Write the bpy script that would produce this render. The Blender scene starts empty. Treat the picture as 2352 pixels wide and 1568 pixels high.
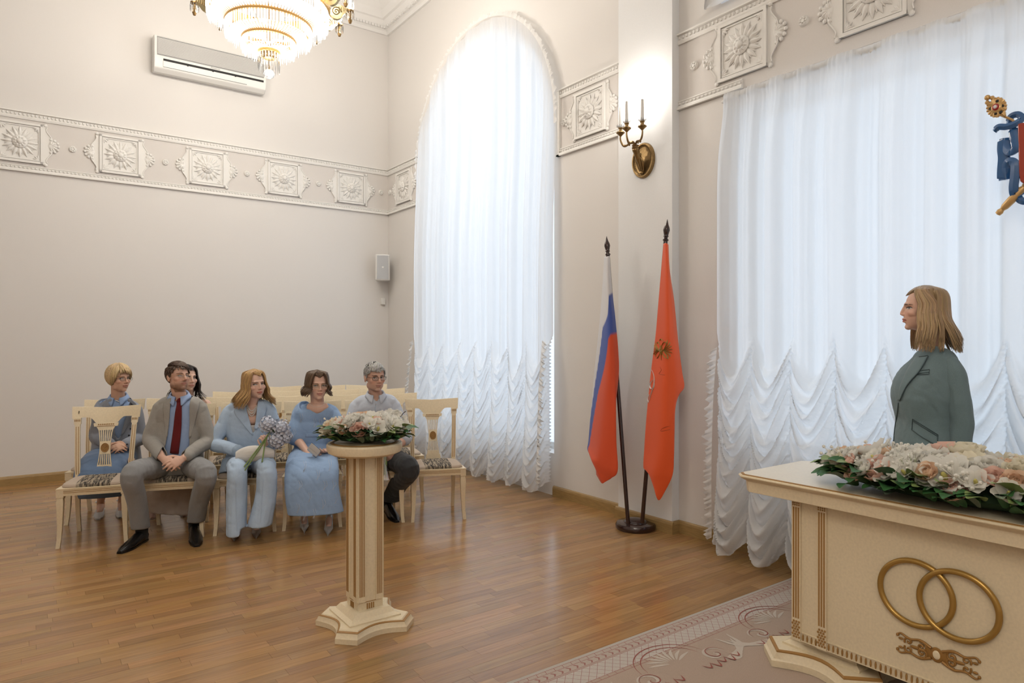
import bpy, bmesh, math, random
import numpy as np
from mathutils import Vector, Matrix
from mathutils.bvhtree import BVHTree
random.seed(7); np.random.seed(7)
scn = bpy.context.scene
COL = scn.collection
PI = math.pi
# ------------------------------------------------------------------ camera
F, CX, CY, H, HOR = 1545., 1176., 784., 1.55, 781.
YAW = math.radians(36.05); PITCH = math.atan((HOR-784)/F)
cam = bpy.data.cameras.new('camera'); camo = bpy.data.objects.new('camera', cam); COL.objects.link(camo)
camo.location = (0, 0, H); camo.rotation_euler = (PI/2+PITCH, 0, -YAW)
cam.sensor_width = 36; cam.lens = F/2352*36; cam.clip_start = .05; cam.clip_end = 200
scn.camera = camo
# ------------------------------------------------------------------ world, daylight, exposure
scn.view_settings.view_transform = 'Standard'; scn.view_settings.look = 'None'
scn.view_settings.gamma = 1.0; scn.view_settings.use_curve_mapping = False
scn.view_settings.exposure = 0.2
cy = scn.cycles; cy.max_bounces = 5; cy.diffuse_bounces = 3; cy.glossy_bounces = 2; cy.transmission_bounces = 3; cy.transparent_max_bounces = 6; cy.use_adaptive_sampling = True; cy.adaptive_threshold = .08; cy.caustics_reflective = False; cy.caustics_refractive = False
w = bpy.data.worlds.new('overcast_sky'); scn.world = w; w.use_nodes = True
bg = w.node_tree.nodes['Background']; bg.inputs[0].default_value = (.74, .86, 1.0, 1); bg.inputs[1].default_value = 1.3
def area(name, loc, rot, sx, sy, power, col):
    l = bpy.data.lights.new(name, 'AREA'); l.shape = 'RECTANGLE'; l.size = sx; l.size_y = sy; l.energy = power; l.color = col
    o = bpy.data.objects.new(name, l); COL.objects.link(o); o.location = loc; o.rotation_euler = rot; return o
DAY = (.80, .90, 1.0)
area('daylight_outside_arch', (5.3, 6.5, 2.9), (0, PI/2, 0), 4.6, 3.0, 34, DAY)
area('daylight_outside_wide', (5.3, 2.0, 2.9), (0, PI/2, 0), 4.6, 2.8, 29, DAY)
area('rear_fill_daylight', (5.3, -1.9, 2.1), (0, PI/2, 0), 3.0, 2.6, 34, DAY)  # fill light from the camera side, through the added rear window
# ------------------------------------------------------------------ pixel helpers (2352x1568 frame)
V = lambda *a: np.array(a, float)
fwh = V(math.sin(YAW), math.cos(YAW), 0); rt = V(math.cos(YAW), -math.sin(YAW), 0); up = V(0, 0, 1)
fwd = fwh*math.cos(PITCH)+up*math.sin(PITCH); upv = up*math.cos(PITCH)-fwh*math.sin(PITCH); CAM = V(0, 0, H)
def ray(x, y): return rt*(x-CX)/F+fwd+upv*(CY-y)/F
def onz(x, y, z=0.): d = ray(x, y); return CAM+d*((z-H)/d[2])
def onx(x, y, X): d = ray(x, y); return CAM+d*(X/d[0])
def ony(x, y, Y): d = ray(x, y); return CAM+d*(Y/d[1])
def onplane(x, y, p, n): d = ray(x, y); return CAM+d*(((p-CAM)@n)/(d@n))
def nrm(v): v = np.asarray(v, float); return v/(np.linalg.norm(v)+1e-12)
# ------------------------------------------------------------------ materials
MATS = {}
def M(name, col, rough=.5, metal=0., bump=None, var=None, attr=None, coat=0., sheen=0., spec=.5, trans=0., ior=1.45, sub=0., emit=None, stretch=(1, 1, 1), alpha=None):
    m = bpy.data.materials.new(name); m.use_nodes = True; nt = m.node_tree; N = nt.nodes; L = nt.links
    b = N['Principled BSDF']; c = tuple(col)+(1,)
    b.inputs['Base Color'].default_value = c; b.inputs['Roughness'].default_value = rough; b.inputs['Metallic'].default_value = metal
    b.inputs['Specular IOR Level'].default_value = spec; b.inputs['Coat Weight'].default_value = coat; b.inputs['Coat Roughness'].default_value = .12
    b.inputs['Sheen Weight'].default_value = sheen; b.inputs['Transmission Weight'].default_value = trans; b.inputs['IOR'].default_value = ior
    if sub: b.inputs['Subsurface Weight'].default_value = sub; b.inputs['Subsurface Radius'].default_value = (.01, .004, .002)
    if emit: b.inputs['Emission Color'].default_value = tuple(emit[0])+(1,); b.inputs['Emission Strength'].default_value = emit[1]
    tc = N.new('ShaderNodeTexCoord'); mp = N.new('ShaderNodeMapping'); mp.inputs['Scale'].default_value = stretch; L.new(tc.outputs['Object'], mp.inputs[0])
    src = None
    if attr:
        a = N.new('ShaderNodeAttribute'); a.attribute_name = attr; src = a.outputs['Color']
    if var:
        nz = N.new('ShaderNodeTexNoise'); nz.inputs['Scale'].default_value = var[0]; nz.inputs['Detail'].default_value = 4; L.new(mp.outputs[0], nz.inputs[0])
        mr = N.new('ShaderNodeMapRange'); mr.inputs[1].default_value = .3; mr.inputs[2].default_value = .7; mr.inputs[3].default_value = 1-var[1]; mr.inputs[4].default_value = 1+var[1]; L.new(nz.outputs[0], mr.inputs[0])
        mx = N.new('ShaderNodeMix'); mx.data_type = 'RGBA'; mx.blend_type = 'MULTIPLY'; mx.inputs[0].default_value = 1
        if src: L.new(src, mx.inputs[6])
        else: mx.inputs[6].default_value = c
        L.new(mr.outputs[0], mx.inputs[7]); src = mx.outputs[2]
    if src: L.new(src, b.inputs['Base Color'])
    if bump:
        nz = N.new('ShaderNodeTexNoise'); nz.inputs['Scale'].default_value = bump[0]; nz.inputs['Detail'].default_value = 3; L.new(mp.outputs[0], nz.inputs[0])
        bp = N.new('ShaderNodeBump'); bp.inputs['Strength'].default_value = bump[1]; bp.inputs['Distance'].default_value = bump[2] if len(bump) > 2 else .004
        L.new(nz.outputs[0], bp.inputs['Height']); L.new(bp.outputs[0], b.inputs['Normal'])
    MATS[name] = m; return m
def sheer(name, col, transp, transl):
    m = bpy.data.materials.new(name); m.use_nodes = True; nt = m.node_tree; N = nt.nodes; L = nt.links; N.clear()
    out = N.new('ShaderNodeOutputMaterial'); d = N.new('ShaderNodeBsdfDiffuse'); t = N.new('ShaderNodeBsdfTranslucent'); tr = N.new('ShaderNodeBsdfTransparent')
    for s in (d, t): s.inputs[0].default_value = tuple(col)+(1,)
    m1 = N.new('ShaderNodeMixShader'); m1.inputs[0].default_value = transl; L.new(d.outputs[0], m1.inputs[1]); L.new(t.outputs[0], m1.inputs[2])
    m2 = N.new('ShaderNodeMixShader'); m2.inputs[0].default_value = transp; L.new(m1.outputs[0], m2.inputs[1]); L.new(tr.outputs[0], m2.inputs[2])
    tc = N.new('ShaderNodeTexCoord'); mp = N.new('ShaderNodeMapping'); mp.inputs['Scale'].default_value = (900, 900, 60); nz = N.new('ShaderNodeTexNoise'); nz.inputs['Scale'].default_value = 1
    L.new(tc.outputs['Object'], mp.inputs[0]); L.new(mp.outputs[0], nz.inputs[0]); bp = N.new('ShaderNodeBump'); bp.inputs['Strength'].default_value = .12; bp.inputs['Distance'].default_value = .002
    L.new(nz.outputs[0], bp.inputs['Height'])
    for s in (d, t): L.new(bp.outputs[0], s.inputs['Normal'])
    L.new(m2.outputs[0], out.inputs[0]); MATS[name] = m; return m
def glassy(name, col=(1, 1, 1), mixv=.85, rough=.05):
    m = bpy.data.materials.new(name); m.use_nodes = True; nt = m.node_tree; N = nt.nodes; L = nt.links; N.clear()
    out = N.new('ShaderNodeOutputMaterial'); g = N.new('ShaderNodeBsdfGlossy'); g.inputs['Roughness'].default_value = rough; tr = N.new('ShaderNodeBsdfTransparent'); tr.inputs[0].default_value = tuple(col)+(1,)
    mx = N.new('ShaderNodeMixShader'); mx.inputs[0].default_value = mixv; L.new(g.outputs[0], mx.inputs[1]); L.new(tr.outputs[0], mx.inputs[2]); L.new(mx.outputs[0], out.inputs[0]); MATS[name] = m; return m
def emis(name, col, s):
    return M(name, col, emit=(col, s))
M('wall_paper', (.77, .745, .715), .8, bump=(420, .25, .0015), var=(260, .025))
M('pilaster_paper', (.85, .86, .865), .8, bump=(420, .25, .0015), var=(260, .025))
M('frieze_paper', (.72, .685, .65), .8, bump=(420, .2, .0015), var=(260, .02))
M('plaster', (.84, .825, .79), .65, bump=(60, .1, .002))
M('ceiling_white', (.85, .84, .82), .8)
M('base_wood', (.36, .235, .095), .35, var=(14, .15), stretch=(1, 1, 8))
M('ivory', (.78, .66, .455), .38, var=(90, .05), bump=(180, .06, .001))
M('ivory_groove', (.36, .19, .055), .55)
M('gold', (.44, .27, .075), .35, .75, bump=(60, .15, .003))
M('brass', (.27, .175, .075), .36, .85, bump=(90, .3, .003), var=(40, .2))
M('dark_wood', (.028, .008, .006), .18, coat=.6)
M('white_plastic', (.80, .79, .76), .35)
M('grey_mesh', (.50, .51, .52), .6)
M('vent_black', (.008, .008, .008), .5)
M('line_grey', (.30, .30, .29), .5)
M('window_frame', (.82, .82, .80), .4)
glassy('pane_glass', (.97, .985, 1), .93, .02)
sheer('sheer', (.86, .865, .87), .08, .45)
sheer('sheer_dense', (.94, .935, .92), .06, .45)
def woodfloor():
    m = M('parquet', (.37, .2, .085), .24, attr='tone', bump=(60, .06, .001), coat=.25, stretch=(1.2, 14, 1))
    nt = m.node_tree; N = nt.nodes; L = nt.links; b = N['Principled BSDF']
    tc = N.new('ShaderNodeTexCoord'); mp = N.new('ShaderNodeMapping'); mp.inputs['Scale'].default_value = (3.2, 60, 3.2); L.new(tc.outputs['Object'], mp.inputs[0])
    nz = N.new('ShaderNodeTexNoise'); nz.inputs['Scale'].default_value = 1.; nz.inputs['Detail'].default_value = 6; nz.inputs['Distortion'].default_value = .6; L.new(mp.outputs[0], nz.inputs[0])
    mr = N.new('ShaderNodeMapRange'); mr.inputs[1].default_value = .3; mr.inputs[2].default_value = .72; mr.inputs[3].default_value = .8; mr.inputs[4].default_value = 1.12; L.new(nz.outputs[0], mr.inputs[0])
    at = [n for n in N if n.type == 'ATTRIBUTE'][0]
    mx = N.new('ShaderNodeMix'); mx.data_type = 'RGBA'; mx.blend_type = 'MULTIPLY'; mx.inputs[0].default_value = 1; L.new(at.outputs['Color'], mx.inputs[6]); L.new(mr.outputs[0], mx.inputs[7]); L.new(mx.outputs[2], b.inputs['Base Color'])
    b.inputs['Coat Roughness'].default_value = .16
woodfloor()
M('subfloor', (.1, .055, .025), .7)
# ------------------------------------------------------------------ mesh builder
def frames(path):
    path = np.asarray(path, float); n = len(path); T = np.gradient(path, axis=0); T /= (np.linalg.norm(T, axis=1, keepdims=True)+1e-12)
    ref = V(0, 0, 1) if abs(T[0][2]) < .9 else V(0, 1, 0)
    U = np.zeros_like(path); u = nrm(ref-T[0]*(ref@T[0]))
    for i in range(n):
        u = nrm(u-T[i]*(u@T[i])); U[i] = u
    return T, U, np.cross(T, U)
def catmull(P, n):
    P = np.asarray(P, float); k = len(P)
    if k < 3:
        t = np.linspace(0, 1, n)[:, None]; return P[0]*(1-t)+P[-1]*t
    Q = np.vstack([2*P[0]-P[1], P, 2*P[-1]-P[-2]]); out = []
    for x in np.linspace(0, k-1-1e-9, n):
        i = int(x); t = x-i; a, b, c, d = Q[i], Q[i+1], Q[i+2], Q[i+3]
        out.append(.5*(2*b+(c-a)*t+(2*a-5*b+4*c-d)*t*t+(3*b-a-3*c+d)*t**3))
    return np.array(out)
def circ(n, r=1., ph=0.):
    a = np.linspace(0, 2*PI, n, endpoint=False)+ph; return np.c_[np.cos(a), np.sin(a)]*r
class MB:
    def __init__(s): s.v = []; s.f = []; s.n = 0; s.c = []; s.hasc = False
    def add(s, v, f, col=None):
        v = np.asarray(v, float).reshape(-1, 3); b = s.n; s.v.append(v); s.n += len(v)
        s.f += [tuple(i+b for i in q) for q in f]
        if col is not None: s.hasc = True
        s.c.append(np.tile(np.array(col if col is not None else (1, 1, 1), float), (len(v), 1)) if col is None or np.ndim(col) == 1 else np.asarray(col, float))
        return s
    def V(s): return np.vstack(s.v)
    def box(s, c, d, R=None, col=None):
        c = np.asarray(c, float); d = np.asarray(d, float)/2
        v = np.array([[x, y, z] for z in (-1, 1) for y in (-1, 1) for x in (-1, 1)], float)*d
        if R is not None: v = v@np.asarray(R).T
        return s.add(v+c, [(0, 2, 3, 1), (4, 5, 7, 6), (0, 1, 5, 4), (2, 6, 7, 3), (0, 4, 6, 2), (1, 3, 7, 5)], col)
    def b2(s, lo, hi, col=None): lo = np.asarray(lo, float); hi = np.asarray(hi, float); return s.box((lo+hi)/2, np.abs(hi-lo), col=col)
    def loft(s, rings, cap=True, closed=True, col=None):
        rings = [np.asarray(r, float) for r in rings]; n = len(rings[0]); f = []
        for i in range(len(rings)-1):
            for j in range(n if closed else n-1):
                k = (j+1) % n; f.append((i*n+j, i*n+k, (i+1)*n+k, (i+1)*n+j))
        if cap and closed: f.append(tuple(range(n))[::-1]); f.append(tuple((len(rings)-1)*n+j for j in range(n)))
        return s.add(np.vstack(rings), f, col)
    def tube(s, path, r, n=8, cap=True, flat=None, upv=None, col=None, sub=0):
        path = np.asarray(path, float)
        if sub: 
            r = np.interp(np.linspace(0, 1, sub), np.linspace(0, 1, len(path)), r*np.ones(len(path))) if np.ndim(r) <= 1 else r
            path = catmull(path, sub)
        T, U, W = frames(path); k = len(path); r = np.broadcast_to(np.asarray(r, float), (k,)); c = circ(n); fl = 1. if flat is None else flat
        if upv is not None:
            U = np.array([nrm(np.asarray(upv, float)-t*(np.asarray(upv, float)@t)) for t in T]); W = np.cross(T, U)
        rings = [path[i]+np.outer(c[:, 0]*r[i], W[i])+np.outer(c[:, 1]*r[i]*fl, U[i]) for i in range(k)]
        return s.loft(rings, cap, col=col)
    def limb(s, pts, rad, n=14, sub=None, upv=None):
        """closed rounded limb: pts list, rad list of r or (rx,ry)"""
        pts = np.asarray(pts, float); rad = np.array([(q, q) if np.ndim(q) == 0 else q for q in rad], float); m = sub or max(8, 5*len(pts))
        x = np.linspace(0, 1, m); P = catmull(pts, m); R = np.c_[np.interp(x, np.linspace(0, 1, len(pts)), rad[:, 0]), np.interp(x, np.linspace(0, 1, len(pts)), rad[:, 1])]
        T, U, W = frames(P)
        if upv is not None:
            U = np.array([nrm(np.asarray(upv, float)-t*(np.asarray(upv, float)@t)) for t in T]); W = np.cross(T, U)
        c = circ(n); rings = []
        for a in (-75, -45, -20):
            a = math.radians(a); rings.append(P[0]+T[0]*math.sin(a)*R[0].mean()*.8+math.cos(a)*(np.outer(c[:, 0]*R[0, 0], W[0])+np.outer(c[:, 1]*R[0, 1], U[0])))
        for i in range(m): rings.append(P[i]+np.outer(c[:, 0]*R[i, 0], W[i])+np.outer(c[:, 1]*R[i, 1], U[i]))
        for a in (20, 45, 75):
            a = math.radians(a); rings.append(P[-1]+T[-1]*math.sin(a)*R[-1].mean()*.8+math.cos(a)*(np.outer(c[:, 0]*R[-1, 0], W[-1])+np.outer(c[:, 1]*R[-1, 1], U[-1])))
        return s.loft(rings)
    def ell(s, c, r, A=None, nu=14, nv=9, col=None):
        c = np.asarray(c, float); r = np.broadcast_to(np.asarray(r, float), (3,)); v = [V(0, 0, -1)]
        for i in range(1, nv):
            a = -PI/2+PI*i/nv
            for q in circ(nu): v.append(V(q[0]*math.cos(a), q[1]*math.cos(a), math.sin(a)))
        v.append(V(0, 0, 1)); v = np.array(v)*r
        if A is not None: v = v@np.asarray(A).T
        f = [(0, 1+(j+1) % nu, 1+j) for j in range(nu)]
        for i in range(nv-2):
            for j in range(nu): a = 1+i*nu; k = (j+1) % nu; f.append((a+j, a+k, a+nu+k, a+nu+j))
        a = 1+(nv-2)*nu; f += [(a+j, a+(j+1) % nu, len(v)-1) for j in range(nu)]
        return s.add(v+c, f, col)
    def lathe(s, prof, n=24, c=(0, 0, 0), A=None, cap=True, col=None, sq=None):
        rings = []
        for r, z in prof:
            q = circ(n)*r; rings.append(np.c_[q, np.full(n, z)])
        if A is not None: rings = [x@np.asarray(A).T for x in rings]
        return s.loft([x+np.asarray(c, float) for x in rings], cap, col=col)
    def prism(s, poly, y0, y1, A=None, c=(0, 0, 0), col=None):
        """2-D polygon (x,z) extruded along y"""
        p = np.asarray(poly, float); n = len(p); v = np.vstack([np.c_[p[:, 0], np.full(n, y0), p[:, 1]], np.c_[p[:, 0], np.full(n, y1), p[:, 1]]])
        if A is not None: v = v@np.asarray(A).T
        f = [tuple(range(n)), tuple(range(2*n-1, n-1, -1))]+[(i, i+n, (i+1) % n+n, (i+1) % n) for i in range(n)]
        return s.add(v+np.asarray(c, float), f, col)
    def grid(s, P, col=None, flip=False):
        P = np.asarray(P, float); a, b = P.shape[:2]
        f = [(i*b+j, i*b+j+1, (i+1)*b+j+1, (i+1)*b+j) for i in range(a-1) for j in range(b-1)]
        if flip: f = [q[::-1] for q in f]
        return s.add(P.reshape(-1, 3), f, None if col is None else (col if np.ndim(col) == 1 else np.asarray(col).reshape(-1, 3)))
def setcol(me, c, name='tone'):
    a = me.color_attributes.new(name, 'FLOAT_COLOR', 'POINT'); d = np.ones((len(me.vertices), 4), np.float32); d[:, :3] = c; a.data.foreach_set('color', d.ravel())
def mesh(name, mb, mat=None, smooth=True, ang=38, col=None):
    me = bpy.data.meshes.new(name); me.from_pydata(mb.V().tolist() if isinstance(mb, MB) else mb[0], [], mb.f if isinstance(mb, MB) else mb[1])
    bm = bmesh.new(); bm.from_mesh(me); bmesh.ops.recalc_face_normals(bm, faces=bm.faces); bm.to_mesh(me); bm.free()
    if mat: me.materials.append(MATS[mat])
    if smooth: me.polygons.foreach_set('use_smooth', [True]*len(me.polygons)); me.set_sharp_from_angle(angle=math.radians(ang))
    if isinstance(mb, MB) and mb.hasc: setcol(me, np.vstack(mb.c))
    elif col is not None: setcol(me, col)
    return me
def put(name, me, parent=None, loc=None, rot=None, scale=None):
    o = bpy.data.objects.new(name, me); COL.objects.link(o)
    if parent: o.parent = parent
    if loc is not None: o.location = loc
    if rot is not None: o.rotation_euler = rot
    if scale is not None: o.scale = scale if np.ndim(scale) else (scale,)*3
    return o
def obj(name, mb, mat, parent=None, loc=None, smooth=True, ang=38, bevel=0, rot=None, solid=0, off=0.):
    o = put(name, mesh(name, mb, mat, smooth, ang), parent, loc, rot)
    if bevel:
        b = o.modifiers.new('bevel', 'BEVEL'); b.width = bevel; b.segments = 2; b.limit_method = 'ANGLE'; b.angle_limit = math.radians(40)
    if solid: q = o.modifiers.new('solid', 'SOLIDIFY'); q.thickness = solid; q.offset = off
    return o
def tag(o, label=None, cat=None, group=None, kind=None):
    if label: o['label'] = label
    if cat: o['category'] = cat
    if group: o['group'] = group
    if kind: o['kind'] = kind
    return o
def thing(name, label, cat, loc=(0, 0, 0), rotz=0., group=None):
    o = bpy.data.objects.new(name, None); COL.objects.link(o); o.location = loc; o.rotation_euler = (0, 0, rotz); o.empty_display_size = .1
    return tag(o, label, cat, group)
def struct(name, mb, mat, parent=None, **k):
    o = obj(name, mb, mat, parent, **k)
    if parent is None: o['kind'] = 'structure'
    return o
def copy_tree(o, parent=None):
    c = o.copy(); COL.objects.link(c); c.parent = parent
    for ch in o.children: copy_tree(ch, c)
    return c
def rotz(a): c, s_ = math.cos(a), math.sin(a); return np.array([[c, -s_, 0], [s_, c, 0], [0, 0, 1.]])
def basis(x, y, z): return np.column_stack([x, y, z])
# ================================================================== ROOM
XW, YB, XL, YF, ZC = 4.29, 8.95, -4.0, -3.6, 6.45
PX0, PY0, PY1 = 4.205, 4.2, 3.6            # pilaster front plane and its two edges along y
# ---- floor: slab + parquet strips
fl = struct('floor', MB().b2((XL-.1, YF-.1, -.14), (XW+.5, YB+.2, -.014)), 'subfloor', smooth=False)
def plank_tone():
    b = random.choice([.86, .93, 1., 1.03, 1.08, 1.15]); r = random.uniform(.95, 1.05)
    return (.375*b, .204*b*r, .080*b*r*random.uniform(.88, 1.06))
planks = []; wd = .0715
rng = random.Random(3)
for j in range(int((YB-YF)/wd)+1):
    y = YF+j*wd; x = XL-rng.uniform(0, .5)
    while x < XW:
        ln = rng.uniform(.34, .62); planks.append((max(x, XL), min(x+ln, XW), y, min(y+wd, YB))); x += ln
def vis(p):
    c = V((p[0]+p[1])/2, (p[2]+p[3])/2, 0)-CAM; z = c@fwd
    if z < .5: return 0
    u = c@rt/z*F+CX; v = CY-c@upv/z*F
    return 1/z if 0 < u < 2352 and v < 1568 else 0
order = sorted(range(len(planks)), key=lambda i: -vis(planks[i])); near = set(order[:300])
rest = MB()
for i, (x0, x1, y0, y1) in enumerate(planks):
    g = .0004; t = plank_tone(); dz = rng.uniform(-.0002, .0002)
    if i in near:
        m = MB().b2((x0+g, y0+g, -.014), (x1-g, y1-g, dz), col=t); put('plank', mesh('plank', m, 'parquet', False), fl)
    else: rest.b2((x0+g, y0+g, -.014), (x1-g, y1-g, dz), col=t)
tag(put('parquet_strips', mesh('parquet_strips', rest, 'parquet', False), fl), kind='stuff')
# ---- walls
struct('wall_back', MB().b2((XL-.2, YB, 0), (XW+.4, YB+.2, ZC+.2)), 'wall_paper', smooth=False)
struct('wall_left', MB().b2((XL-.2, YF, 0), (XL, YB, ZC+.2)), 'wall_paper', smooth=False)
struct('wall_front', MB().b2((XL-.2, YF-.2, 0), (XW+.4, YF, ZC+.2)), 'wall_paper', smooth=False)
struct('ceiling', MB().b2((XL-.2, YF-.2, ZC), (XW+.4, YB+.2, ZC+.2)), 'ceiling_white', smooth=False)
AC_Y, AR, ASP = 6.555, 1.375, 3.66           # arched opening: centre, radius, spring line
TW = .38                                   # wall thickness
def wall_poly(poly_outer, holes, x0, x1, name, mat):
    bm = bmesh.new(); edges = []
    for lp in [poly_outer]+holes:
        vs = [bm.verts.new((0, a, b)) for a, b in lp]; edges += [bm.edges.new((vs[i], vs[(i+1) % len(vs)])) for i in range(len(vs))]
    bmesh.ops.triangle_fill(bm, use_beauty=True, edges=edges)
    r = bmesh.ops.extrude_face_region(bm, geom=list(bm.faces)); 
    for e in r['geom']:
        if isinstance(e, bmesh.types.BMVert): e.co.x = x1-x0
    bmesh.ops.recalc_face_normals(bm, faces=bm.faces)
    me = bpy.data.meshes.new(name); bm.to_mesh(me); bm.free(); me.materials.append(MATS[mat]); o = put(name, me, loc=(x0, 0, 0)); o['kind'] = 'structure'; return o
arch = [(AC_Y-AR, .42), (AC_Y+AR, .42)]+[(AC_Y+AR*math.cos(a), ASP+AR*math.sin(a)) for a in np.linspace(0, PI, 33)]
W2 = (1.05, 3.05, .75, 3.27); LU = 4.10
def rect(y0, y1, z0, z1): return [(y0, z0), (y1, z0), (y1, z1), (y0, z1)]
lun = [(2.05+1.15*math.cos(a), LU+1.1*math.sin(a)) for a in np.linspace(0, PI, 25)]
W3 = (-2.9, -.9, .75, 3.27)  # unseen opening behind the camera, added to let in fill light
wall_poly([(YF-.2, 0), (YB+.2, 0), (YB+.2, ZC+.2), (YF-.2, ZC+.2)], [arch, rect(*W2), lun, rect(*W3)], XW, XW+TW, 'wall_right', 'wall_paper')
struct('trim_1', MB().b2((PX0, PY1, 0), (XW-.001, PY0, ZC)), 'pilaster_paper', smooth=False)
# ---- windows: frame and panes set deep in the reveal
def window(name, outline, ys, zs):
    root = MB(); o = np.array(outline); c = o.mean(0)
    inner = c+(o-c)*(1-.07/np.linalg.norm(o-c, axis=1, keepdims=True).clip(.2))
    n = len(o); xa, xb = XW+.2, XW+.27
    rg = [np.c_[np.full(n, xa), o], np.c_[np.full(n, xa), inner], np.c_[np.full(n, xb), inner], np.c_[np.full(n, xb), o], np.c_[np.full(n, xa), o]]
    root.loft(rg, cap=False); win = struct(name, root, 'window_frame', smooth=False)
    for y in ys: obj('mullion', MB().b2((xa+.01, y-.02, zs[0]), (xb-.01, y+.02, zs[1])), 'window_frame', win, smooth=False)
    pn = MB(); pn.prism(inner, XW+.23, XW+.236, A=[[0, 1, 0], [1, 0, 0], [0, 0, 1]]); obj('pane', pn, 'pane_glass', win, smooth=False)
window('window_1', arch, [], (0, 0)); window('window_2', rect(*W2), [], (0, 0)); window('window_3', lun, [], (0, 0)); window('added_window', rect(*W3), [], (0, 0))
# ---- skirting boards
bprof = [(0, 0), (.022, 0), (.022, .075), (.016, .092), (.008, .1), (0, .1)]
def base_run(name, a, b, nrm_in):
    a, b, n = np.array(a, float), np.array(b, float), np.array(nrm_in, float); m = MB()
    m.loft([[np.array([p[0], p[1], 0])+np.array([n[0], n[1], 0])*d+V(0, 0, z) for d, z in bprof] for p in (a, b)])
    return struct(name, m, 'base_wood', smooth=False)
base_run('baseboard_back', (XL, YB), (XW, YB), (0, -1)); base_run('baseboard_left', (XL, YF), (XL, YB), (1, 0)); base_run('baseboard_front', (XL, YF), (XW, YF), (0, 1))
base_run('baseboard_right', (XW, AC_Y-AR), (XW, PY0), (-1, 0)); base_run('baseboard_right_corner', (XW, YB), (XW, AC_Y+AR), (-1, 0))
base_run('baseboard_pilaster', (PX0, PY0+.022), (PX0, PY1-.022), (-1, 0)); base_run('baseboard_pilaster_side', (PX0, PY1), (XW, PY1), (0, -1)); base_run('baseboard_pilaster_rear', (PX0, PY0), (XW, PY0), (0, 1))
base_run('baseboard_window', (XW, PY1), (XW, YF), (-1, 0))
# ---- cornice (stepped crown moulding) all round and a beaded line
cprof = [(0, 5.95), (.03, 5.95), (.04, 5.99), (.10, 6.04), (.13, 6.10), (.16, 6.11), (.2, 6.2), (.30, 6.30), (.34, 6.31), (.36, 6.37), (.50, 6.39), (.50, 6.45), (0, 6.45)]
m = MB(); rr = []
for d, z in cprof: rr.append([(XL+d, YF+d, z), (XW-d, YF+d, z), (XW-d, YB-d, z), (XL+d, YB-d, z)])
m.loft(rr, cap=False); struct('trim_2', m, 'ceiling_white', ang=20)
m = MB()
for k in range(120):
    x = XW-.1-k*.045; m.box((x, YB-.085, 6.02), (.026, .03, .03)) if x > -1.2 else 0
    y = YB-.1-k*.045; m.box((XW-.085, y, 6.02), (.03, .026, .03))
o = struct('trim_3', m, 'ceiling_white', smooth=False)
# ---- frieze band, mouldings
fr0, fr1 = 3.38, 4.0
def band(name, a, b, n, mat='frieze_paper'):
    a, b, n = V(*a, 0), V(*b, 0), V(*n, 0); m = MB()
    P = [(0, fr0+.02), (.003, fr0+.02), (.003, fr1-.03), (0, fr1-.03)]; m.loft([[p+n*d+V(0, 0, z) for d, z in P] for p in (a, b)]); return struct(name, m, mat, smooth=False)
def moulding(name, a, b, n, z, top):
    a, b, n = V(*a, 0), V(*b, 0), V(*n, 0); m = MB()
    P = [(0, 0), (.016, 0), (.022, .018), (.022, .03), (.014, .034), (.014, .066), (.034, .072), (.034, .084), (0, .084)] if top else [(0, 0), (.03, 0), (.03, .014), (.02, .03), (.012, .034), (.012, .058), (.018, .062), (.018, .07), (0, .07)]
    m.loft([[p+n*d+V(0, 0, z+q) for d, q in P] for p in (a, b)]); o = struct(name, m, 'plaster', smooth=False)
    L = np.linalg.norm(b-a); k = int(L/.036); d = (b-a)/L; A = basis(d, n, V(0, 0, 1)); e = MB()
    for i in range(k):
        q = a+d*(i+.5)*L/k+n*.016+V(0, 0, z+(.050 if top else .046)); e.ell(q, (.0115, .012, .015) if top else (.0125, .01, .011), A, nu=6, nv=4)
    tag(obj('egg_beading', e, 'plaster', o), kind='stuff'); return o
runs = [((-2.6, YB), (XW, YB), (0, -1)), ((XW, YB), (XW, AC_Y+1.46), (-1, 0)), ((XW, AC_Y-1.44), (XW, PY0), (-1, 0))]
k = 4
for a, b, n in runs:
    band('trim_%d' % k, a, b, n); moulding('trim_%d' % (k+1), a, b, n, fr1-.075, True); moulding('trim_%d' % (k+2), a, b, n, fr0-.02, False); k += 3
band('trim_13', (XW, PY1), (XW, -1.5), (-1, 0)); moulding('trim_14', (XW, PY1), (XW, -1.5), (-1, 0), fr1-.075, True); moulding('trim_15', (XW, PY1), (XW, 3.0), (-1, 0), fr0+.02, False)
m = MB(); m.b2((XW-.03, AC_Y-1.48, fr0-.02), (XW, AC_Y-1.43, fr1)); struct('trim_16', m, 'plaster', smooth=False)
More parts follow.
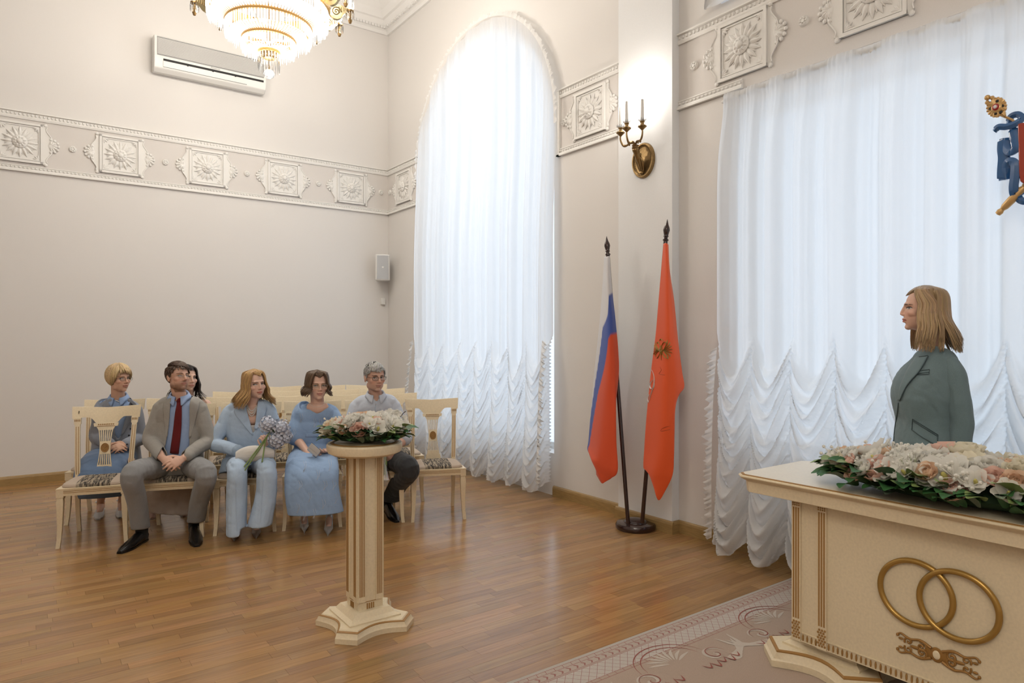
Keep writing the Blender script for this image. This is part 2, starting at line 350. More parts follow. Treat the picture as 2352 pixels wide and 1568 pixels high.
# ---- plaster relief plaques
def petal(L, wdt, h, n=5):
    P = np.zeros((n, 5, 3))
    for i in range(n):
        t = i/(n-1); wd_ = wdt*math.sin(PI*(.12+.88*t)**.8)*(1-.15*t)+.001
        for j in range(5): s_ = (j-2)/2; P[i, j] = (s_*wd_, h*math.sin(PI*min(1, t*.9+.1))*(1-.75*s_*s_)+.002, t*L)
    return P
def plaque_parts():
    # local: x along the wall, y out of the wall, z up; centre at origin
    pl = MB(); W_, H_ = .205, .215
    pl.b2((-W_, 0, -H_), (W_, .014, H_))
    out = [(-W_, H_), (-W_-.012, H_+.012), (-W_-.035, H_-.02), (-W_-.03, H_-.06), (-W_-.075, H_-.13), (-W_-.085, .03), (-W_-.085, -.03), (-W_-.075, -H_+.13), (-W_-.03, -H_+.06), (-W_-.035, -H_+.02), (-W_-.012, -H_-.012), (-W_, -H_)]
    for sg in (1, -1):
        pl.prism([(x*sg, z) for x, z in out], 0, .013)
        for zz in (H_, -H_): pl.ell((sg*(-W_-.022), .012, zz), (.018, .012, .018), nu=8, nv=6)
        pth = [(sg*x, .016, z) for x, z in out[2:-2]]; pl.tube(catmull(pth, 24), .006, 5)
    fm = MB()
    for z in (-H_+.012, H_-.012): fm.b2((-W_, 0, z-.012), (W_, .032, z+.012)); fm.b2((-W_+.03, 0, z*.88-.005), (W_-.03, .024, z*.88+.005))
    for x in (-W_+.012, W_-.012): fm.b2((x-.012, 0, -H_), (x+.012, .032, H_)); fm.b2((x*.88-.005, 0, -H_+.03), (x*.88+.005, .024, H_-.03))
    ro = MB()
    for ring, (n, L, w_, h, r0, y0) in enumerate([(16, .118, .021, .022, .05, .014), (16, .10, .017, .018, .05, .008), (10, .05, .02, .03, .018, .03)]):
        for i in range(n):
            a = 2*PI*(i+.5*(ring == 1))/n; ca, sa = math.cos(a), math.sin(a); P = petal(L, w_, h)
            Q = P.copy(); z = P[..., 2]+r0; Q[..., 0] = P[..., 0]*ca+z*sa; Q[..., 2] = -P[..., 0]*sa+z*ca; Q[..., 1] = P[..., 1]+y0; ro.grid(Q)
    ro.ell((0, .035, 0), (.07, .02, .07), nu=16, nv=6); ro.ell((0, .055, 0), (.03, .02, .03), nu=12, nv=6)
    lf = MB()
    for sx in (1, -1):
        for sz in (1, -1):
            for da in (-35, 0, 35):
                a = math.atan2(sx, sz)+math.radians(da)+PI; ca, sa = math.cos(a), math.sin(a); P = petal(.055, .011, .014); Q = P.copy()
                Q[..., 0] = sx*.165+P[..., 0]*ca+P[..., 2]*sa; Q[..., 2] = sz*.172-P[..., 0]*sa+P[..., 2]*ca; Q[..., 1] += .014; lf.grid(Q)
    sh = []
    for sx in (1, -1):
        q = MB()
        for i in range(7):
            a = sx*math.radians(90+(i-3)*30); ca, sa = math.cos(a), math.sin(a); P = petal(.085 if i in (2, 3, 4) else .07, .018, .028); Q = P.copy(); z = P[..., 2]
            Q[..., 0] = sx*.275+P[..., 0]*ca+z*sa; Q[..., 2] = -P[..., 0]*sa+z*ca; q.grid(Q)
            q.ell((sx*.275+.07*sa, .012, .07*ca), (.016, .014, .016), nu=7, nv=5)
        q.ell((sx*.29, .006, 0), (.05, .014, .055), nu=10, nv=6); sh.append(q)
    return pl, fm, ro, lf, sh
pp = plaque_parts(); PM = [mesh(n_, q, 'plaster') for n_, q in zip(('plate', 'border_frame', 'rosette', 'corner_leaves'), pp[:4])]; PS = [mesh('shell', q, 'plaster') for q in pp[4]]
def plaque(loc, rz, label, group='plaster rosette plaques in the frieze'):
    t = thing('plaster_plaque', label, 'plaque', loc, rz, group)
    for me in PM: put(me.name, me, t)
    for me in PS: put('shell', me, t)
    return t
bt = MB().lathe([(0.001, .02), (.012, .022), (.014, .012), (.03, .018), (.036, .008), (.037, 0)], 14, A=[[1, 0, 0], [0, 0, 1], [0, -1, 0]])
for i in range(6):
    a = 2*PI*i/6; bt.ell((.022*math.cos(a), .016, .022*math.sin(a)), (.009, .008, .009), nu=6, nv=4)
BTN = mesh('button_rosette', bt, 'plaster')
def button(loc, rz, label):
    o = put('button_rosette', BTN, None, loc, (0, 0, rz)); tag(o, label, 'rosette', 'round plaster rosettes between the plaques')
zc = 3.675
bl = ['white plaster rosette plaque cut by the left edge of the photo', 'white plaster rosette plaque, second from left on the long wall', 'white plaster rosette plaque left of the chandelier tip, third from the left edge', 'white plaster rosette plaque below the air conditioner right end', 'white plaster rosette plaque on the long wall nearest the room corner']
for i in range(5): plaque((-.02+.935*i, YB, zc), PI, bl[i])
bb = ['small round plaster rosette between the two leftmost plaques', 'small round plaster rosette between second and third plaque of the long wall', 'small round plaster rosette between third and fourth plaque of the long wall', 'small round plaster rosette between the last two plaques of the long wall', 'small round plaster rosette on the long wall beside the room corner']
for i, x in enumerate((.455, 1.385, 2.32, 3.255, 4.175)): button((x, YB-.003, zc), PI, bb[i])
for y, l in ((8.43, 'narrow-looking white plaster plaque between room corner and arched curtain'), (4.64, 'white plaster rosette plaque between arched curtain and lit wall sconce'), (3.0, 'large white plaster rosette plaque above the left end of the wide curtain'), (2.065, 'white plaster plaque cut by the top edge above the wide curtain')):
    plaque((XW, y, zc+(.035 if y < 4 else 0)), PI/2, l)
plaque((XW, 1.13, zc+.035), PI/2, 'white plaster rosette plaque beyond the top right edge above the wide curtain')
for y, l in ((8.87, 'small round plaster rosette on the window wall beside the room corner'), (5.02, 'small round plaster rosette hugging the arched curtain right edge'), (3.445, 'small round plaster rosette right of the pilaster above the wide curtain'), (2.525, 'small round plaster rosette between the two plaques above the wide curtain')):
    button((XW-.003, y, zc+(.035 if y < 4 else 0)), PI/2, l)
# ================================================================== CURTAINS
def sstep(x): x = np.clip(x, 0, 1); return x*x*(3-2*x)
def curtain_grid(y0, y1, tapes, ztop, xpl, zg, D, nu, nv, seed, zb=.03, hdr=None, ka=1., per=.118):
    rs = np.random.RandomState(seed); y = np.linspace(y0, y1, nu); tp = np.array(sorted(tapes)); k = np.clip(np.searchsorted(tp, y)-1, 0, len(tp)-2)
    s = np.clip(2*(y-tp[k])/(tp[k+1]-tp[k])-1, -1, 1); ph = rs.uniform(0, 1, len(tp))
    zt = np.array([ztop(q) for q in y]); zbv = zb+.12*np.abs(s)**2.2+.035*ph[k]
    v = np.linspace(0, 1, nv)[:, None]; Z = zbv*(1-v)+zt*v; S = np.broadcast_to(s, Z.shape); Y = np.broadcast_to(y, Z.shape); PH = np.broadcast_to(ph[k], Z.shape)
    Dk = D*(.85+.4*PH); p = Z+Dk*(1-np.abs(S)**1.7); g = sstep((zg-p)/.13+.15)
    q = p/per+PH*3+.35*np.sin(Y*9+PH*6)+.25*np.sin(p*11+PH*9)+S*.5*np.sin(p*7+PH*20); fr = q-np.floor(q); saw = np.where(fr < .72, fr/.72, (1-fr)/.28)
    q2 = p/.047+PH*5+S*.8+np.sin(p*23+PH*3)*.5; saw2 = np.sin(2*PI*q2)
    bel = np.sqrt(np.clip(1-S*S, 0, 1)); low = sstep((1.0-Z)/.9)
    xo = g*((.05+.06*low)*bel+(.075+.04*low)*ka*saw*bel**.7+.008*saw2*bel+(1-bel)**2.2*.018*np.sin(2*PI*Z/.034+PH*9+Y*20))
    f1 = 2*PI*(Y/.235)+1.3*np.sin(Y*5.1+seed)+.25*np.sin(Z*1.1+Y*3); f2 = 2*PI*Y/.061+2*np.sin(Y*13)+.2*np.sin(Z*2); f3 = 2*PI*Y/.41+seed
    up_ = .032*np.sign(np.sin(f1))*np.abs(np.sin(f1))**.6+.005*np.sin(f2)+.018*np.sin(f3)
    top_near = sstep((zt[None]-Z)/.5); up_ = up_*(.35+.65*top_near)+.004*np.sin(2*PI*Y/.03)*(1-top_near)
    X = xpl-(up_*(1-g)+xo)
    if hdr: X = X-.012*np.abs(np.sin(2*PI*Y/.034))*np.exp(-((Z-hdr)/.03)**2)+.03*np.exp(-((Z-hdr)/.02)**2)*0
    Yo = Y+.012*g*np.sin(p*31+PH*7)*bel
    return np.stack([X, Yo, Z], -1)
def ruffle(path, wdir, bdir, wid, amp, n, seed):
    rs = np.random.RandomState(seed); P = catmull(path, n); R = np.zeros((n, 4, 3)); wdir = np.asarray(wdir, float)
    for i in range(n):
        a = math.sin(i*1.25+math.sin(i*.31)*2)*rs.uniform(.3, 1.2); w_ = wid*(.45+.7*rs.rand()); wd_ = wdir[i] if wdir.ndim == 2 else wdir
        for j in range(4): t = j/3; R[i, j] = P[i]+wd_*w_*t+np.asarray(bdir)*amp*a*t+V(0, 0, -.03*t*(1 if wdir.ndim == 1 else 0))
    return MB().grid(R)
t1 = [5.11, 5.47, 5.77, 6.09, 6.44, 6.78, 7.13, 7.49, 7.86]
ct = lambda y: ASP+.06+math.sqrt(max(0.0, 1.44**2-(y-6.5)**2)) if abs(y-6.5) < 1.44 else ASP+.06
cur = thing('arched_curtain', 'tall arched white sheer curtain with gathered scalloped lower half', 'curtain', (4.16, 6.5, 0))
def sub(P, loc): return np.asarray(P)-np.asarray(loc)
L0 = V(4.16, 6.5, 0)
G = curtain_grid(5.10, 7.88, t1, ct, 4.175, 1.60, .30, 340, 400, 1, ka=.42, per=.092)
G[..., 0] += .045*sstep((G[..., 2]-2.5)/1.5)
obj('sheer_panel', MB().grid(sub(G, L0)), 'sheer', cur, ang=180)
ap = np.array([(4.20, 6.5+1.42*math.cos(a), ASP+.08+1.43*math.sin(a)) for a in np.linspace(-.05, PI+.05, 40)]); wd_ = np.array([nrm((0, math.cos(a), math.sin(a))) for a in np.linspace(-.05, PI+.05, 320)])
obj('arch_ruffle', ruffle(sub(ap, L0), wd_, (-1, 0, 0), .05, .016, 320, 2), 'sheer_dense', cur, ang=180)
obj('edge_ruffle', ruffle(sub([(4.12, 5.16, 1.55), (4.07, 5.15, 1.1), (4.05, 5.15, .6), (4.04, 5.16, .16)], L0), (0, -1, 0), (-1, 0, 0), .06, .028, 150, 3), 'sheer_dense', cur, ang=180)
obj('edge_ruffle', ruffle(sub([(4.12, 7.86, 1.55), (4.07, 7.87, 1.1), (4.05, 7.88, .6), (4.04, 7.87, .2)], L0), (0, 1, 0), (-1, 0, 0), .06, .028, 150, 4), 'sheer_dense', cur, ang=180)
t2 = [3.08, 2.81, 2.515, 2.21, 1.905, 1.6, 1.31, 1.0, .7, .4, .1]; L1 = V(4.12, 1.6, 0)
cur2 = thing('wide_curtain', 'wide white sheer curtain with swagged lower half behind the standing woman', 'curtain', (4.12, 1.6, 0))
G = curtain_grid(.1, 3.08, t2, lambda y: 3.355, 4.13, 1.60, .27, 350, 320, 5, hdr=3.315, ka=.72); G[..., 0] += .05*sstep((G[..., 2]-2.6)/.8)
obj('sheer_panel', MB().grid(sub(G, L1)), 'sheer', cur2, ang=180)
obj('edge_ruffle', ruffle(sub([(4.1, 3.09, 1.5), (4.07, 3.1, 1.1), (4.05, 3.1, .6), (4.04, 3.09, .12)], L1), (0, 1, 0), (-1, 0, 0), .07, .03, 150, 6), 'sheer_dense', cur2, ang=180)
P = np.zeros((60, 8, 3))                                     # left return towards the wall
for i in range(60):
    for j in range(8): z = 3.345-i/59*1.7; t = j/7; P[i, j] = (4.165+.12*t+.012*math.sin(t*9+z*3), 3.08+.05*t*(1+.5*math.sin(z*3))+.03*math.exp(-((z-3.1)/.3)**2)*t, z+.03*t)
obj('side_return', MB().grid(sub(P, L1)), 'sheer', cur2, ang=180)
obj('curtain_rod', MB().tube(sub([(4.2, 3.12, 3.315), (4.2, .1, 3.315)], L1), .012, 8), 'window_frame', cur2)
obj('tape_line', MB().b2(sub((4.22, .1, 3.225), L1), sub((4.224, 3.07, 3.229), L1)), 'line_grey', cur2, smooth=False)
cur3 = thing('lunette_curtain', 'sheer curtain in the upper window cut by the top edge', 'curtain', (4.24, 2.05, 4.08))
P = np.zeros((16, 90, 3))
for i in range(16):
    for j in range(90):
        y = -1.25+2.5*j/89; z = i/15*(math.sqrt(max(0, 1.56-y*y))+.02); P[i, j] = (.01*math.sin(j*.9)-.012*math.sin(i*1.6+j*.3), y, z)
obj('sheer_panel', MB().grid(P), 'sheer', cur3, ang=180)
cur4 = thing('added_rear_curtain', 'white sheer curtain of the added unseen window behind the camera', 'curtain', (4.15, -1.9, 0))  # covers the added rear opening that gives the fill
P = np.zeros((4, 260, 3))
for i in range(4):
    for j in range(260): y = -1.3+2.6*j/259; P[i, j] = (.02*math.sin(j*.55), y, .05+3.3*i/3)
obj('sheer_panel', MB().grid(P), 'sheer', cur4, ang=180)
# ================================================================== CHANDELIER
M('crystal_lit', (1, .97, .93), .2, emit=((1., .93, .84), 1.05))  # emission stands in for lamplight caught in the crystals
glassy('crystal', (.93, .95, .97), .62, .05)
M('gilt', (.55, .32, .10), .3, .6, bump=(300, .6, .004), emit=((.8, .5, .2), .12))  # faint warm emission imitates lamp glow on the metal
M('old_brass', (.36, .29, .16), .35, .8, bump=(40, .3, .004))
emis('bulb', (1., .93, .82), 14.)
CL = V(1.84, 6.33, 0)
ch = thing('chandelier', 'large tiered crystal chandelier with gilt rings and scroll arms', 'chandelier', CL)
rings = [(.52, 4.62), (.37, 4.44), (.225, 4.31), (.085, 4.20)]
def prisms(R, ztop, ln, n, seed, w_=.008):
    rs = random.Random(seed); q = MB()
    for i in range(n):
        a = 2*PI*i/n+rs.uniform(-.01, .01); l = ln*rs.uniform(.85, 1.1); c = V(R*math.cos(a), R*math.sin(a), ztop); r_ = rs.uniform(.8, 1.1)*w_
        q.lathe([(.002, 0), (r_, -.012), (r_*.9, -l*.7), (.001, -l)], 4, c, A=rotz(a))
    return q
for i, (R, z) in enumerate(rings):
    obj('gilt_ring', MB().lathe([(R-.012, -.012), (R+.01, -.012), (R+.016, 0), (R+.01, .014), (R-.012, .014), (R-.012, -.012)], 64, (0, 0, z), cap=False), 'gilt', ch)
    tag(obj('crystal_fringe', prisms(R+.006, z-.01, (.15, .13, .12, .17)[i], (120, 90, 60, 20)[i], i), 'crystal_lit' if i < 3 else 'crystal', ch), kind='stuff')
    if i < 3:
        R2, z2 = rings[i+1]; q = MB(); n = (96, 72, 48)[i]
        for k in range(n):
            a = 2*PI*k/n; d = V(math.cos(a), math.sin(a), 0); p0 = d*(R-.03)+V(0, 0, z-.09); p1 = d*(R2+.01)+V(0, 0, z2+.01); q.tube([p0, (p0+p1)/2+V(0, 0, -.012), p1], [.011*R/.37, .010*R/.37, .006], 4, flat=.5)
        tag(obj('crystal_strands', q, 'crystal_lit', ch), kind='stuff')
q = MB(); rs = random.Random(4)
for k in range(14): a = 2*PI*k/14; q.ell((.075*math.cos(a), .075*math.sin(a), 4.165), .012, nu=8, nv=6)
obj('bead_ring', q, 'old_brass', ch)
obj('bowl', MB().lathe([(.001, 4.13), (.05, 4.14), (.07, 4.18), (.07, 4.2), (.001, 4.2)], 20), 'brass', ch)
obj('crystal_ball', MB().ell((0, 0, 4.0), (.05, .05, .045), nu=12, nv=8), 'crystal', ch, smooth=False)
obj('ball_chain', MB().tube([(0, 0, 4.14), (0, 0, 4.04)], .006, 6), 'brass', ch)
obj('drum', MB().lathe([(.50, 4.61), (.535, 4.62), (.545, 4.66), (.535, 4.71), (.50, 4.72), (.50, 4.61)], 64, cap=False), 'gilt', ch)
q = MB()
for k in range(32): a = 2*PI*k/32; q.ell((.545*math.cos(a), .545*math.sin(a), 4.665), .011, nu=6, nv=5)
tag(obj('drum_crystals', q, 'crystal', ch), kind='stuff')
def arm_parts():
    sc = MB(); out = [(0, .02), (.05, .075), (.11, .075), (.165, .05), (.17, .035), (.13, .0), (.09, -.05), (.04, -.06), (0, -.03)]
    sc.prism([tuple(p[:2]) for p in catmull(np.c_[np.array(out+[out[0]]), np.zeros(len(out)+1)], 30)[:-1]], -.017, .017)
    sp = [(.055+.045*(1-t)*math.cos(t*13), -.019, .012+.045*(1-t)*math.sin(t*13)) for t in np.linspace(0, .95, 40)]
    for y in (-.019, .019): sc.tube([(x, y, z) for x, _, z in sp], .005, 5)
    for k in range(5):
        a = .4+.3*k; sc.tube([(.08+.02*k, .02, .06), (.085+.02*k, .021, -.0+.012*k)], .004, 4); sc.tube([(.08+.02*k, -.02, .06), (.085+.02*k, -.021, -.0+.012*k)], .004, 4)
    cup = MB().lathe([(.001, -.1), (.012, -.095), (.02, -.07), (.01, -.05), (.016, 0), (.036, .012), (.036, .026), (.012, .03), (.012, .04), (.001, .04)], 14, (.185, 0, .02))
    gl = MB()
    for k in range(10): a = 2*PI*k/10; gl.lathe([(.002, 0), (.006, -.015), (.005, -.06), (.001, -.075)], 4, (.185+.036*math.cos(a), .036*math.sin(a), .032))
    gl.lathe([(.012, .05), (.034, .06), (.036, .19), (.032, .2), (.030, .19), (.028, .065)], 14, (.185, 0, .01), cap=False)
    bb_ = MB().lathe([(.001, .05), (.012, .06), (.012, .15), (.008, .18), (.001, .2)], 8, (.185, 0, .0))
    return [mesh(n_, q_, m_) for n_, q_, m_ in (('arm_scroll', sc, 'old_brass'), ('candle_cup', cup, 'brass'), ('crystal_sleeve', gl, 'crystal'), ('bulb', bb_, 'bulb'))]
AM = arm_parts()
for k in range(14):
    a = 2*PI*(k+.35)/14
    s_ = put('arm_scroll', AM[0], ch, (.545*math.cos(a), .545*math.sin(a), 4.655), (0, 0, a))
    for me in AM[1:]: put(me.name, me, s_)
obj('upper_tier', MB().lathe([(.30, 4.98), (.33, 5.0), (.33, 5.05), (.30, 5.06)], 40), 'gilt', ch)
tag(obj('crystal_fringe', prisms(.33, 4.99, .16, 60, 9), 'crystal_lit', ch), kind='stuff')
obj('stem', MB().lathe([(.02, 4.25), (.02, 4.7), (.05, 4.74), (.02, 4.8), (.02, 5.1), (.06, 5.16), (.02, 5.22), (.012, 6.3), (.09, 6.38), (.12, 6.45)], 14), 'brass', ch)
for k in range(8):
    a = 2*PI*k/8; obj('suspension_chain', MB().tube([(.5*math.cos(a), .5*math.sin(a), 4.71), (.31*math.cos(a), .31*math.sin(a), 5.0)], .006, 5), 'brass', ch)
def lamp(name, loc, power, col, r=.12, parent=None):
    l = bpy.data.lights.new(name, 'POINT'); l.energy = power; l.color = col; l.shadow_soft_size = r
    o = bpy.data.objects.new(name, l); COL.objects.link(o); o.location = loc
    if parent: o.parent = parent
    return o
WARM = (1., .92, .82)
CHP = 40
for k in range(6):
    a = 2*PI*k/6; lamp('chandelier_bulb_light', (.78*math.cos(a), .78*math.sin(a), 4.80), CHP*.62, WARM, .10, ch)
lamp('chandelier_core_light', (0, 0, 4.08-.12), CHP*1.1, WARM, .10, ch)
# unseen copy of the chandelier, added behind the camera as fill light
c2 = copy_tree(ch)
for o_ in c2.children:
    if o_.type == 'LIGHT': o_.data = o_.data.copy(); o_.data.energy *= 1.3
c2.location = (-1.4, -.9, 0); tag(c2, 'added unseen copy of the crystal chandelier behind the camera, for fill light', 'chandelier')
# ================================================================== AIR CONDITIONER
ac = thing('air_conditioner', 'white wall-mounted air conditioner with open black vent slot', 'air conditioner', (1.875, YB, 4.9))
prof = [(0, -.19), (-.12, -.205), (-.175, -.17), (-.195, -.10), (-.2, .16), (-.185, .2), (-.15, .21), (0, .21)]
obj('body', MB().loft([[(x, y, z) for y, z in prof] for x in (-.635, -.625, .625, .635)]), 'white_plastic', ac, bevel=.008)
q = MB()
for i in range(22): q.b2((-.6, -.205, .165-i*.0085-.0022), (.6, -.196, .165-i*.0085+.0022))
gp = obj('grille_panel', MB().b2((-.605, -.2005, -.03), (.605, -.19, .185)), 'line_grey', ac, smooth=False); tag(gp, 'fine ribbed grey intake grille')
M('grille_rib', (.70, .69, .66), .5)
tag(obj('grille_ribs', q, 'grille_rib', gp, smooth=False), kind='stuff')
obj('vent_slot', MB().b2((-.54, -.204, -.085), (.60, -.15, -.062)), 'vent_black', ac, smooth=False)
fl_ = obj('louvre_flap', MB().loft([[(x, y, z) for y, z in [(-.2, -.09), (-.205, -.092), (-.188, -.15), (-.182, -.15)]] for x in (-.54, .40)]), 'white_plastic', ac, smooth=False)
obj('flap_seam', MB().b2((-.54, -.189, -.154), (.40, -.183, -.151)), 'line_grey', ac, smooth=False)
for x in (-.28, .0, .26): obj('vane_clip', MB().b2((x-.008, -.208, -.095), (x+.008, -.19, -.078)), 'vent_black', ac, smooth=False)
def text(s, size, mat, parent, loc, rot, name='lettering', ext=.0008):
    cu = bpy.data.curves.new('t', 'FONT'); cu.body = s; cu.size = size; cu.extrude = ext; cu.align_x = 'CENTER'; cu.align_y = 'CENTER'; t = bpy.data.objects.new('t', cu); COL.objects.link(t)
    bpy.context.view_layer.update(); me = bpy.data.meshes.new_from_object(t.evaluated_get(bpy.context.evaluated_depsgraph_get())); bpy.data.objects.remove(t); me.name = name; me.materials.clear(); me.materials.append(MATS[mat]); return put(name, me, parent, loc, rot)
text('Panasonic', .026, 'line_grey', ac, (.03, -.204, -.045), (PI/2, 0, 0))
# ================================================================== SPEAKER + SOCKET BOX
sp = thing('wall_speaker', 'small pale grey loudspeaker mounted in the room corner', 'speaker', (4.12, 8.78, 2.57), math.radians(-22))
prof = [(-.1, -.09), (-.085, -.11), (0, -.122), (.085, -.11), (.1, -.09), (.075, .06), (-.075, .06)]
obj('cabinet', MB().loft([[(x*s_, y*s_+(0 if s_ == 1 else 0), z) for x, y in prof] for z, s_ in ((-.18, .95), (-.172, 1), (.172, 1), (.18, .95))]), 'white_plastic', sp)
prof2 = [(-.088, -.1), (-.075, -.116), (0, -.127), (.075, -.116), (.088, -.1)]
obj('grille', MB().loft([[(x, y, z) for x, y in prof2+[(.088, -.09), (-.088, -.09)]] for z in (-.165, .165)]), 'grey_mesh', sp)
obj('badge', MB().b2((-.012, -.131, -.012), (.012, -.126, .012)), 'white_plastic', sp, smooth=False)
obj('wall_bracket', MB().b2((-.03, .05, -.04), (.03, .13, .04)), 'white_plastic', sp, smooth=False)
bx = thing('junction_box', 'tiny white junction box on the wall below the loudspeaker', 'box', (4.2, YB, 2.11))
obj('housing', MB().b2((-.03, -.035, -.048), (.03, 0, .048)), 'white_plastic', bx, bevel=.004, smooth=False); obj('cover', MB().b2((-.026, -.04, -.044), (.026, -.034, .044)), 'white_plastic', bx, bevel=.003, smooth=False)
# ================================================================== WALL SCONCE
sc = thing('wall_sconce', 'brass three-candle wall sconce on the white pilaster', 'wall lamp', (PX0, 3.9, 3.05), PI/2)
def oval(rx, rz, y, n=40): c = circ(n); return np.c_[c[:, 0]*rx, np.full(n, y), c[:, 1]*rz]
obj('back_plate', MB().loft([oval(.122, .147, 0), oval(.122, .147, .014), oval(.115, .14, .026), oval(.104, .129, .027), oval(.098, .122, .016), oval(.085, .108, .013)]), 'brass', sc)
q = MB()
for k in range(44): a = 2*PI*k/44; q.ell((.092*math.cos(a), .016, .116*math.sin(a)), .0045, nu=6, nv=4)
obj('bead_border', q, 'brass', sc)
q = MB(); q.limb([(0, .02, -.10), (0, .035, -.05), (0, .06, .0), (0, .085, .04), (0, .1, .075)], [.012, .02, .028, .024, .03], n=12)
for k in range(9): a = 2*PI*k/9; q.tube(catmull([(.02*math.cos(a), .03+.01*math.sin(a), -.09), (.032*math.cos(a), .055+.02*math.sin(a), -.01), (.012*math.cos(a), .07+.02*math.sin(a), .03)], 8), [.004, .006, .007, .007, .006, .005, .004, .002], 5)
q.ell((0, .03, -.105), (.018, .014, .016), nu=8, nv=6); q.ell((-.02, .07, .035), (.012, .012, .016)); q.ell((.02, .07, .035), (.012, .012, .016))
obj('stem', q, 'brass', sc)
obj('crown', MB().lathe([(.012, 0), (.026, .01), (.03, .02), (.024, .028), (.03, .04), (.014, .045), (.001, .045)], 16, (0, .105, .07)), 'brass', sc)
for i, (x, y) in enumerate(((-.11, .14), (0, .205), (.115, .16))):
    q = MB(); q.tube(catmull([(0, .105, .11), (x*.25, .105+(y-.105)*.3, .135), (x*.75, .105+(y-.105)*.75, .115 if i else .13), (x, y, .17), (x, y, .225)], 22), np.interp(np.linspace(0, 1, 22), [0, .5, 1], [.008, .009, .006]), 7)
    for t in ((.4, .008), (.7, .01)): q.ell((x*t[0], .105+(y-.105)*t[0], .12), t[1], nu=6, nv=5)
    arm = obj('arm', q, 'brass', sc)
    q = MB().lathe([(.006, .2), (.014, .21), (.03, .225), (.034, .232), (.03, .24), (.016, .244), (.014, .262), (.02, .268), (.02, .274), (.001, .274)], 16, (x, y, 0))
    for k in range(10): a = 2*PI*k/10; q.ell((x+.031*math.cos(a), y+.031*math.sin(a), .232), .006, nu=6, nv=4)
    obj('drip_pan', q, 'brass', arm)
    q = MB()
    for k in range(12):
        a = 2*PI*k/12; d = V(math.cos(a), math.sin(a), 0); q.tube([V(x, y, .274)+d*.014, V(x, y, .285)+d*.03, V(x, y, .297)+d*.034], [.005, .005, .002], 4)
    obj('glass_collar', q, 'crystal', arm)
    obj('candle', MB().lathe([(.0155, .274), (.0135, .45), (.006, .452)], 14, (x, y, 0)), 'white_plastic', arm)
    obj('bulb', MB().lathe([(.005, .452), (.008, .462), (.009, .475), (.005, .492), (.001, .5)], 10, (x, y, 0)), 'bulb' if i == 2 else 'crystal', arm)
lamp('sconce_bulb_light', (.115, .165, .50), 3.6, (1, .93, .85), .02, sc)
lamp('sconce_bulb_light', (-.05, .13, .56), 3.4, (1, .95, .88), .03, sc)
# ================================================================== CHAIRS
M('seat_fabric', (.42, .35, .28), .85, bump=(300, .3, .002))
def seatfab():
    m = MATS['seat_fabric']; nt = m.node_tree; N = nt.nodes; L = nt.links; b = N['Principled BSDF']
    tc = N.new('ShaderNodeTexCoord'); mp = N.new('ShaderNodeMapping'); mp.inputs['Scale'].default_value = (110, 14, 14); L.new(tc.outputs['Object'], mp.inputs[0])
    nz = N.new('ShaderNodeTexNoise'); nz.inputs['Scale'].default_value = 1; nz.inputs['Detail'].default_value = 5; nz.inputs['Distortion'].default_value = 1.2; L.new(mp.outputs[0], nz.inputs[0])
    cr = N.new('ShaderNodeValToRGB'); cr.color_ramp.elements[0].position = .45; cr.color_ramp.elements[0].color = (.028, .024, .022, 1); cr.color_ramp.elements[1].position = .58; cr.color_ramp.elements[1].color = (.40, .33, .24, 1); L.new(nz.outputs[0], cr.inputs[0])
    sx = N.new('ShaderNodeSeparateXYZ'); L.new(tc.outputs['Object'], sx.inputs[0]); ab = N.new('ShaderNodeMath'); ab.operation = 'ABSOLUTE'; L.new(sx.outputs[0], ab.inputs[0])
    lt = N.new('ShaderNodeMath'); lt.operation = 'LESS_THAN'; lt.inputs[1].default_value = .115; L.new(ab.outputs[0], lt.inputs[0])
    mx = N.new('ShaderNodeMix'); mx.data_type = 'RGBA'; L.new(lt.outputs[0], mx.inputs[0]); mx.inputs[6].default_value = (.48, .39, .31, 1); L.new(cr.outputs[0], mx.inputs[7]); L.new(mx.outputs[2], b.inputs['Base Color'])
seatfab()
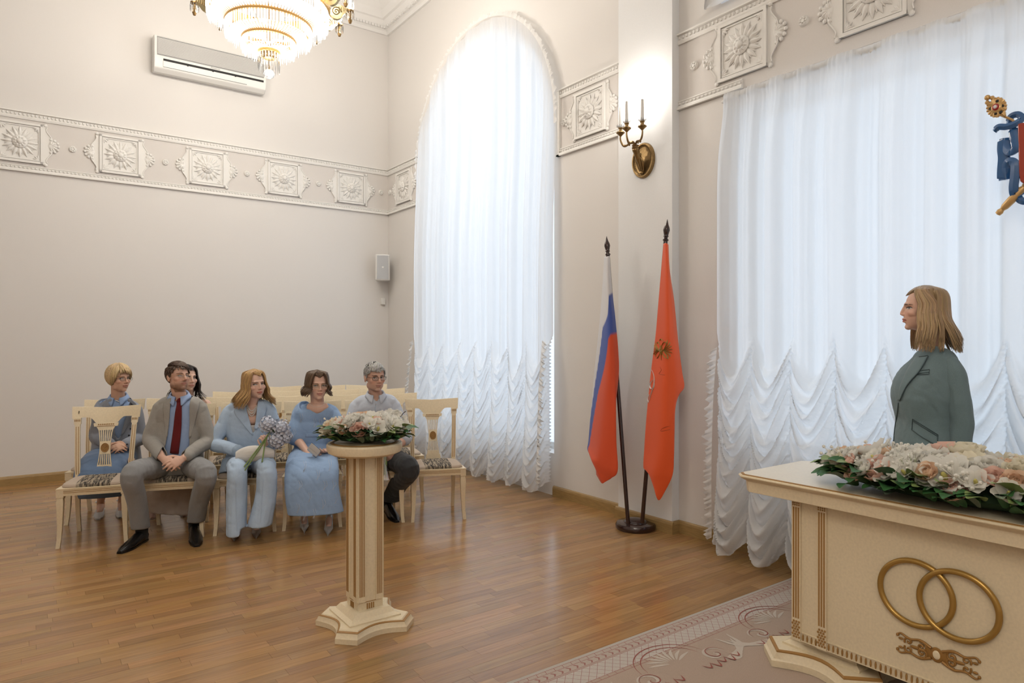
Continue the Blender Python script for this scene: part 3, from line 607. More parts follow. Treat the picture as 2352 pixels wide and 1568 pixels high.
def chair_meshes():
    R = {}
    # faces +y; floor z=0; seat top .46; back top 1.0
    def backy(z): return -.205-.13*max(0, (z-.45)/.55)**1.3
    # top rail: curved board
    nx = 25; P = []
    xs = np.linspace(-.242, .242, nx)
    front = []; 
    rail = MB(); up_, lo_, = [], []
    for x in xs:
        a = abs(x)/.245; zt = 1.0-.012*(1-a)+.004*a; xt = x*(1+.03)
        zl = .885+.0*a; ins = .055
        zl = .86 if abs(x) < .075 else (.86+.055*math.sin(min(1, (abs(x)-.075)/.06)*PI/2) if abs(x) < .185 else .915)
        if abs(x) > .2: zl = .905
        bow = -.03*(1-a*a)
        up_.append((xt, backy(zt)+bow+.0, zt)); lo_.append((x, backy(zl)+bow, zl))
    up_ = np.array(up_); lo_ = np.array(lo_); mid = (up_+lo_)/2+V(0, .004, 0); th = V(0, .026, 0)
    rail.loft([np.vstack([lo_[i], mid[i], up_[i], up_[i]-th*.8, mid[i]-th, lo_[i]-th]) for i in range(nx)])
    R['top_rail'] = (rail, 'ivory')
    st = []
    for sx in (-1, 1):
        q = MB(); rg = []
        for z, w_ in ((.44, .036), (.6, .036), (.8, .034), (.86, .036), (.862, .046), (.878, .048), (.90, .05), (.912, .05)):
            y = backy(z); x = sx*(.185+.022*(z-.44)/.47); rg.append([(x-w_/2, y, z), (x+w_/2, y, z), (x+w_/2, y-.03, z), (x-w_/2, y-.03, z)])
        q.loft(rg); st.append(q)
        g = MB()
        for dx in (-.008, .008):
            g.loft([[(sx*(.185+.022*(z-.44)/.47)+dx-.0022, backy(z)+.0006, z), (sx*(.185+.022*(z-.44)/.47)+dx+.0022, backy(z)+.0006, z), (sx*(.185+.022*(z-.44)/.47)+dx+.0022, backy(z)-.004, z), (sx*(.185+.022*(z-.44)/.47)+dx-.0022, backy(z)-.004, z)] for z in (.47, .6, .72, .845)])
        for k in range(4):
            x0 = sx*.206+(k-1.5)*.011; g.box((x0, backy(.89)+.0008, .893), (.005, .003, .018))
        R['fl%d' % sx] = (g, 'ivory_groove')
    R['stiles'] = st
    # splat with slots
    sp_ = MB()
    def wz(z): t = (z-.46)/.42; return .062-.024*math.sin(PI*min(1, max(0, t)))**1.2+(.012 if t > .9 else 0)
    def seg(z0, z1, x0f, x1f, n=4):
        sp_.loft([[(x0f*wz(z), backy(z)+.002-.02*0, z), (x1f*wz(z), backy(z)+.002, z), (x1f*wz(z), backy(z)-.014, z), (x0f*wz(z), backy(z)-.014, z)] for z in np.linspace(z0, z1, n)])
    seg(.455, .50, -1.12, 1.12, 2); seg(.50, .535, -1, 1, 2); seg(.62, .72, -1, 1, 5); seg(.81, .84, -1, 1, 2); seg(.84, .866, -1.25, 1.25, 2)
    for z0, z1 in ((.535, .62), (.72, .81)):
        n = 6; e = np.linspace(-1, 1, 2*n+2)
        for k in range(n+1): seg(z0-.001, z1+.001, e[2*k]-(.0 if k else 0), e[2*k+1], 4)
    R['splat'] = (sp_, 'ivory')
    md = MB(); A = basis(V(1, 0, 0), nrm((0, 1, .2)), nrm((0, -.2, 1)))
    c = V(0, backy(.67)+.004, .67)
    def ov(rx, rz, y): q = circ(22); return (np.c_[q[:, 0]*rx, np.full(22, y), q[:, 1]*rz])@A.T+c
    md.loft([ov(.03, .038, -.004), ov(.03, .038, .003), ov(.026, .034, .004), ov(.024, .031, .0)])
    for k in range(12): a = 2*PI*k/12; md.ell(c+A@V(.016*math.cos(a), .001, .02*math.sin(a)), (.004, .003, .004), nu=5, nv=4)
    md.ell(c, (.006, .005, .006), nu=8, nv=5); R['medallion'] = (md, 'ivory_groove')
    cap = MB()
    for k in range(9): x = (k-4)*.0135; cap.ell((x, backy(.853)+.003, .856), (.0045, .003, .006), nu=6, nv=4)
    cap.box((0, backy(.842)+.003, .842), (.13, .004, .003)); R['splat_carving'] = (cap, 'ivory_groove')
    # seat frame
    fr = MB(); zt, zb = .44, .385
    def pl(y): return .235-.03*(0.2-y)/.42
    out = [(-pl(.215), .215), (pl(.215), .215), (pl(-.215), -.215), (-pl(-.215), -.215)]
    fr.loft([[(x, y, zb) for x, y in out], [(x, y, zt-.012) for x, y in out], [(x*1.01, y*1.01, zt-.008) for x, y in out], [(x*1.01, y*1.01, zt) for x, y in out]])
    R['seat_frame'] = (fr, 'ivory')
    R['frame_groove'] = (MB().b2((-.19, .2145, .407), (.19, .2165, .410)).b2((-.19, .2145, .420), (.19, .2165, .4225)), 'ivory_groove')
    cu = MB(); n = 9; rg = []
    for z, s_ in ((.435, .97), (.45, .985), (.462, .95), (.470, .8), (.474, .4), (.475, .02)):
        o = []
        for k in range(32):
            a = 2*PI*k/32; ca, sa = math.cos(a), math.sin(a); e = .35; x = math.copysign(abs(ca)**e, ca); y = math.copysign(abs(sa)**e, sa); o.append((x*pl(y*.2)*.97*s_, y*.2*s_, z))
        rg.append(o)
    cu.loft(rg); R['cushion'] = (cu, 'seat_fabric')
    lg = []
    for sx in (-1, 1):
        q = MB(); rg = []; x0 = sx*.212
        for z, w_, dy, dx in ((.435, .048, 0, 0), (.385, .048, 0, 0), (.375, .05, 0, 0), (.372, .04, 0, 0), (.36, .04, 0, 0), (.345, .046, .002, 0), (.25, .039, .004, 0), (.15, .032, .002, .002), (.06, .028, .010, .006), (0, .027, .022, .012)):
            x = x0+sx*dx; y = .192+dy; rg.append([(x-w_/2, y-w_/2, z), (x+w_/2, y-w_/2, z), (x+w_/2, y+w_/2, z), (x-w_/2, y+w_/2, z)])
        q.loft(rg); lg.append(q)
    for sx in (-1, 1):
        q = MB(); rg = []
        for z, w_, dy in ((.45, .034, 0), (.3, .034, .004), (.15, .03, -.01), (0, .028, -.05)):
            x = sx*.185; y = -.205+dy; rg.append([(x-w_/2, y-w_/2-.01, z), (x+w_/2, y-w_/2-.01, z), (x+w_/2, y+w_/2-.01, z), (x-w_/2, y+w_/2-.01, z)])
        q.loft(rg); lg.append(q)
    R['legs'] = lg
    br = []
    for sx in (-1, 1):
        q = MB(); q.tube(catmull([(sx*.205, .17, .345), (sx*.2, .11, .375), (sx*.195, .0, .387)], 10), .009, 6, flat=1.6); br.append(q)
    R['brackets'] = br; return R
CMS = chair_meshes(); CME = {}
for k_, v_ in CMS.items():
    if isinstance(v_, tuple): CME[k_] = mesh(k_, v_[0], v_[1], ang=35)
    else: CME[k_] = [mesh(k_, q, 'ivory', ang=35) for q in v_]
ROW = math.radians(160.)
def chair(pos, rz, label, group='ivory wooden guest chairs in rows'):
    t = thing('guest_chair', label, 'chair', pos, rz, group)
    put('top_rail', CME['top_rail'], t)
    for me, sg in zip(CME['stiles'], (-1, 1)):
        s_ = put('stile', me, t); put('fluting', CME['fl%d' % sg], s_)
    sp_ = put('splat', CME['splat'], t); put('medallion', CME['medallion'], sp_); put('carving', CME['splat_carving'], sp_)
    sf = put('seat_frame', CME['seat_frame'], t); put('groove', CME['frame_groove'], sf); put('cushion', CME['cushion'], t)
    for me in CME['legs']: put('leg', me, t)
    for me in CME['brackets']: put('bracket', me, t)
    return t
nrow = V(math.sin(-ROW)*1, 0, 0); nrow = V(-math.sin(ROW), math.cos(ROW), 0); drow = V(-math.cos(ROW), -math.sin(ROW), 0)   # facing, and image-right along the row
feet = [((131, 1262), (292, 1240), 15), ((312, 1243), (473, 1231), 20), ((491, 1229), (634, 1219), 20), ((650, 1218), (784, 1208), 20), ((800, 1207), (927, 1198), 21), ((945, 1198), (1069, 1191), 23)]
lab1 = ['empty ivory chair at the left end of the front row, nearest the camera', 'ivory chair under the man with the red tie', 'ivory chair under the blonde woman in pale blue', 'ivory chair under the woman in the embroidered blue dress', 'ivory chair under the grey-haired man in front row', 'empty ivory chair at the right end of the front row by the arched curtain']
SEATS = []
for (a, b, dg), l in zip(feet, lab1):
    mid = (onz(*a)+onz(*b))/2; th = math.radians(180-dg); n = V(-math.sin(th), math.cos(th), 0); c = mid-n*.205; SEATS.append((c, n)); chair(c, th, l)
# rows behind
R1 = SEATS[5][0]
def back_row(off, shift, n, labels):
    out = []
    for i in range(n):
        c = R1-nrow*off+drow*(shift-i*.51); out.append(c); chair(c, ROW+math.radians(random.uniform(-.6, .6)), labels[i])
    return out
ROW2 = back_row(.73, -.265, 6, ['ivory chair at the right end of the second row beside the arched curtain', 'ivory chair of the second row directly behind the grey-haired man', 'ivory chair of the second row behind the woman in the blue dress', 'ivory chair of the second row behind the blonde woman', 'ivory chair under the dark-haired person behind the man with red tie', 'ivory chair under the elderly woman in the second row'])
back_row(1.46, -.306, 4, ['ivory chair at the right end of the third row', 'third row ivory chair, second from the curtain end', 'third row ivory chair, third from the curtain end', 'ivory chair at the left end of the third row behind the blonde woman'])
back_row(2.19, -.43, 3, ['ivory chair at the right end of the rearmost row near the loudspeaker', 'ivory chair in the middle of the rearmost row by the wall', 'ivory chair at the left end of the rearmost row'])
# ================================================================== PEDESTAL
pc = onz(838, 1432); PZ = 1.0
pd = thing('flower_pedestal', 'ivory fluted wooden pedestal standing alone on the parquet', 'pedestal', pc, 0)
def concave(R_, cut, depth, n=9):
    """square plan with cut corners and concave sides"""
    pts = []
    for k in range(4):
        a = k*PI/2+PI/4; c0 = V(math.cos(a), math.sin(a))*R_; t = V(-math.sin(a), math.cos(a))*cut
        e0, e1 = c0-t, c0+t; a2 = a+PI/2; n0 = V(math.cos(a2), math.sin(a2))*R_-V(-math.sin(a2), math.cos(a2))*cut
        pts += [e0, e1]; md = V(math.cos(a+PI/4), math.sin(a+PI/4))
        for j in range(1, n): s_ = j/n; pts.append(e1*(1-s_)+n0*s_-md*depth*math.sin(PI*s_))
    return np.array(pts)
def slab(lv, cap=True):
    return MB().loft([np.c_[concave(R_, c_, d_), np.full(len(concave(R_, c_, d_)), z)] for R_, c_, d_, z in lv], cap)
obj('plinth', slab([(.258, .06, .05, 0), (.258, .06, .05, .026), (.25, .058, .05, .034), (.243, .056, .05, .05), (.23, .052, .048, .056), (.225, .05, .048, .062)]), 'ivory', pd, ang=25)
obj('plinth_line', slab([(.243, .056, .05, .0505), (.2435, .0565, .05, .053), (.231, .052, .048, .057)], False), 'ivory_groove', pd, ang=25)
def sqr(h, z): return [(-h, -h, z), (h, -h, z), (h, h, z), (-h, h, z)]
obj('plinth_step', MB().loft([sqr(.145, .058), sqr(.145, .07), sqr(.12, .082), sqr(.1, .108)]), 'ivory', pd, smooth=False)
S_ = .072
obj('shaft', MB().loft([sqr(S_, .1), sqr(S_, .95)]), 'ivory', pd, smooth=False)
for k in range(4):
    A = rotz(k*PI/2); q = MB(); q2 = MB()
    for sg in (-1, 1):                                   # projecting fluted strips near the edges
        x = sg*.050; q.box(A@V(x, -S_-.003, .55), (.040, .008, .8), A)
        for d in (-.0125, -.004, .004, .0125): q2.box(A@V(x+d, -S_-.0072, .555), (.0042, .0022, .75), A)
    for j in range(4): q2.box(A@V(-.018+.012*j, -S_-.001, .125), (.006, .004, .03), A)
    q2.box(A@V(0, -S_-.0005, .148), (.07, .002, .003), A)
    f_ = obj('fluted_face', q, 'ivory', pd, smooth=False); obj('fluting', q2, 'ivory_groove', f_, smooth=False)
obj('top_disc', MB().lathe([(.12, .925), (.17, .932), (.196, .945), (.203, .965), (.203, .985), (.198, .993), (.18, .995), (.001, .995)], 56), 'ivory', pd, ang=30)
obj('disc_inlay', MB().lathe([(.16, .994), (.165, .998), (.176, .9985), (.186, .994), (.16, .994)], 56, cap=False), 'ivory_groove', pd)
# ================================================================== REGISTRY TABLE
tb = thing('registry_table', 'ivory ceremonial table with gold wedding rings on its front', 'table', (2.95, 1.17, .0105))
tx0, tx1, ty0, ty1, ch_ = -.10, .60, -.87, .87, .12
def oct_(g, z, c=ch_): x0, x1, y0, y1 = tx0-g, tx1+g, ty0-g, ty1+g; return [(x0+.035, y0, z), (x1-c, y0, z), (x1, y0+c, z), (x1, y1-c, z), (x1-c, y1, z), (x0+.035, y1, z), (x0, y1-.035, z), (x0, y0+.035, z)]
obj('table_top', MB().loft([oct_(-.025, .797), oct_(-.025, .80), oct_(-.022, .85), oct_(-.012, .857), oct_(.0, .866), oct_(.004, .872), oct_(0, .879), oct_(-.006, .88)]), 'ivory', tb, ang=30, bevel=.002)
M('ivory_gloss', (.82, .72, .54), .28, coat=.15, var=(90, .04))
obj('edge_band', MB().loft([oct_(-.004, .8785), oct_(-.005, .8825), oct_(-.012, .884), oct_(-.03, .884)]), 'ivory_groove', tb, ang=30)
obj('top_veneer', MB().loft([oct_(-.013, .8835), oct_(-.013, .8848)]), 'ivory_gloss', tb, smooth=False)
obj('body', MB().b2((0, -.62, .13), (.40, .62, .80)), 'ivory', tb, smooth=False)
for y in (.60, .475, -.475, -.60):
    p_ = obj('corner_strip', MB().b2((-.010, y-.022, .13), (0, y+.022, .797)), 'ivory', tb, smooth=False); q = MB()
    for d in (-.012, 0, .012): q.b2((-.0112, y+d-.0035, .235), (-.009, y+d+.0035, .755))
    obj('fluting', q, 'ivory_groove', p_, smooth=False)
    q = MB()
    for j in range(3):
        for i in range(4): q.ell((-.011, y-.015+.01*i, .775+.009*(j-1)), (.002, .0042, .0038), nu=6, nv=4)
    for j in range(7):
        for i in range(3): q.ell((-.011, y-.013+.013*i+(.006 if j % 2 else 0)-.003, .147+.012*j), (.0025, .006, .006), nu=6, nv=4)
    tag(obj('carved_capital', q, 'ivory_groove', p_), kind='stuff')
q = MB()
for i in range(60): y = -.61+i*1.22/59; q.ell((-.003, y, .150), (.004, .0045, .017), nu=6, nv=5)
tag(obj('carved_border', q, 'ivory_groove', tb), kind='stuff')
q = MB().b2((-.004, -.62, .13), (0, .62, .136)).b2((-.004, -.62, .168), (0, .62, .173)); obj('border_rail', q, 'ivory', tb, smooth=False)
def torus(c, R_, r_, tilt):
    return MB().tube([V(c[0]+tilt*math.sin(a), c[1]+R_[0]*math.cos(a), c[2]+R_[1]*math.sin(a)) for a in np.linspace(0, 2*PI, 60)], r_, 10)
obj('wedding_ring', torus((-.009, .078, .508), (.138, .130), .0115, .0), 'gold', tb); obj('wedding_ring', torus((-.014, -.078, .508), (.138, .130), .0115, .0), 'gold', tb)
def spiral(c, r0, a0, turns, sgn, n=30): return [V(c[0], c[1]+sgn*r0*(1-t*.85)*math.cos(a0+turns*2*PI*t), c[2]+r0*(1-t*.85)*math.sin(a0+turns*2*PI*t)) for t in np.linspace(0, 1, n)]
q = MB()
oc = V(-.004, .0, .285)
for sg in (-1, 1):
    for up__ in (-1, 1):
        q.tube(spiral(oc+V(0, sg*.055, up__*.012), .022, up__*1.2, 1.3*up__, sg), .005, 6); q.tube(spiral(oc+V(0, sg*.105, up__*.016), .017, -up__*.6, 1.1*up__, sg), .0042, 6)
        q.tube(catmull([oc+V(0, sg*.02, up__*.02), oc+V(0, sg*.06, up__*.036), oc+V(0, sg*.10, up__*.028), oc+V(0, sg*.135, up__*.04), oc+V(0, sg*.15, up__*.03)], 16), np.linspace(.006, .003, 16), 6)
        q.ell(oc+V(0, sg*.148, up__*.03), .0065, nu=8, nv=5); q.ell(oc+V(0, sg*.135, up__*.018), (.004, .01, .005))
    q.ell(oc+V(0, sg*.08, 0), (.004, .02, .007)); q.ell(oc+V(0, sg*.03, 0), (.003, .012, .022))
q.ell(oc, (.004, .026, .03), nu=16, nv=8); M('carved_gilt', (.33, .17, .045), .45, .3); o_ = obj('carved_ornament', q, 'carved_gilt', tb)
obj('cartouche', MB().ell(oc+V(-.003, 0, 0), (.004, .014, .018), nu=16, nv=8), 'ivory', o_)
for y in (.50, -.50):
    lv = [(.33, .085, .075, 0), (.33, .085, .075, .03), (.32, .08, .07, .038), (.305, .078, .07, .07), (.295, .075, .07, .078)]
    o_ = obj('foot_plinth', slab(lv), 'ivory', tb, loc=(.2, y, 0), ang=25); obj('plinth_line', slab([(.306, .079, .07, .068), (.306, .079, .07, .074), (.294, .075, .07, .0795)], False), 'ivory_groove', o_, ang=25)
    obj('plinth_block', MB().loft([sqr(.185, .075), sqr(.185, .088), sqr(.16, .1), sqr(.15, .135)]), 'ivory', o_, smooth=False)
# ================================================================== CARPET
M('carpet', (.42, .31, .23), .95, bump=(900, .5, .003), sheen=.2)
def carpetmat():
    m = MATS['carpet']; nt = m.node_tree; N = nt.nodes; L = nt.links; b = N['Principled BSDF']
    def mth(op, a, b_=None, c_=None):
        n = N.new('ShaderNodeMath'); n.operation = op
        for i, q in enumerate((a, b_, c_)):
            if q is None: continue
            if isinstance(q, (int, float)): n.inputs[i].default_value = q
            else: L.new(q, n.inputs[i])
        return n.outputs[0]
    tc = N.new('ShaderNodeTexCoord'); sx = N.new('ShaderNodeSeparateXYZ'); L.new(tc.outputs['Object'], sx.inputs[0]); X_, Y_ = sx.outputs[0], sx.outputs[1]
    ex = mth('SUBTRACT', RUG[0]/2, mth('ABSOLUTE', X_)); ey = mth('SUBTRACT', RUG[1]/2, mth('ABSOLUTE', Y_)); e = mth('MINIMUM', ex, ey)
    along = mth('ADD', mth('MULTIPLY', X_, mth('LESS_THAN', ey, ex)), mth('MULTIPLY', Y_, mth('GREATER_THAN', ey, ex)))
    def inr(v, a, c_): return mth('MULTIPLY', mth('GREATER_THAN', v, a), mth('LESS_THAN', v, c_))
    def line(v, a, w_): return mth('LESS_THAN', mth('ABSOLUTE', mth('SUBTRACT', v, a)), w_)
    def per(v, p_, w_): return mth('LESS_THAN', mth('ABSOLUTE', mth('SUBTRACT', mth('FRACT', mth('DIVIDE', v, p_)), .5)), w_)
    lines = None
    for a in (.022, .048, .092, .102, .212, .234):
        l_ = line(e, a, .0016); lines = l_ if lines is None else mth('MAXIMUM', lines, l_)
    br = mth('MULTIPLY', inr(e, .022, .048), per(mth('ADD', along, mth('MULTIPLY', e, .3)), .052, .03)); br2 = mth('MULTIPLY', inr(e, .212, .234), per(along, .05, .03))
    mo = mth('MULTIPLY', inr(e, .054, .086), mth('LESS_THAN', mth('ABSOLUTE', mth('SUBTRACT', mth('FRACT', mth('DIVIDE', mth('ADD', along, mth('MULTIPLY', mth('ABSOLUTE', mth('SUBTRACT', e, .07)), .8)), .046)), .5)), .11))
    la = mth('MULTIPLY', inr(e, .104, .210), mth('MAXIMUM', per(mth('ADD', along, e), .05, .028), per(mth('SUBTRACT', along, e), .05, .028)))
    allr = mth('MAXIMUM', mth('MAXIMUM', lines, br), mth('MAXIMUM', mth('MAXIMUM', br2, mo), la))
    nz = N.new('ShaderNodeTexNoise'); nz.inputs['Scale'].default_value = 240; L.new(tc.outputs['Object'], nz.inputs[0])
    def mix(f, a, c_):
        n = N.new('ShaderNodeMix'); n.data_type = 'RGBA'
        if isinstance(f, float): n.inputs[0].default_value = f
        else: L.new(f, n.inputs[0])
        for i, q in ((6, a), (7, c_)):
            if isinstance(q, tuple): n.inputs[i].default_value = q+(1,)
            else: L.new(q, n.inputs[i])
        return n.outputs[2]
    bgc = mix(inr(e, .102, .212), (.42, .31, .235), (.52, .46, .40)); bgc = mix(mth('LESS_THAN', e, .02), bgc, (.47, .42, .36)); bgc = mix(inr(e, .022, .1), bgc, (.46, .37, .30))
    spk = N.new('ShaderNodeTexVoronoi'); spk.inputs['Scale'].default_value = 7; L.new(tc.outputs['Object'], spk.inputs[0]); dot = mth('MULTIPLY', mth('LESS_THAN', spk.outputs[0], .09), mth('GREATER_THAN', e, .5))
    c1 = mix(allr, bgc, (.30, .105, .085)); c1 = mix(dot, c1, (.27, .09, .07))
    mr = N.new('ShaderNodeMapRange'); mr.inputs[3].default_value = .82; mr.inputs[4].default_value = 1.18; L.new(nz.outputs[0], mr.inputs[0])
    mm = N.new('ShaderNodeMix'); mm.data_type = 'RGBA'; mm.blend_type = 'MULTIPLY'; mm.inputs[0].default_value = 1; L.new(c1, mm.inputs[6]); L.new(mr.outputs[0], mm.inputs[7]); L.new(mm.outputs[2], b.inputs['Base Color'])
RUG = (4.0, 3.4); RC = V(2.1, 2.46-1.7, 0); carpetmat()
cp = thing('carpet', 'beige carpet with red lattice border under the registry table', 'carpet', RC)
obj('pile', MB().b2((-RUG[0]/2, -RUG[1]/2, 0), (RUG[0]/2, RUG[1]/2, .009)), 'carpet', cp, smooth=False)
M('woven_red', (.30, .095, .075), .95); M('woven_light', (.53, .46, .39), .95)
RZ = [0]
def ribbon(q, pts, w_, z=.0095, n=24):
    RZ[0] += 1; z = z+.00002*(RZ[0] % 60)
    P = catmull([V(a, b_, z) for a, b_ in pts], n); T, _, _ = frames(P); S = np.cross(T, V(0, 0, 1)); wv = w_*np.sin(np.linspace(.15, PI-.15, n))[:, None]; q.grid(np.stack([P-S*wv/2, P+S*wv/2], 1))
red = MB(); lig = MB(); rs = random.Random(11)
def shell(cx, cy, sc_, fl):
    for k in range(9):
        a = math.radians(20+k*17.5); d = V(math.cos(a), fl*math.sin(a)); ribbon(lig, [(cx+d[0]*.05*sc_, cy+d[1]*.05*sc_), (cx+d[0]*.12*sc_, cy+d[1]*.13*sc_), (cx+d[0]*.2*sc_, cy+d[1]*.18*sc_)], .022*sc_)
    arc = [(cx+.24*sc_*math.cos(a), cy+fl*.21*sc_*math.sin(a)) for a in np.linspace(.1, PI-.1, 10)]; ribbon(red, arc, .007); ribbon(red, [(cx+(x-cx)*1.2, cy+(y-cy)*1.2) for x, y in arc], .007)
    for sg in (-1, 1):
        sp2 = [(cx+sg*(.3*sc_+.09*sc_*(1-t)*math.cos(t*8)), cy-fl*.06*sc_+.09*sc_*(1-t)*math.sin(t*8)*fl) for t in np.linspace(0, .95, 14)]; ribbon(lig, sp2, .03*sc_, n=40); ribbon(red, [(x+.01, y) for x, y in sp2], .006, .0112, 40)
        for k in range(4): a = rs.uniform(0, 6.3); ribbon(lig, [(cx+sg*.3*sc_, cy-fl*.15*sc_), (cx+sg*(.4+.05*k)*sc_, cy-fl*(.18-.03*k)*sc_), (cx+sg*(.5+.04*k)*sc_, cy-fl*(.1-.06*k)*sc_)], .035*sc_)
        for k in range(5): ribbon(red, [(cx+sg*(.1+.07*k)*sc_, cy-fl*.12*sc_), (cx+sg*(.13+.07*k)*sc_, cy-fl*(.17+.02*(k % 2))*sc_), (cx+sg*(.17+.07*k)*sc_, cy-fl*.13*sc_)], .009, .0112)
for cx in (-1.25, -.42, .42, 1.25): shell(cx, RUG[1]/2-.33, .75, 1)
for x, y in ((-.1, .9), (.5, .6), (-.9, .5)): shell(x, y, .9, -1)
tag(obj('light_scrollwork', lig, 'woven_light', cp, smooth=False), kind='stuff'); tag(obj('red_scrollwork', red, 'woven_red', cp, smooth=False), kind='stuff')
# ================================================================== FLAGS
st = onz(1460, 1213); fs = thing('flag_stand', 'round dark mahogany flag stand base by the pilaster', 'flag stand', st)
obj('base_disc', MB().lathe([(.001, 0), (.158, 0), (.165, .012), (.165, .035), (.155, .05), (.10, .056), (.095, .066), (.085, .075), (.05, .085), (.001, .088)], 48), 'dark_wood', fs)
def fpt(px, py, X): return onx(px, py, X)
poles = [((1443, 1205), (1393, 542), 3.985, 4.03), ((1475, 1200), (1533, 503), 3.985, 4.02)]
flaglab = ['white, blue and red striped flag draped on a dark pole', 'orange-red flag with gilt eagle crest draped on a dark pole']
def polysurf(rows, n_u, n_v):
    """rows: list of (list of (px,py,X)) control polylines -> dense grid"""
    A = [catmull([fpt(*q) for q in r], n_u) for r in rows]; A = np.array(A); return np.stack([catmull(A[:, j], n_v) for j in range(n_u)], 1)
M('flag_cloth', (1, 1, 1), .6, attr='tone', bump=(700, .15, .001), sheen=.15)
FT = []
for i, (b_, t_, X0, X1) in enumerate(poles):
    p0, p1 = fpt(*b_, X0), fpt(*t_, X1); ft = thing('flag', flaglab[i], 'flag', p0, 0, 'flags in the stand'); FT.append(ft); d = nrm(p1-p0); Ln = np.linalg.norm(p1-p0)
    T, U, W = frames([p0, p1]); A = basis(W[0], U[0], T[0])
    obj('pole', MB().lathe([(.0165, 0), (.0165, Ln-.17), (.015, Ln-.165)], 16, A=A), 'dark_wood', ft)
    obj('finial', MB().lathe([(.016, 0), (.022, .004), (.022, .014), (.014, .02), (.014, .03), (.021, .036), (.017, .046), (.02, .06), (.026, .085), (.022, .105), (.013, .125), (.001, .17)], 16, A=A, c=d*(Ln-.17)), 'dark_wood', ft)
# striped flag: rows run from the hoist top to the free end, each across the fold
RD = V(.72, .085, .022); BL = V(.055, .105, .40); WH = V(.72, .72, .74)
rowsA = [[(1388, 590, 4.0), (1394, 589, 3.97), (1398, 588, 3.98), (1400, 588, 4.03)],
         [(1384, 660, 4.01), (1393, 660, 3.96), (1400, 668, 3.97), (1406, 668, 4.03)],
         [(1378, 735, 4.02), (1394, 730, 3.95), (1404, 730, 3.965), (1413, 730, 4.03)],
         [(1370, 810, 4.03), (1394, 810, 3.94), (1407, 812, 3.955), (1420, 808, 4.03)],
         [(1363, 880, 4.03), (1391, 885, 3.93), (1409, 875, 3.95), (1421, 860, 4.02)],
         [(1357, 950, 4.03), (1384, 960, 3.93), (1412, 950, 3.94), (1414, 930, 3.98)],
         [(1352, 1010, 4.03), (1376, 1040, 3.92), (1413, 1020, 3.94), (1412, 1000, 3.98)],
         [(1350, 1034, 4.02), (1366, 1062, 3.92), (1416, 1082, 3.94), (1410, 1060, 3.98)],
         [(1366, 1058, 4.0), (1370, 1080, 3.93), (1400, 1098, 3.94), (1412, 1086, 3.97)],
         [(1370, 1090, 3.98), (1382, 1109, 3.94), (1390, 1106, 3.94), (1402, 1098, 3.96)]]
o0 = V(*FT[0].location); nu, nv = 70, 200; G = polysurf([[(a, b, c-.03) for a, b, c in r] for r in rowsA], nu, nv); C_ = np.zeros((nv, nu, 3))
for i in range(nv):
    for j in range(nu):
        u = j/(nu-1); k = 1-u; v_ = G[i, j]-CAM; yy = CY-F*(v_@upv)/(v_@fwd)
        s1 = np.interp(k, [0, .45, .6, .85, .95, 1], [672, 678, 722, 752, 880, 957]); s2 = np.interp(k, [0, .45, .6, .85, .95, 1], [764, 768, 778, 900, 1010, 1110])
        w1 = np.clip((yy-s1)/5+.5, 0, 1); w2 = np.clip((yy-s2)/5+.5, 0, 1); C_[i, j] = WH*(1-w1)+w1*(BL*(1-w2)+RD*w2)
obj('cloth', MB().grid(G-o0, C_), 'flag_cloth', FT[0], ang=180, solid=.003)
rowsB = [[(1524, 560, 4.0), (1529, 558, 3.97), (1533, 560, 3.985), (1535, 562, 4.03)],
         [(1519, 620, 4.0), (1530, 620, 3.955), (1537, 618, 3.98), (1538, 620, 4.04)],
         [(1513, 690, 4.01), (1530, 690, 3.945), (1540, 680, 3.975), (1548, 690, 4.04)],
         [(1506, 770, 4.01), (1530, 770, 3.935), (1544, 750, 3.97), (1557, 780, 4.05)],
         [(1497, 840, 4.01), (1526, 845, 3.93), (1547, 830, 3.965), (1566, 850, 4.05)],
         [(1490, 905, 4.01), (1522, 905, 3.925), (1547, 900, 3.96), (1571, 890, 4.05)],
         [(1484, 970, 4.01), (1520, 975, 3.92), (1547, 960, 3.955), (1552, 908, 4.03)],
         [(1480, 1030, 4.01), (1516, 1035, 3.92), (1546, 1020, 3.95), (1549, 930, 4.01)],
         [(1478, 1072, 4.0), (1505, 1085, 3.92), (1544, 1068, 3.95), (1547, 1000, 3.99)],
         [(1486, 1078, 3.99), (1502, 1105, 3.93), (1540, 1100, 3.95), (1545, 1060, 3.97)],
         [(1500, 1090, 3.97), (1506, 1135, 3.94), (1517, 1146, 3.95), (1540, 1095, 3.955)]]
o1 = V(*FT[1].location); G2 = polysurf([[(a, b, c-.04) for a, b, c in r] for r in rowsB], nu, nv)
obj('cloth', MB().grid(G2-o1, V(.79, .10, .018)), 'flag_cloth', FT[1], ang=180, solid=.003)
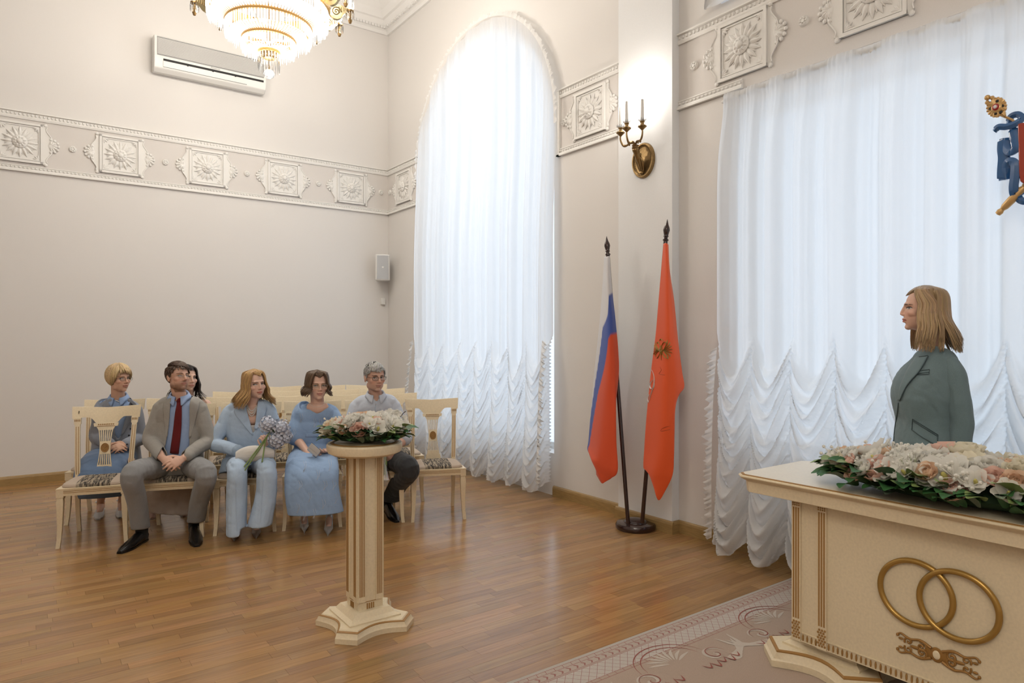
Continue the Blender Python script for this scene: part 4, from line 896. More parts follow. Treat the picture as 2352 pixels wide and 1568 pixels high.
# crest details sit on the cloth: project onto the surface of the folded flag
def mk_bvh(G): 
    a, b_ = G.shape[:2]; return BVHTree.FromPolygons([tuple(p) for p in G.reshape(-1, 3)], [(i*b_+j, i*b_+j+1, (i+1)*b_+j+1, (i+1)*b_+j) for i in range(a-1) for j in range(b_-1)])
bv = mk_bvh(G2)
def stick(bvh, px, py, off=.004, X=3.9):
    d = Vector(nrm(ray(px, py))); h = bvh.ray_cast(Vector(CAM), d, 20)
    return V(*(h[0]-d*off)) if h[0] is not None else None
M('flag_gold', (.38, .235, .06), .5, .3); M('flag_white', (.72, .70, .70), .6); M('flag_brown', (.20, .05, .03), .6)
def strokes(bvh, lists, w_, o_, off=.003):
    q = MB()
    for pts in lists:
        pts = catmull([(x, y, 0) for x, y in pts], max(6, 4*len(pts))); P = [stick(bvh, x, y, off) for x, y, _ in pts]; P = [p for p in P if p is not None]
        if len(P) > 2: q.tube(np.array(P)-o_, w_*np.sin(np.linspace(.35, PI-.35, len(P))), 6, flat=.35)
    return q
cx, cy = 1519, 803; gold = []; ES = 1.15
for sg, sc_ in ((-1, .75), (1, 1.)):
    for k in range(7):
        a = math.radians(-62+k*20); r = 27*sc_; gold.append([(cx+sg*5*sc_, cy+2), (cx+sg*(6+r*.5*math.cos(a)*1.1), cy+r*.55*math.sin(a)), (cx+sg*(4+r*.8*math.cos(a)), cy+r*.95*math.sin(a))])
    gold.append([(cx, cy-4), (cx+sg*4, cy-14), (cx+sg*9*sc_, cy-18), (cx+sg*12*sc_, cy-14)])
    gold.append([(cx+sg*2, cy+6), (cx+sg*8*sc_, cy+16), (cx+sg*14*sc_, cy+20)])
gold += [[(cx-4, cy-20), (cx, cy-25), (cx+5, cy-20)], [(cx, cy-10), (cx, cy+4), (cx, cy+24)], [(cx-2, cy-8), (cx-3, cy+4), (cx, cy+14)], [(cx+2, cy-8), (cx+3, cy+4), (cx, cy+14)], [(cx-5, cy), (cx, cy+5), (cx+5, cy)], [(cx-3, cy-8), (cx, cy), (cx+3, cy+8)]]
em = obj('eagle_crest', strokes(bv, gold, .0095, o1), 'flag_gold', FT[1]); tag(em, 'gilt double-headed eagle print')
obj('crest_shield', strokes(bv, [[(cx-4, cy-5), (cx-4, cy+3), (cx, cy+7)], [(cx-1, cy-6), (cx-1, cy+2), (cx, cy+6)]], .006, o1, .006), 'flag_white', em)
obj('white_emblem', strokes(bv, [[(1490, 925), (1494, 910), (1499, 895), (1503, 880), (1503, 866), (1500, 855), (1496, 848), (1494, 844)], [(1500, 872), (1496, 878), (1494, 886), (1497, 893), (1502, 890), (1504, 880)], [(1492, 905), (1489, 915), (1490, 924)]], .0125, o1), 'flag_white', FT[1])
obj('stitching', strokes(bv, [[(1516, 842), (1519, 850), (1514, 858), (1520, 860)], [(1517, 860), (1528, 861)], [(1519, 985), (1530, 980), (1540, 978)], [(1519, 985), (1519, 990), (1540, 986)]], .0022, o1), 'flag_brown', FT[1])
# ================================================================== COAT OF ARMS on the wide curtain
M('enamel_blue', (.030, .115, .30), .12, coat=.6); M('enamel_red', (.36, .035, .012), .16, coat=.6); M('crest_gold', (.62, .40, .17), .35, .35); M('ribbon_edge', (.03, .10, .26), .2)
XC = 4.0
ca = thing('coat_of_arms', 'glossy blue ribbon and red shield crest hung before the wide curtain', 'coat of arms', onx(2340, 360, XC)); oc_ = V(*ca.location)
def C2(px, py, dx=0.): return onx(px, py, XC+dx)-oc_
def band_(pts, w_, mat, name, depth=.012, dx=0.):
    P = catmull([C2(x, y, dx+(z if z else 0)) for x, y, z in pts], 60); T, _, _ = frames(P); Nn = V(-1, 0, 0); q = MB(); rg = []
    for i in range(60):
        S = nrm(np.cross(T[i], Nn)); wv = w_*(1 if 3 < i < 56 else .7); c = P[i]; rg.append([c+S*wv+Nn*depth*.2, c+Nn*depth, c-S*wv+Nn*depth*.2, c-S*wv-Nn*depth*.5, c-Nn*depth*.2, c+S*wv-Nn*depth*.5])
    q.loft(rg); return obj(name, q, mat, ca, ang=50)
band_([(2284, 302, -.01), (2293, 292, -.02), (2312, 291, -.025), (2332, 284, -.02), (2347, 272, 0), (2338, 263, .01), (2322, 268, .02), (2317, 285, .02)], .0155, 'enamel_blue', 'ribbon_upper')
band_([(2325, 290, 0), (2331, 315, -.015), (2334, 338, -.02), (2320, 348, -.01), (2311, 336, .01), (2310, 318, .02)], .021, 'enamel_blue', 'ribbon_fold')
band_([(2305, 318, .02), (2304, 340, .015), (2306, 362, .01), (2304, 392, .012), (2304, 414, .015)], .026, 'enamel_blue', 'ribbon_back')
band_([(2314, 412, .012), (2312, 384, .0), (2318, 371, -.012), (2331, 376, -.02), (2331, 402, -.02), (2328, 430, -.015), (2332, 446, -.005), (2350, 436, .01), (2375, 425, .01)], .020, 'enamel_blue', 'ribbon_lower')
band_([(2336, 448, .02), (2345, 460, .0), (2362, 462, -.01), (2385, 452, 0)], .017, 'enamel_blue', 'ribbon_tail')
q = MB(); sh = [(2341, 286), (2350, 284), (2440, 276), (2448, 290), (2450, 400), (2440, 425), (2400, 440), (2360, 428), (2347, 418), (2344, 400)]
P = np.array([C2(*p) for p in sh]); rg = [P+V(.02, 0, 0), P+V(-.02, 0, 0), (P-P.mean(0))*.97+P.mean(0)+V(-.028, 0, 0)]; q.loft(rg); obj('shield', q, 'enamel_red', ca, ang=30, bevel=.004)
q = MB(); a0, a1 = C2(2290, 493, .005), C2(2420, 360, .005); d = nrm(a1-a0); Ln = np.linalg.norm(a1-a0); T, U, W = frames([a0, a1]); A = basis(W[0], U[0], T[0])
q.lathe([(.001, 0), (.013, .004), (.016, .02), (.011, .032), (.018, .05), (.02, .09), (.018, .15), (.012, .165), (.017, .175), (.012, .185), (.011, .22), (.011, Ln)], 14, A=A, c=a0); obj('sceptre', q, 'crest_gold', ca)
q = MB(); ec = C2(2290, 247, -.01); S1 = (C2(2300, 247)-C2(2290, 247))/10; S2 = (C2(2290, 237)-C2(2290, 247))/10
def E(x, y, o=0): return ec+S1*x-S2*y+V(-o, 0, 0)
c45, s45 = math.cos(-.75), math.sin(-.75)
def ER(x, y, o=0): return E(x*c45-y*s45, x*s45+y*c45, o)
for sg in (-1, 1):
    for k in range(8):
        a = math.radians(-70+k*22); r = 22; q.tube([ER(sg*4, 0), ER(sg*(5+r*.55*math.cos(a)), r*.55*math.sin(a), .006), ER(sg*(5+r*.9*math.cos(a)), r*.9*math.sin(a), .004)], [.008, .010, .006], 6)
    q.tube([ER(0, -4, .01), ER(sg*4, -14, .012), ER(sg*9, -19, .01), ER(sg*14, -16, .006)], [.010, .010, .009, .004], 6); q.ell(ER(sg*8, -22, .01), .011, nu=7, nv=5)
    q.tube([ER(sg*2, 6, .008), ER(sg*8, 16, .008), ER(sg*14, 18, .006)], [.009, .008, .005], 6)
q.ell(ER(0, 2, .006), (.018, .03, .03)); q.ell(ER(0, -30, .01), .014); q.tube([ER(0, 8), ER(0, 20), ER(0, 27)], [.012, .015, .006], 6)
eg = obj('eagle', q, 'crest_gold', ca); M('enamel_scarlet', (.38, .03, .03), .25); obj('eagle_shield', MB().ell(ER(0, 1, .022), (.008, .016, .017)), 'enamel_scarlet', eg); obj('rider', MB().ell(ER(0, 1, .028), (.005, .008, .010)), 'flag_white', eg)
M('enamel_black', (.01, .01, .01), .4); q = MB()
for x, y in ((-12, -6), (11, -8), (-10, 10), (12, 8), (0, 16), (-4, -16), (6, -17)): q.ell(ER(x, y, .012), (.005, .009, .009), nu=7, nv=5)
obj('dark_inlay', q, 'enamel_black', eg)
obj('hanging_wire', MB().tube([C2(2400, 285, .03), C2(2400, 285, .03)+V(.04, 0, .75)], .0015, 5), 'line_grey', ca); obj('link_rod', MB().tube([C2(2292, 262, .0), C2(2325, 275, .01), C2(2345, 292, 0)], .006, 6), 'crest_gold', ca)
# ================================================================== FLOWERS
sheer('petal_white', (.93, .91, .84), 0., .38); sheer('petal_cream', (.93, .87, .70), 0., .38); sheer('petal_peach', (.95, .70, .50), 0., .38); sheer('petal_pink', (.95, .66, .55), 0., .38)
M('leaf', (.035, .115, .035), .45, var=(20, .25)); M('leaf_grey', (.17, .22, .15), .6, var=(20, .2)); M('leaf_light', (.24, .33, .11), .5); M('stem_green', (.20, .29, .09), .5); M('pistil', (.55, .50, .15), .6)
M('hydrangea', (.62, .66, .77), .6, var=(25, .12)); M('moss', (.02, .05, .02), .8)
def curl_petal(q, a, L, w_, tilt, r0, z0, curl, n=5, m_=5):
    P = np.zeros((n, m_, 3)); ca_, sa_ = math.cos(a), math.sin(a)
    for i in range(n):
        t = i/(n-1); ang = tilt+curl*t; 
        rr = r0+L*sum(math.cos(tilt+curl*x) for x in np.linspace(0, t, 4))/4*t; zz = z0+L*sum(math.sin(tilt+curl*x) for x in np.linspace(0, t, 4))/4*t
        ww = w_*math.sin(PI*(.18+.74*t))**.7
        for j in range(m_):
            s_ = (j-(m_-1)/2)/((m_-1)/2); cup = -.25*w_*s_*s_; r_ = rr+cup*math.sin(ang); z_ = zz-cup*math.cos(ang); x, y = r_, s_*ww; P[i, j] = (x*ca_-y*sa_, x*sa_+y*ca_, z_)
    q.grid(P)
def rose():
    q = MB(); rs = random.Random(5)
    for ring, (n, L, w_, tilt, r0, cu) in enumerate([(6, .036, .024, .55, .010, .5), (6, .034, .022, .95, .008, .6), (5, .030, .018, 1.25, .006, .6), (4, .026, .014, 1.45, .003, .5)]):
        for k in range(n): curl_petal(q, 2*PI*(k+.5*ring)/n+rs.uniform(-.2, .2), L, w_, tilt, r0, 0, cu)
    return q
def lily():
    q = MB(); rs = random.Random(6)
    for ring, (n, L, w_, tilt, cu) in enumerate([(4, .052, .022, .35, .3), (4, .046, .02, .8, -.2)]):
        for k in range(n): curl_petal(q, 2*PI*(k+.5*ring)/n+rs.uniform(-.2, .2), L, w_, tilt, .004, 0, cu)
    return q
def bud():
    q = MB(); rs = random.Random(8)
    for k in range(9):
        p = V(rs.uniform(-.03, .03), rs.uniform(-.03, .03), rs.uniform(.01, .05)); q.ell(p, .0055, nu=6, nv=4); q.tube([(0, 0, 0), p], .0012, 4)
    return q
def leafm(L, w_):
    P = np.zeros((7, 5, 3))
    for i in range(7):
        t = i/6
        for j in range(5): s_ = (j-2)/2; ww = w_*math.sin(PI*(.05+.93*t))**.8; P[i, j] = (t*L, s_*ww, .25*L*math.sin(PI*t*.7)-abs(s_)*-.25*ww)
    return MB().grid(P)
def sprig():
    q = MB(); rs = random.Random(3)
    for k in range(6): a = k*1.05; d = V(math.cos(a)*.35, math.sin(a)*.35, 1); q.tube(catmull([(0, 0, 0), d*.05, d*.085+V(0, 0, .01)], 6), np.linspace(.0022, .0006, 6), 4)
    return q
FM = {}
for col in ('white', 'cream', 'peach', 'pink'): FM['rose_'+col] = mesh('rose', rose(), 'petal_'+col, ang=180); 
for col in ('white', 'cream'): FM['lily_'+col] = mesh('open_blossom', lily(), 'petal_'+col, ang=180)
FM['center'] = mesh('stamens', MB().ell((0, 0, .012), (.006, .006, .014), nu=8, nv=5), 'pistil')
FM['bud'] = mesh('white_buds', bud(), 'petal_white'); FM['sprig'] = mesh('grass_sprig', sprig(), 'leaf_light')
for n_, m_ in (('leaf', 'leaf'), ('leaf_grey', 'leaf_grey'), ('leaf_light', 'leaf_light')): FM[n_] = mesh('leaf', leafm(.085, .024), m_, ang=180)
def aim(d, roll=0):
    return (Vector(d).to_track_quat('Z', 'Y') @ Matrix.Rotation(roll, 4, 'Z').to_quaternion()).to_euler()
def arrangement(root, half, height, n_big, seed, hero, sc_=1., ax=V(1, 0, 0), ay=V(0, 1, 0)):
    """mounded oval arrangement; half = (half length, half width) along ax, ay"""
    rs = random.Random(seed); az = V(0, 0, 1)
    q = MB(); q.ell((0, 0, height*.28), (half[0]*.9, half[1]*.8, height*.3), A=basis(ax, ay, az), nu=24, nv=8); obj('moss_bed', q, 'moss', root)
    placed = []
    def place(kind, x, y, z, d, s_):
        o = put(FM[kind].name, FM[kind], root, ax*x+ay*y+az*z, aim(ax*d[0]+ay*d[1]+az*d[2], rs.uniform(0, 6.3)), s_*sc_)
        if kind.startswith('lily'): put('stamens', FM['center'], o)
        placed.append((x, y)); return o
    for kind, x, y, z, s_ in hero: place(kind, x, y, z, nrm((x/half[0]*.7, y/half[1]*.8-.1, .75)), s_)
    tries = 0; n0 = len(placed)
    while len(placed) < n_big+n0 and tries < 4000:
        tries += 1; x = rs.uniform(-1, 1)*half[0]*.95; y = rs.uniform(-1, 1)*half[1]*.9; e = (x/half[0])**2+(y/half[1])**2
        if e > .95 or any((x-a)**2+(y-b_)**2 < (.034*sc_)**2 for a, b_ in placed): continue
        z = height*(.45+.5*math.sqrt(max(0, 1-e)))+rs.uniform(-.008, .01); kind = rs.choice(['lily_white']*4+['rose_white']*3+['rose_cream']*2+['rose_peach']*2+['rose_pink', 'lily_cream'])
        place(kind, x, y, z, nrm((x/half[0]*.8, y/half[1]*.9, .7)), rs.uniform(.75, 1.1))
    for k in range(int(n_big*.6)):
        a = rs.uniform(0, 6.3); r = math.sqrt(rs.random())*.95; x, y = half[0]*r*math.cos(a), half[1]*r*math.sin(a); put('white_buds', FM['bud'], root, ax*x+ay*y+az*height*(.5+.45*math.sqrt(1-r*r)), aim(nrm(ax*math.cos(a)*.7+ay*math.sin(a)*.7+az)), rs.uniform(.7, 1.1)*sc_)
    for k in range(int(n_big*2.2)):
        a = 2*PI*k/int(n_big*2.2)+rs.uniform(-.1, .1); x, y = half[0]*.88*math.cos(a), half[1]*.85*math.sin(a); d = ax*math.cos(a)*half[1]/half[0]+ay*math.sin(a)
        kind = rs.choice(['leaf', 'leaf', 'leaf', 'leaf_grey', 'leaf_light']); ang = math.atan2(d[1], d[0])+rs.uniform(-.7, .7)
        put('leaf', FM[kind], root, ax*x+ay*y+az*(height*rs.uniform(.08, .5)), (rs.uniform(-.4, .4), rs.uniform(-.35, .25), ang), rs.uniform(.7, 1.15)*sc_)
    for k in range(int(n_big*.02)):
        a = rs.uniform(0, 6.3); x, y = half[0]*.8*math.cos(a), half[1]*.7*math.sin(a); put('grass_sprig', FM['sprig'], root, ax*x+ay*y+az*height*.6, aim(nrm(ax*math.cos(a)*.5+ay*math.sin(a)*.4+az)), rs.uniform(.6, .8)*sc_)
fa = thing('pedestal_flowers', 'low round arrangement of white and peach flowers on the pedestal', 'flower arrangement', (pc[0], pc[1], .999))
arrangement(fa, (.205, .15), .115, 40, 21, [('rose_pink', .0, -.125, .06, 1.25), ('rose_peach', .01, .06, .115, 1.1), ('rose_peach', -.165, 0, .085, .9), ('lily_white', -.09, -.09, .08, 1.2), ('lily_white', .09, -.1, .07, 1.1), ('lily_white', .16, -.04, .08, 1.2)], 1.18, ax=rt, ay=fwh)
ta = thing('table_flowers', 'long arrangement of white, cream and peach flowers on the registry table', 'flower arrangement', (3.10, 1.13, .8965))
arrangement(ta, (.56, .235), .155, 96, 22, [('rose_pink', -.25, -.16, .085, 1.35), ('rose_pink', -.34, -.15, .06, 1.1), ('rose_peach', -.10, -.15, .08, 1.2), ('rose_pink', .04, -.19, .06, 1.2), ('rose_cream', .0, .02, .17, 1.35), ('lily_white', -.0, -.17, .10, 1.4), ('rose_pink', -.08, .05, .17, 1.2), ('lily_white', -.36, .02, .12, 1.4)], 1.5, ax=V(0, -1, 0), ay=V(1, 0, 0))
# ================================================================== PEOPLE
M('skin', (.6, .36, .26), .5, attr='tone', sub=.0, spec=.35, bump=(220, .08, .001))
M('hair', (.3, .2, .1), .42, attr='tone', spec=.5, bump=(400, .2, .001), stretch=(1, 1, .15))
M('eye_white', (.55, .52, .50), .25); M('brow_brown', (.10, .06, .04), .7); M('brow_light', (.30, .19, .11), .7); M('eye_iris', (.03, .028, .025), .15); M('lash', (.025, .018, .015), .6)
M('shoe_black', (.012, .011, .011), .25); M('shoe_taupe', (.30, .25, .225), .35); M('shoe_white', (.62, .62, .62), .4); M('shoe_silver', (.55, .57, .59), .28, .4); M('sneaker_pink', (.58, .38, .32), .6); M('sole_white', (.66, .63, .58), .6)
def cloth(name, col, sc=500, b=.25, var=.08):
    m = M(name, col, .85, bump=(sc, b, .0015), var=(sc*.6, var), sheen=.15); N = m.node_tree.nodes; L = m.node_tree.links; b1 = [n for n in N if n.type == 'BUMP'][0]
    tc = [n for n in N if n.type == 'TEX_COORD'][0]; nz = N.new('ShaderNodeTexNoise'); nz.inputs['Scale'].default_value = 11; nz.inputs['Detail'].default_value = 1.5; nz.inputs['Distortion'].default_value = .5; L.new(tc.outputs['Object'], nz.inputs[0])
    b2 = N.new('ShaderNodeBump'); b2.inputs['Strength'].default_value = .55; b2.inputs['Distance'].default_value = .02; L.new(nz.outputs[0], b2.inputs['Height']); L.new(b2.outputs[0], b1.inputs['Normal']); return m
cloth('suit_grey', (.35, .335, .305)); cloth('trouser_grey', (.26, .265, .27)); cloth('shirt_blue', (.36, .49, .76), 700, .1, .02); cloth('tie_red', (.14, .008, .010), 700, .2, .1)
cloth('suit_sky', (.45, .58, .75)); cloth('dress_blue', (.29, .43, .66)); cloth('dress_thread', (.52, .58, .68), 700, .1, .02); cloth('shirt_pale', (.58, .64, .74), 700, .1, .05); cloth('trouser_dark', (.030, .032, .036))
cloth('coat_slate', (.28, .31, .37)); cloth('dress_slate', (.13, .20, .33)); cloth('shirt_sky', (.33, .47, .74), 700, .1, .03); cloth('skirt_beige', (.50, .43, .38), 500, .2, .05); cloth('blazer_teal', (.15, .215, .235)); cloth('teal_seam', (.05, .08, .09)); cloth('trouser_sky', (.42, .54, .71)); cloth('lace_white', (.66, .64, .62)); cloth('sock_black', (.01, .01, .01)); cloth('sleeve_lace', (.32, .42, .55))
M('metal_dark', (.035, .025, .02), .3, .6); M('metal_gold', (.55, .36, .18), .3, .8); M('pearl', (.75, .72, .68), .25); M('lens', (.9, .9, .9), .05); glassy('lens_glass', (.96, .97, .97), .93, .03); M('bag_white', (.72, .70, .66), .55, bump=(40, .2, .004)); M('purse_silver', (.62, .63, .63), .3, .35); M('paper_white', (.78, .78, .78), .7); M('watch_black', (.01, .01, .012), .35); glassy('cellophane', (.95, .95, .95), .6, .15)
M('button_dark', (.03, .035, .05), .4)
def fuse(mb, voxel, sm=3):
    me = mesh('tmp', mb, None, False); o = put('tmp', me); r = o.modifiers.new('r', 'REMESH'); r.mode = 'VOXEL'; r.voxel_size = voxel
    s_ = o.modifiers.new('s', 'SMOOTH'); s_.factor = .5; s_.iterations = sm
    bpy.context.view_layer.update(); ev = o.evaluated_get(bpy.context.evaluated_depsgraph_get()); m2 = ev.to_mesh()
    n = len(m2.vertices); v = np.zeros(n*3, np.float32); m2.vertices.foreach_get('co', v); fs_ = [tuple(p.vertices) for p in m2.polygons]; nn = np.zeros(n*3, np.float32); m2.vertices.foreach_get('normal', nn)
    ev.to_mesh_clear(); bpy.data.objects.remove(o); bpy.data.meshes.remove(me)
    return v.reshape(-1, 3).astype(float), fs_, nn.reshape(-1, 3).astype(float)
def raw(name, v, f, mat, parent, org, col=None):
    me = bpy.data.meshes.new(name); me.from_pydata((v-org).tolist(), [], f); me.materials.append(MATS[mat]); me.polygons.foreach_set('use_smooth', [True]*len(me.polygons))
    if col is not None: setcol(me, col)
    return put(name, me, parent)
def cutfaces(v, f, keep):
    f2 = [q for q in f if keep[list(q)].all()]; used = np.unique(np.array([i for q in f2 for i in q])); mp = -np.ones(len(v), int); mp[used] = np.arange(len(used)); return v[used], [tuple(mp[i] for i in q) for q in f2]
def smooth_border(v, f, it=14):
    cnt = {}
    for q in f:
        for a, b in zip(q, q[1:]+q[:1]): k = (a, b) if a < b else (b, a); cnt[k] = cnt.get(k, 0)+1
    nb = {}
    for (a, b), c in cnt.items():
        if c == 1: nb.setdefault(a, []).append(b); nb.setdefault(b, []).append(a)
    ids = [i for i in nb if len(nb[i]) == 2]
    if not ids: return v
    I = np.array(ids); A_ = np.array([nb[i][0] for i in ids]); B_ = np.array([nb[i][1] for i in ids])
    for _ in range(it): v[I] = v[I]*.4+.3*(v[A_]+v[B_])
    return v
def inpoly(x, y, poly):
    p = np.asarray(poly, float); r = np.zeros(len(x), bool); j = len(p)-1
    for i in range(len(p)):
        c = ((p[i, 1] > y) != (p[j, 1] > y)) & (x < (p[j, 0]-p[i, 0])*(y-p[i, 1])/(p[j, 1]-p[i, 1]+1e-12)+p[i, 0]); r ^= c; j = i
    return r
class Head:
    def __init__(s, o, f, tilt=0., sc=1.):
        s.o = np.asarray(o, float); s.f = nrm(f); r = nrm(np.cross(s.f, V(0, 0, 1))); u = np.cross(r, s.f); s.r = nrm(r*math.cos(tilt)+u*math.sin(tilt)); s.u = np.cross(s.r, s.f); s.A = basis(s.r, s.f, s.u); s.sc = sc
    def w(s, x, y, z): return s.o+s.A@V(x, y, z)*s.sc
    def loc(s, v): return ((v-s.o)@s.A)/s.sc
    def shape(s, q, jaw=1., wide=1., ears=True, nose=1.):
        E_ = lambda c, r: q.ell(s.w(*c), np.array(r)*s.sc, s.A, nu=18, nv=12)
        E_((0, -.014, .026), (.074*wide, .093, .088)); E_((0, .020, -.030), (.061*wide, .066, .084)); E_((0, .028, -.074), (.047*jaw, .048, .036)); E_((0, .060, -.097), (.021*jaw, .019, .016))
        for sg in (-1, 1):
            E_((sg*.040*wide, .046, -.024), (.024, .028, .022)); E_((sg*.042*jaw, .005, -.066), (.02, .035, .03))
            E_((sg*.011*nose, .089, -.033), (.008*nose, .009, .007*nose))
            if ears: E_((sg*.075*wide, -.008, -.012), (.008, .016, .029)); E_((sg*.079*wide, -.014, -.002), (.005, .013, .02))
        E_((0, .069, .022), (.047, .017, .014))
        q.limb([s.w(0, .081, .014), s.w(0, .094-(1-nose)*.02, -.010), s.w(0, .104-(1-nose)*.06, -.029)], [.0085*s.sc*nose, .0095*s.sc*nose, .0105*s.sc*nose], n=10)
        E_((0, .082, -.056), (.022, .011, .006)); E_((0, .080, -.068), (.018, .011, .007))
    def displace(s, v, nn):
        L = s.loc(v); d = np.zeros(len(v))
        for sg in (-1, 1):
            d -= .0105*np.exp(-(((L[:, 0]-sg*.031)/.017)**2+((L[:, 2]-.001)/.011)**2))*(L[:, 1] > .03)
            d += .0045*np.exp(-(((L[:, 0]-sg*.031)/.015)**2+((L[:, 2]+.001)/.0075)**2))*(L[:, 1] > .03)
        d -= .0035*np.exp(-((L[:, 0]/.022)**2+((L[:, 2]+.0625)/.0022)**2))*(L[:, 1] > .05)
        return v+np.outer(d*s.sc, s.f)
    def colour(s, v, skin, lip=(.50, .19, .16), beard=None, cheek=.06):
        L = s.loc(v); c = np.tile(np.array(skin, float), (len(v), 1)); x, y, z = L.T; inh = (np.abs(x) < .1) & (z > -.13) & (z < .13) & (np.abs(y) < .13)
        def blend(m_, col): 
            nonlocal c; m_ = np.clip(m_, 0, 1)[:, None]*inh[:, None]; c = c*(1-m_)+np.array(col)*m_
        sk = np.array(skin)
        for sg in (-1, 1):
            blend(.5*np.exp(-(((x-sg*.042)/.02)**2+((z+.03)/.018)**2))*(y > .02), sk*V(1.05, .82, .8)); blend(.35*np.exp(-(((x-sg*.031)/.02)**2+((z+.004)/.012)**2))*(y > .03), sk*.72)
        blend(.4*np.exp(-((x/.014)**2+((z+.03)/.014)**2))*(y > .07), sk*V(1.05, .82, .8))
        if beard is not None:
            bm_ = ((z < -.045) & (y > -.01) & (z > -.125)).astype(float)*beard[1]; ms = np.exp(-((x/.03)**2+((z+.047)/.006)**2)); blend(np.maximum(bm_*np.clip((-.045-z)/.03, 0, 1)*np.clip((np.abs(x)-.0)/.02+(z < -.085), 0, 1), ms*(y > .06)*beard[1]*1.2), beard[0])
        blend((((x/.0245)**2+((z+.0615)/.0088)**2) < 1).astype(float)*.8*(y > .06), lip)
        return c
    def face(s, parent, org, bvh, brow, gaze=(0, 0), brow_w=.0042, lash=.0016, open_=1.):
        def hit(x, z, off):
            o = s.w(x, .2, z); h = bvh.ray_cast(Vector(o), Vector(-s.f), .3); return (V(*h[0]) if h[0] is not None else s.w(x, .075, z))+s.f*off*s.sc
        for sg in (-1, 1):
            cx = sg*.031; W_ = .0145; q = MB(); n = 9; P = np.zeros((n, 5, 3))
            for i in range(n):
                t = (i/(n-1))*2-1; h = .0055*open_*(1-abs(t)**2.2)+.0003
                for j in range(5): P[i, j] = hit(cx+t*W_, .0015+h*((j-2)/2)*(1 if j > 2 else .75), .0012)
            q.grid(P); e = obj('eye', q, 'eye_white', parent)
            e.location = -V(0, 0, 0); me = e.data; me.transform(Matrix.Translation(Vector(-org)))
            c = hit(cx+gaze[0], .0018+gaze[1], .0022); q = MB(); q.ell(c-org, np.array((.0054, .0015, .0050))*s.sc, s.A, nu=12, nv=6); obj('iris', q, 'eye_iris', e)
            q = MB(); q.tube(np.array([hit(cx+t*W_*1.08, .0018+.0059*open_*(1-abs(t)**2.2), .002) for t in np.linspace(-1, 1, 9)])-org, np.array([.6, 1, 1, 1, 1, 1, 1, 1, .6])*lash*s.sc, 5); obj('eyelashes', q, 'lash', e)
            q = MB(); q.tube(np.array([hit(cx+sg*t, .0185+.0035*math.sin(PI*(t+.018)/.040), .001) for t in np.linspace(-.017, .021, 9)])-org, np.array([.7, 1, 1, 1, .95, .85, .7, .5, .3])*brow_w*s.sc, 6, flat=.45, upv=s.f); tag(obj('eyebrow', q, brow, parent), 'eyebrow')
    def glasses(s, parent, org, bvh, mat, half=.026, h=.017, rim=.0011, top_only=False, round_=2.6):
        fr = MB()
        y0 = .094
        for sg in (-1, 1):
            pts = []
            for a in np.linspace(0, 2*PI, 33):
                ca_, sa_ = math.cos(a), math.sin(a); x = math.copysign(abs(ca_)**(2/round_), ca_)*half; z = math.copysign(abs(sa_)**(2/round_), sa_)*h; pts.append(s.w(sg*(.033)+x, y0-.004*abs(sg*.033+x)/.06, .0+z-.002))
            fr.tube(np.array(pts)-org, rim*s.sc, 5) if not top_only else fr.tube(np.array(pts[:17])-org, rim*1.5*s.sc, 5)
            fr.tube(np.array([s.w(sg*.0585, y0-.005, .004), s.w(sg*.074, .07, .006), s.w(sg*.079, .01, .006), s.w(sg*.08, -.01, .0)])-org, rim*1.1*s.sc, 5)
        fr.tube(np.array([s.w(-.008, y0, .002), s.w(0, y0+.003, .005), s.w(.008, y0, .002)])-org, rim*s.sc, 5)
        g = obj('glasses', fr, mat, parent); q = MB()
        for sg in (-1, 1): q.ell(s.w(sg*.033, y0-.003, -.002)-org, np.array((half*.97, .0012, h*.97))*s.sc, s.A, nu=20, nv=6)
        obj('lenses', q, 'lens_glass', g); return g
    # ---------------- hair
    def ellp(s, phi, th, k=1.): return V(.080*k*math.cos(th)*math.sin(phi), -.012+.099*k*math.cos(th)*math.cos(phi), .030+.094*k*math.sin(th))
    def hair(s, parent, org, col, style, seed=1, n=200, vol=1.07, part=0., length=.2, wave=.01, flare=.02, fringe=.062, open_phi=.95, grey=0., side=None):
        rs = random.Random(seed); q = MB(); col = np.array(col, float)
        def tone(): k = rs.uniform(.72, 1.25); return np.clip(col*k*V(1, rs.uniform(.94, 1.04), rs.uniform(.9, 1.06)), 0, 1)
        # scalp cap
        nu_, nv_ = 48, 26; P = np.zeros((nv_, nu_+1, 3)); K = np.zeros((nv_, nu_+1), bool)
        for i in range(nv_):
            th = PI/2-i/(nv_-1)*(PI*.78)
            for j in range(nu_+1):
                ph = 2*PI*j/nu_; p = s.ellp(ph, th, .985+.010*math.sin(j*3+i)); P[i, j] = p; x, y, z = p; a = abs((ph+PI) % (2*PI)-PI)
                hl = np.interp(a, [0, .75, 1.15, 1.35, 1.7, 2.1, 3.15], [fringe, fringe-.004, .03, -.02 if style != 'short' else .015, -.012 if style == 'short' else -.06, -.04 if style == 'short' else -.08, -.06 if style in ('short', 'pixie') else -.09])
                K[i, j] = z > hl
        v = np.array([s.w(*p) for p in P.reshape(-1, 3)]); f = [(i*(nu_+1)+j, i*(nu_+1)+j+1, (i+1)*(nu_+1)+j+1, (i+1)*(nu_+1)+j) for i in range(nv_-1) for j in range(nu_) if K[i, j] and K[i+1, j] and K[i, j+1] and K[i+1, j+1]]
        q.add(v-org, f, np.tile(col*(.8 if style == 'short' else .88), (len(v), 1)))
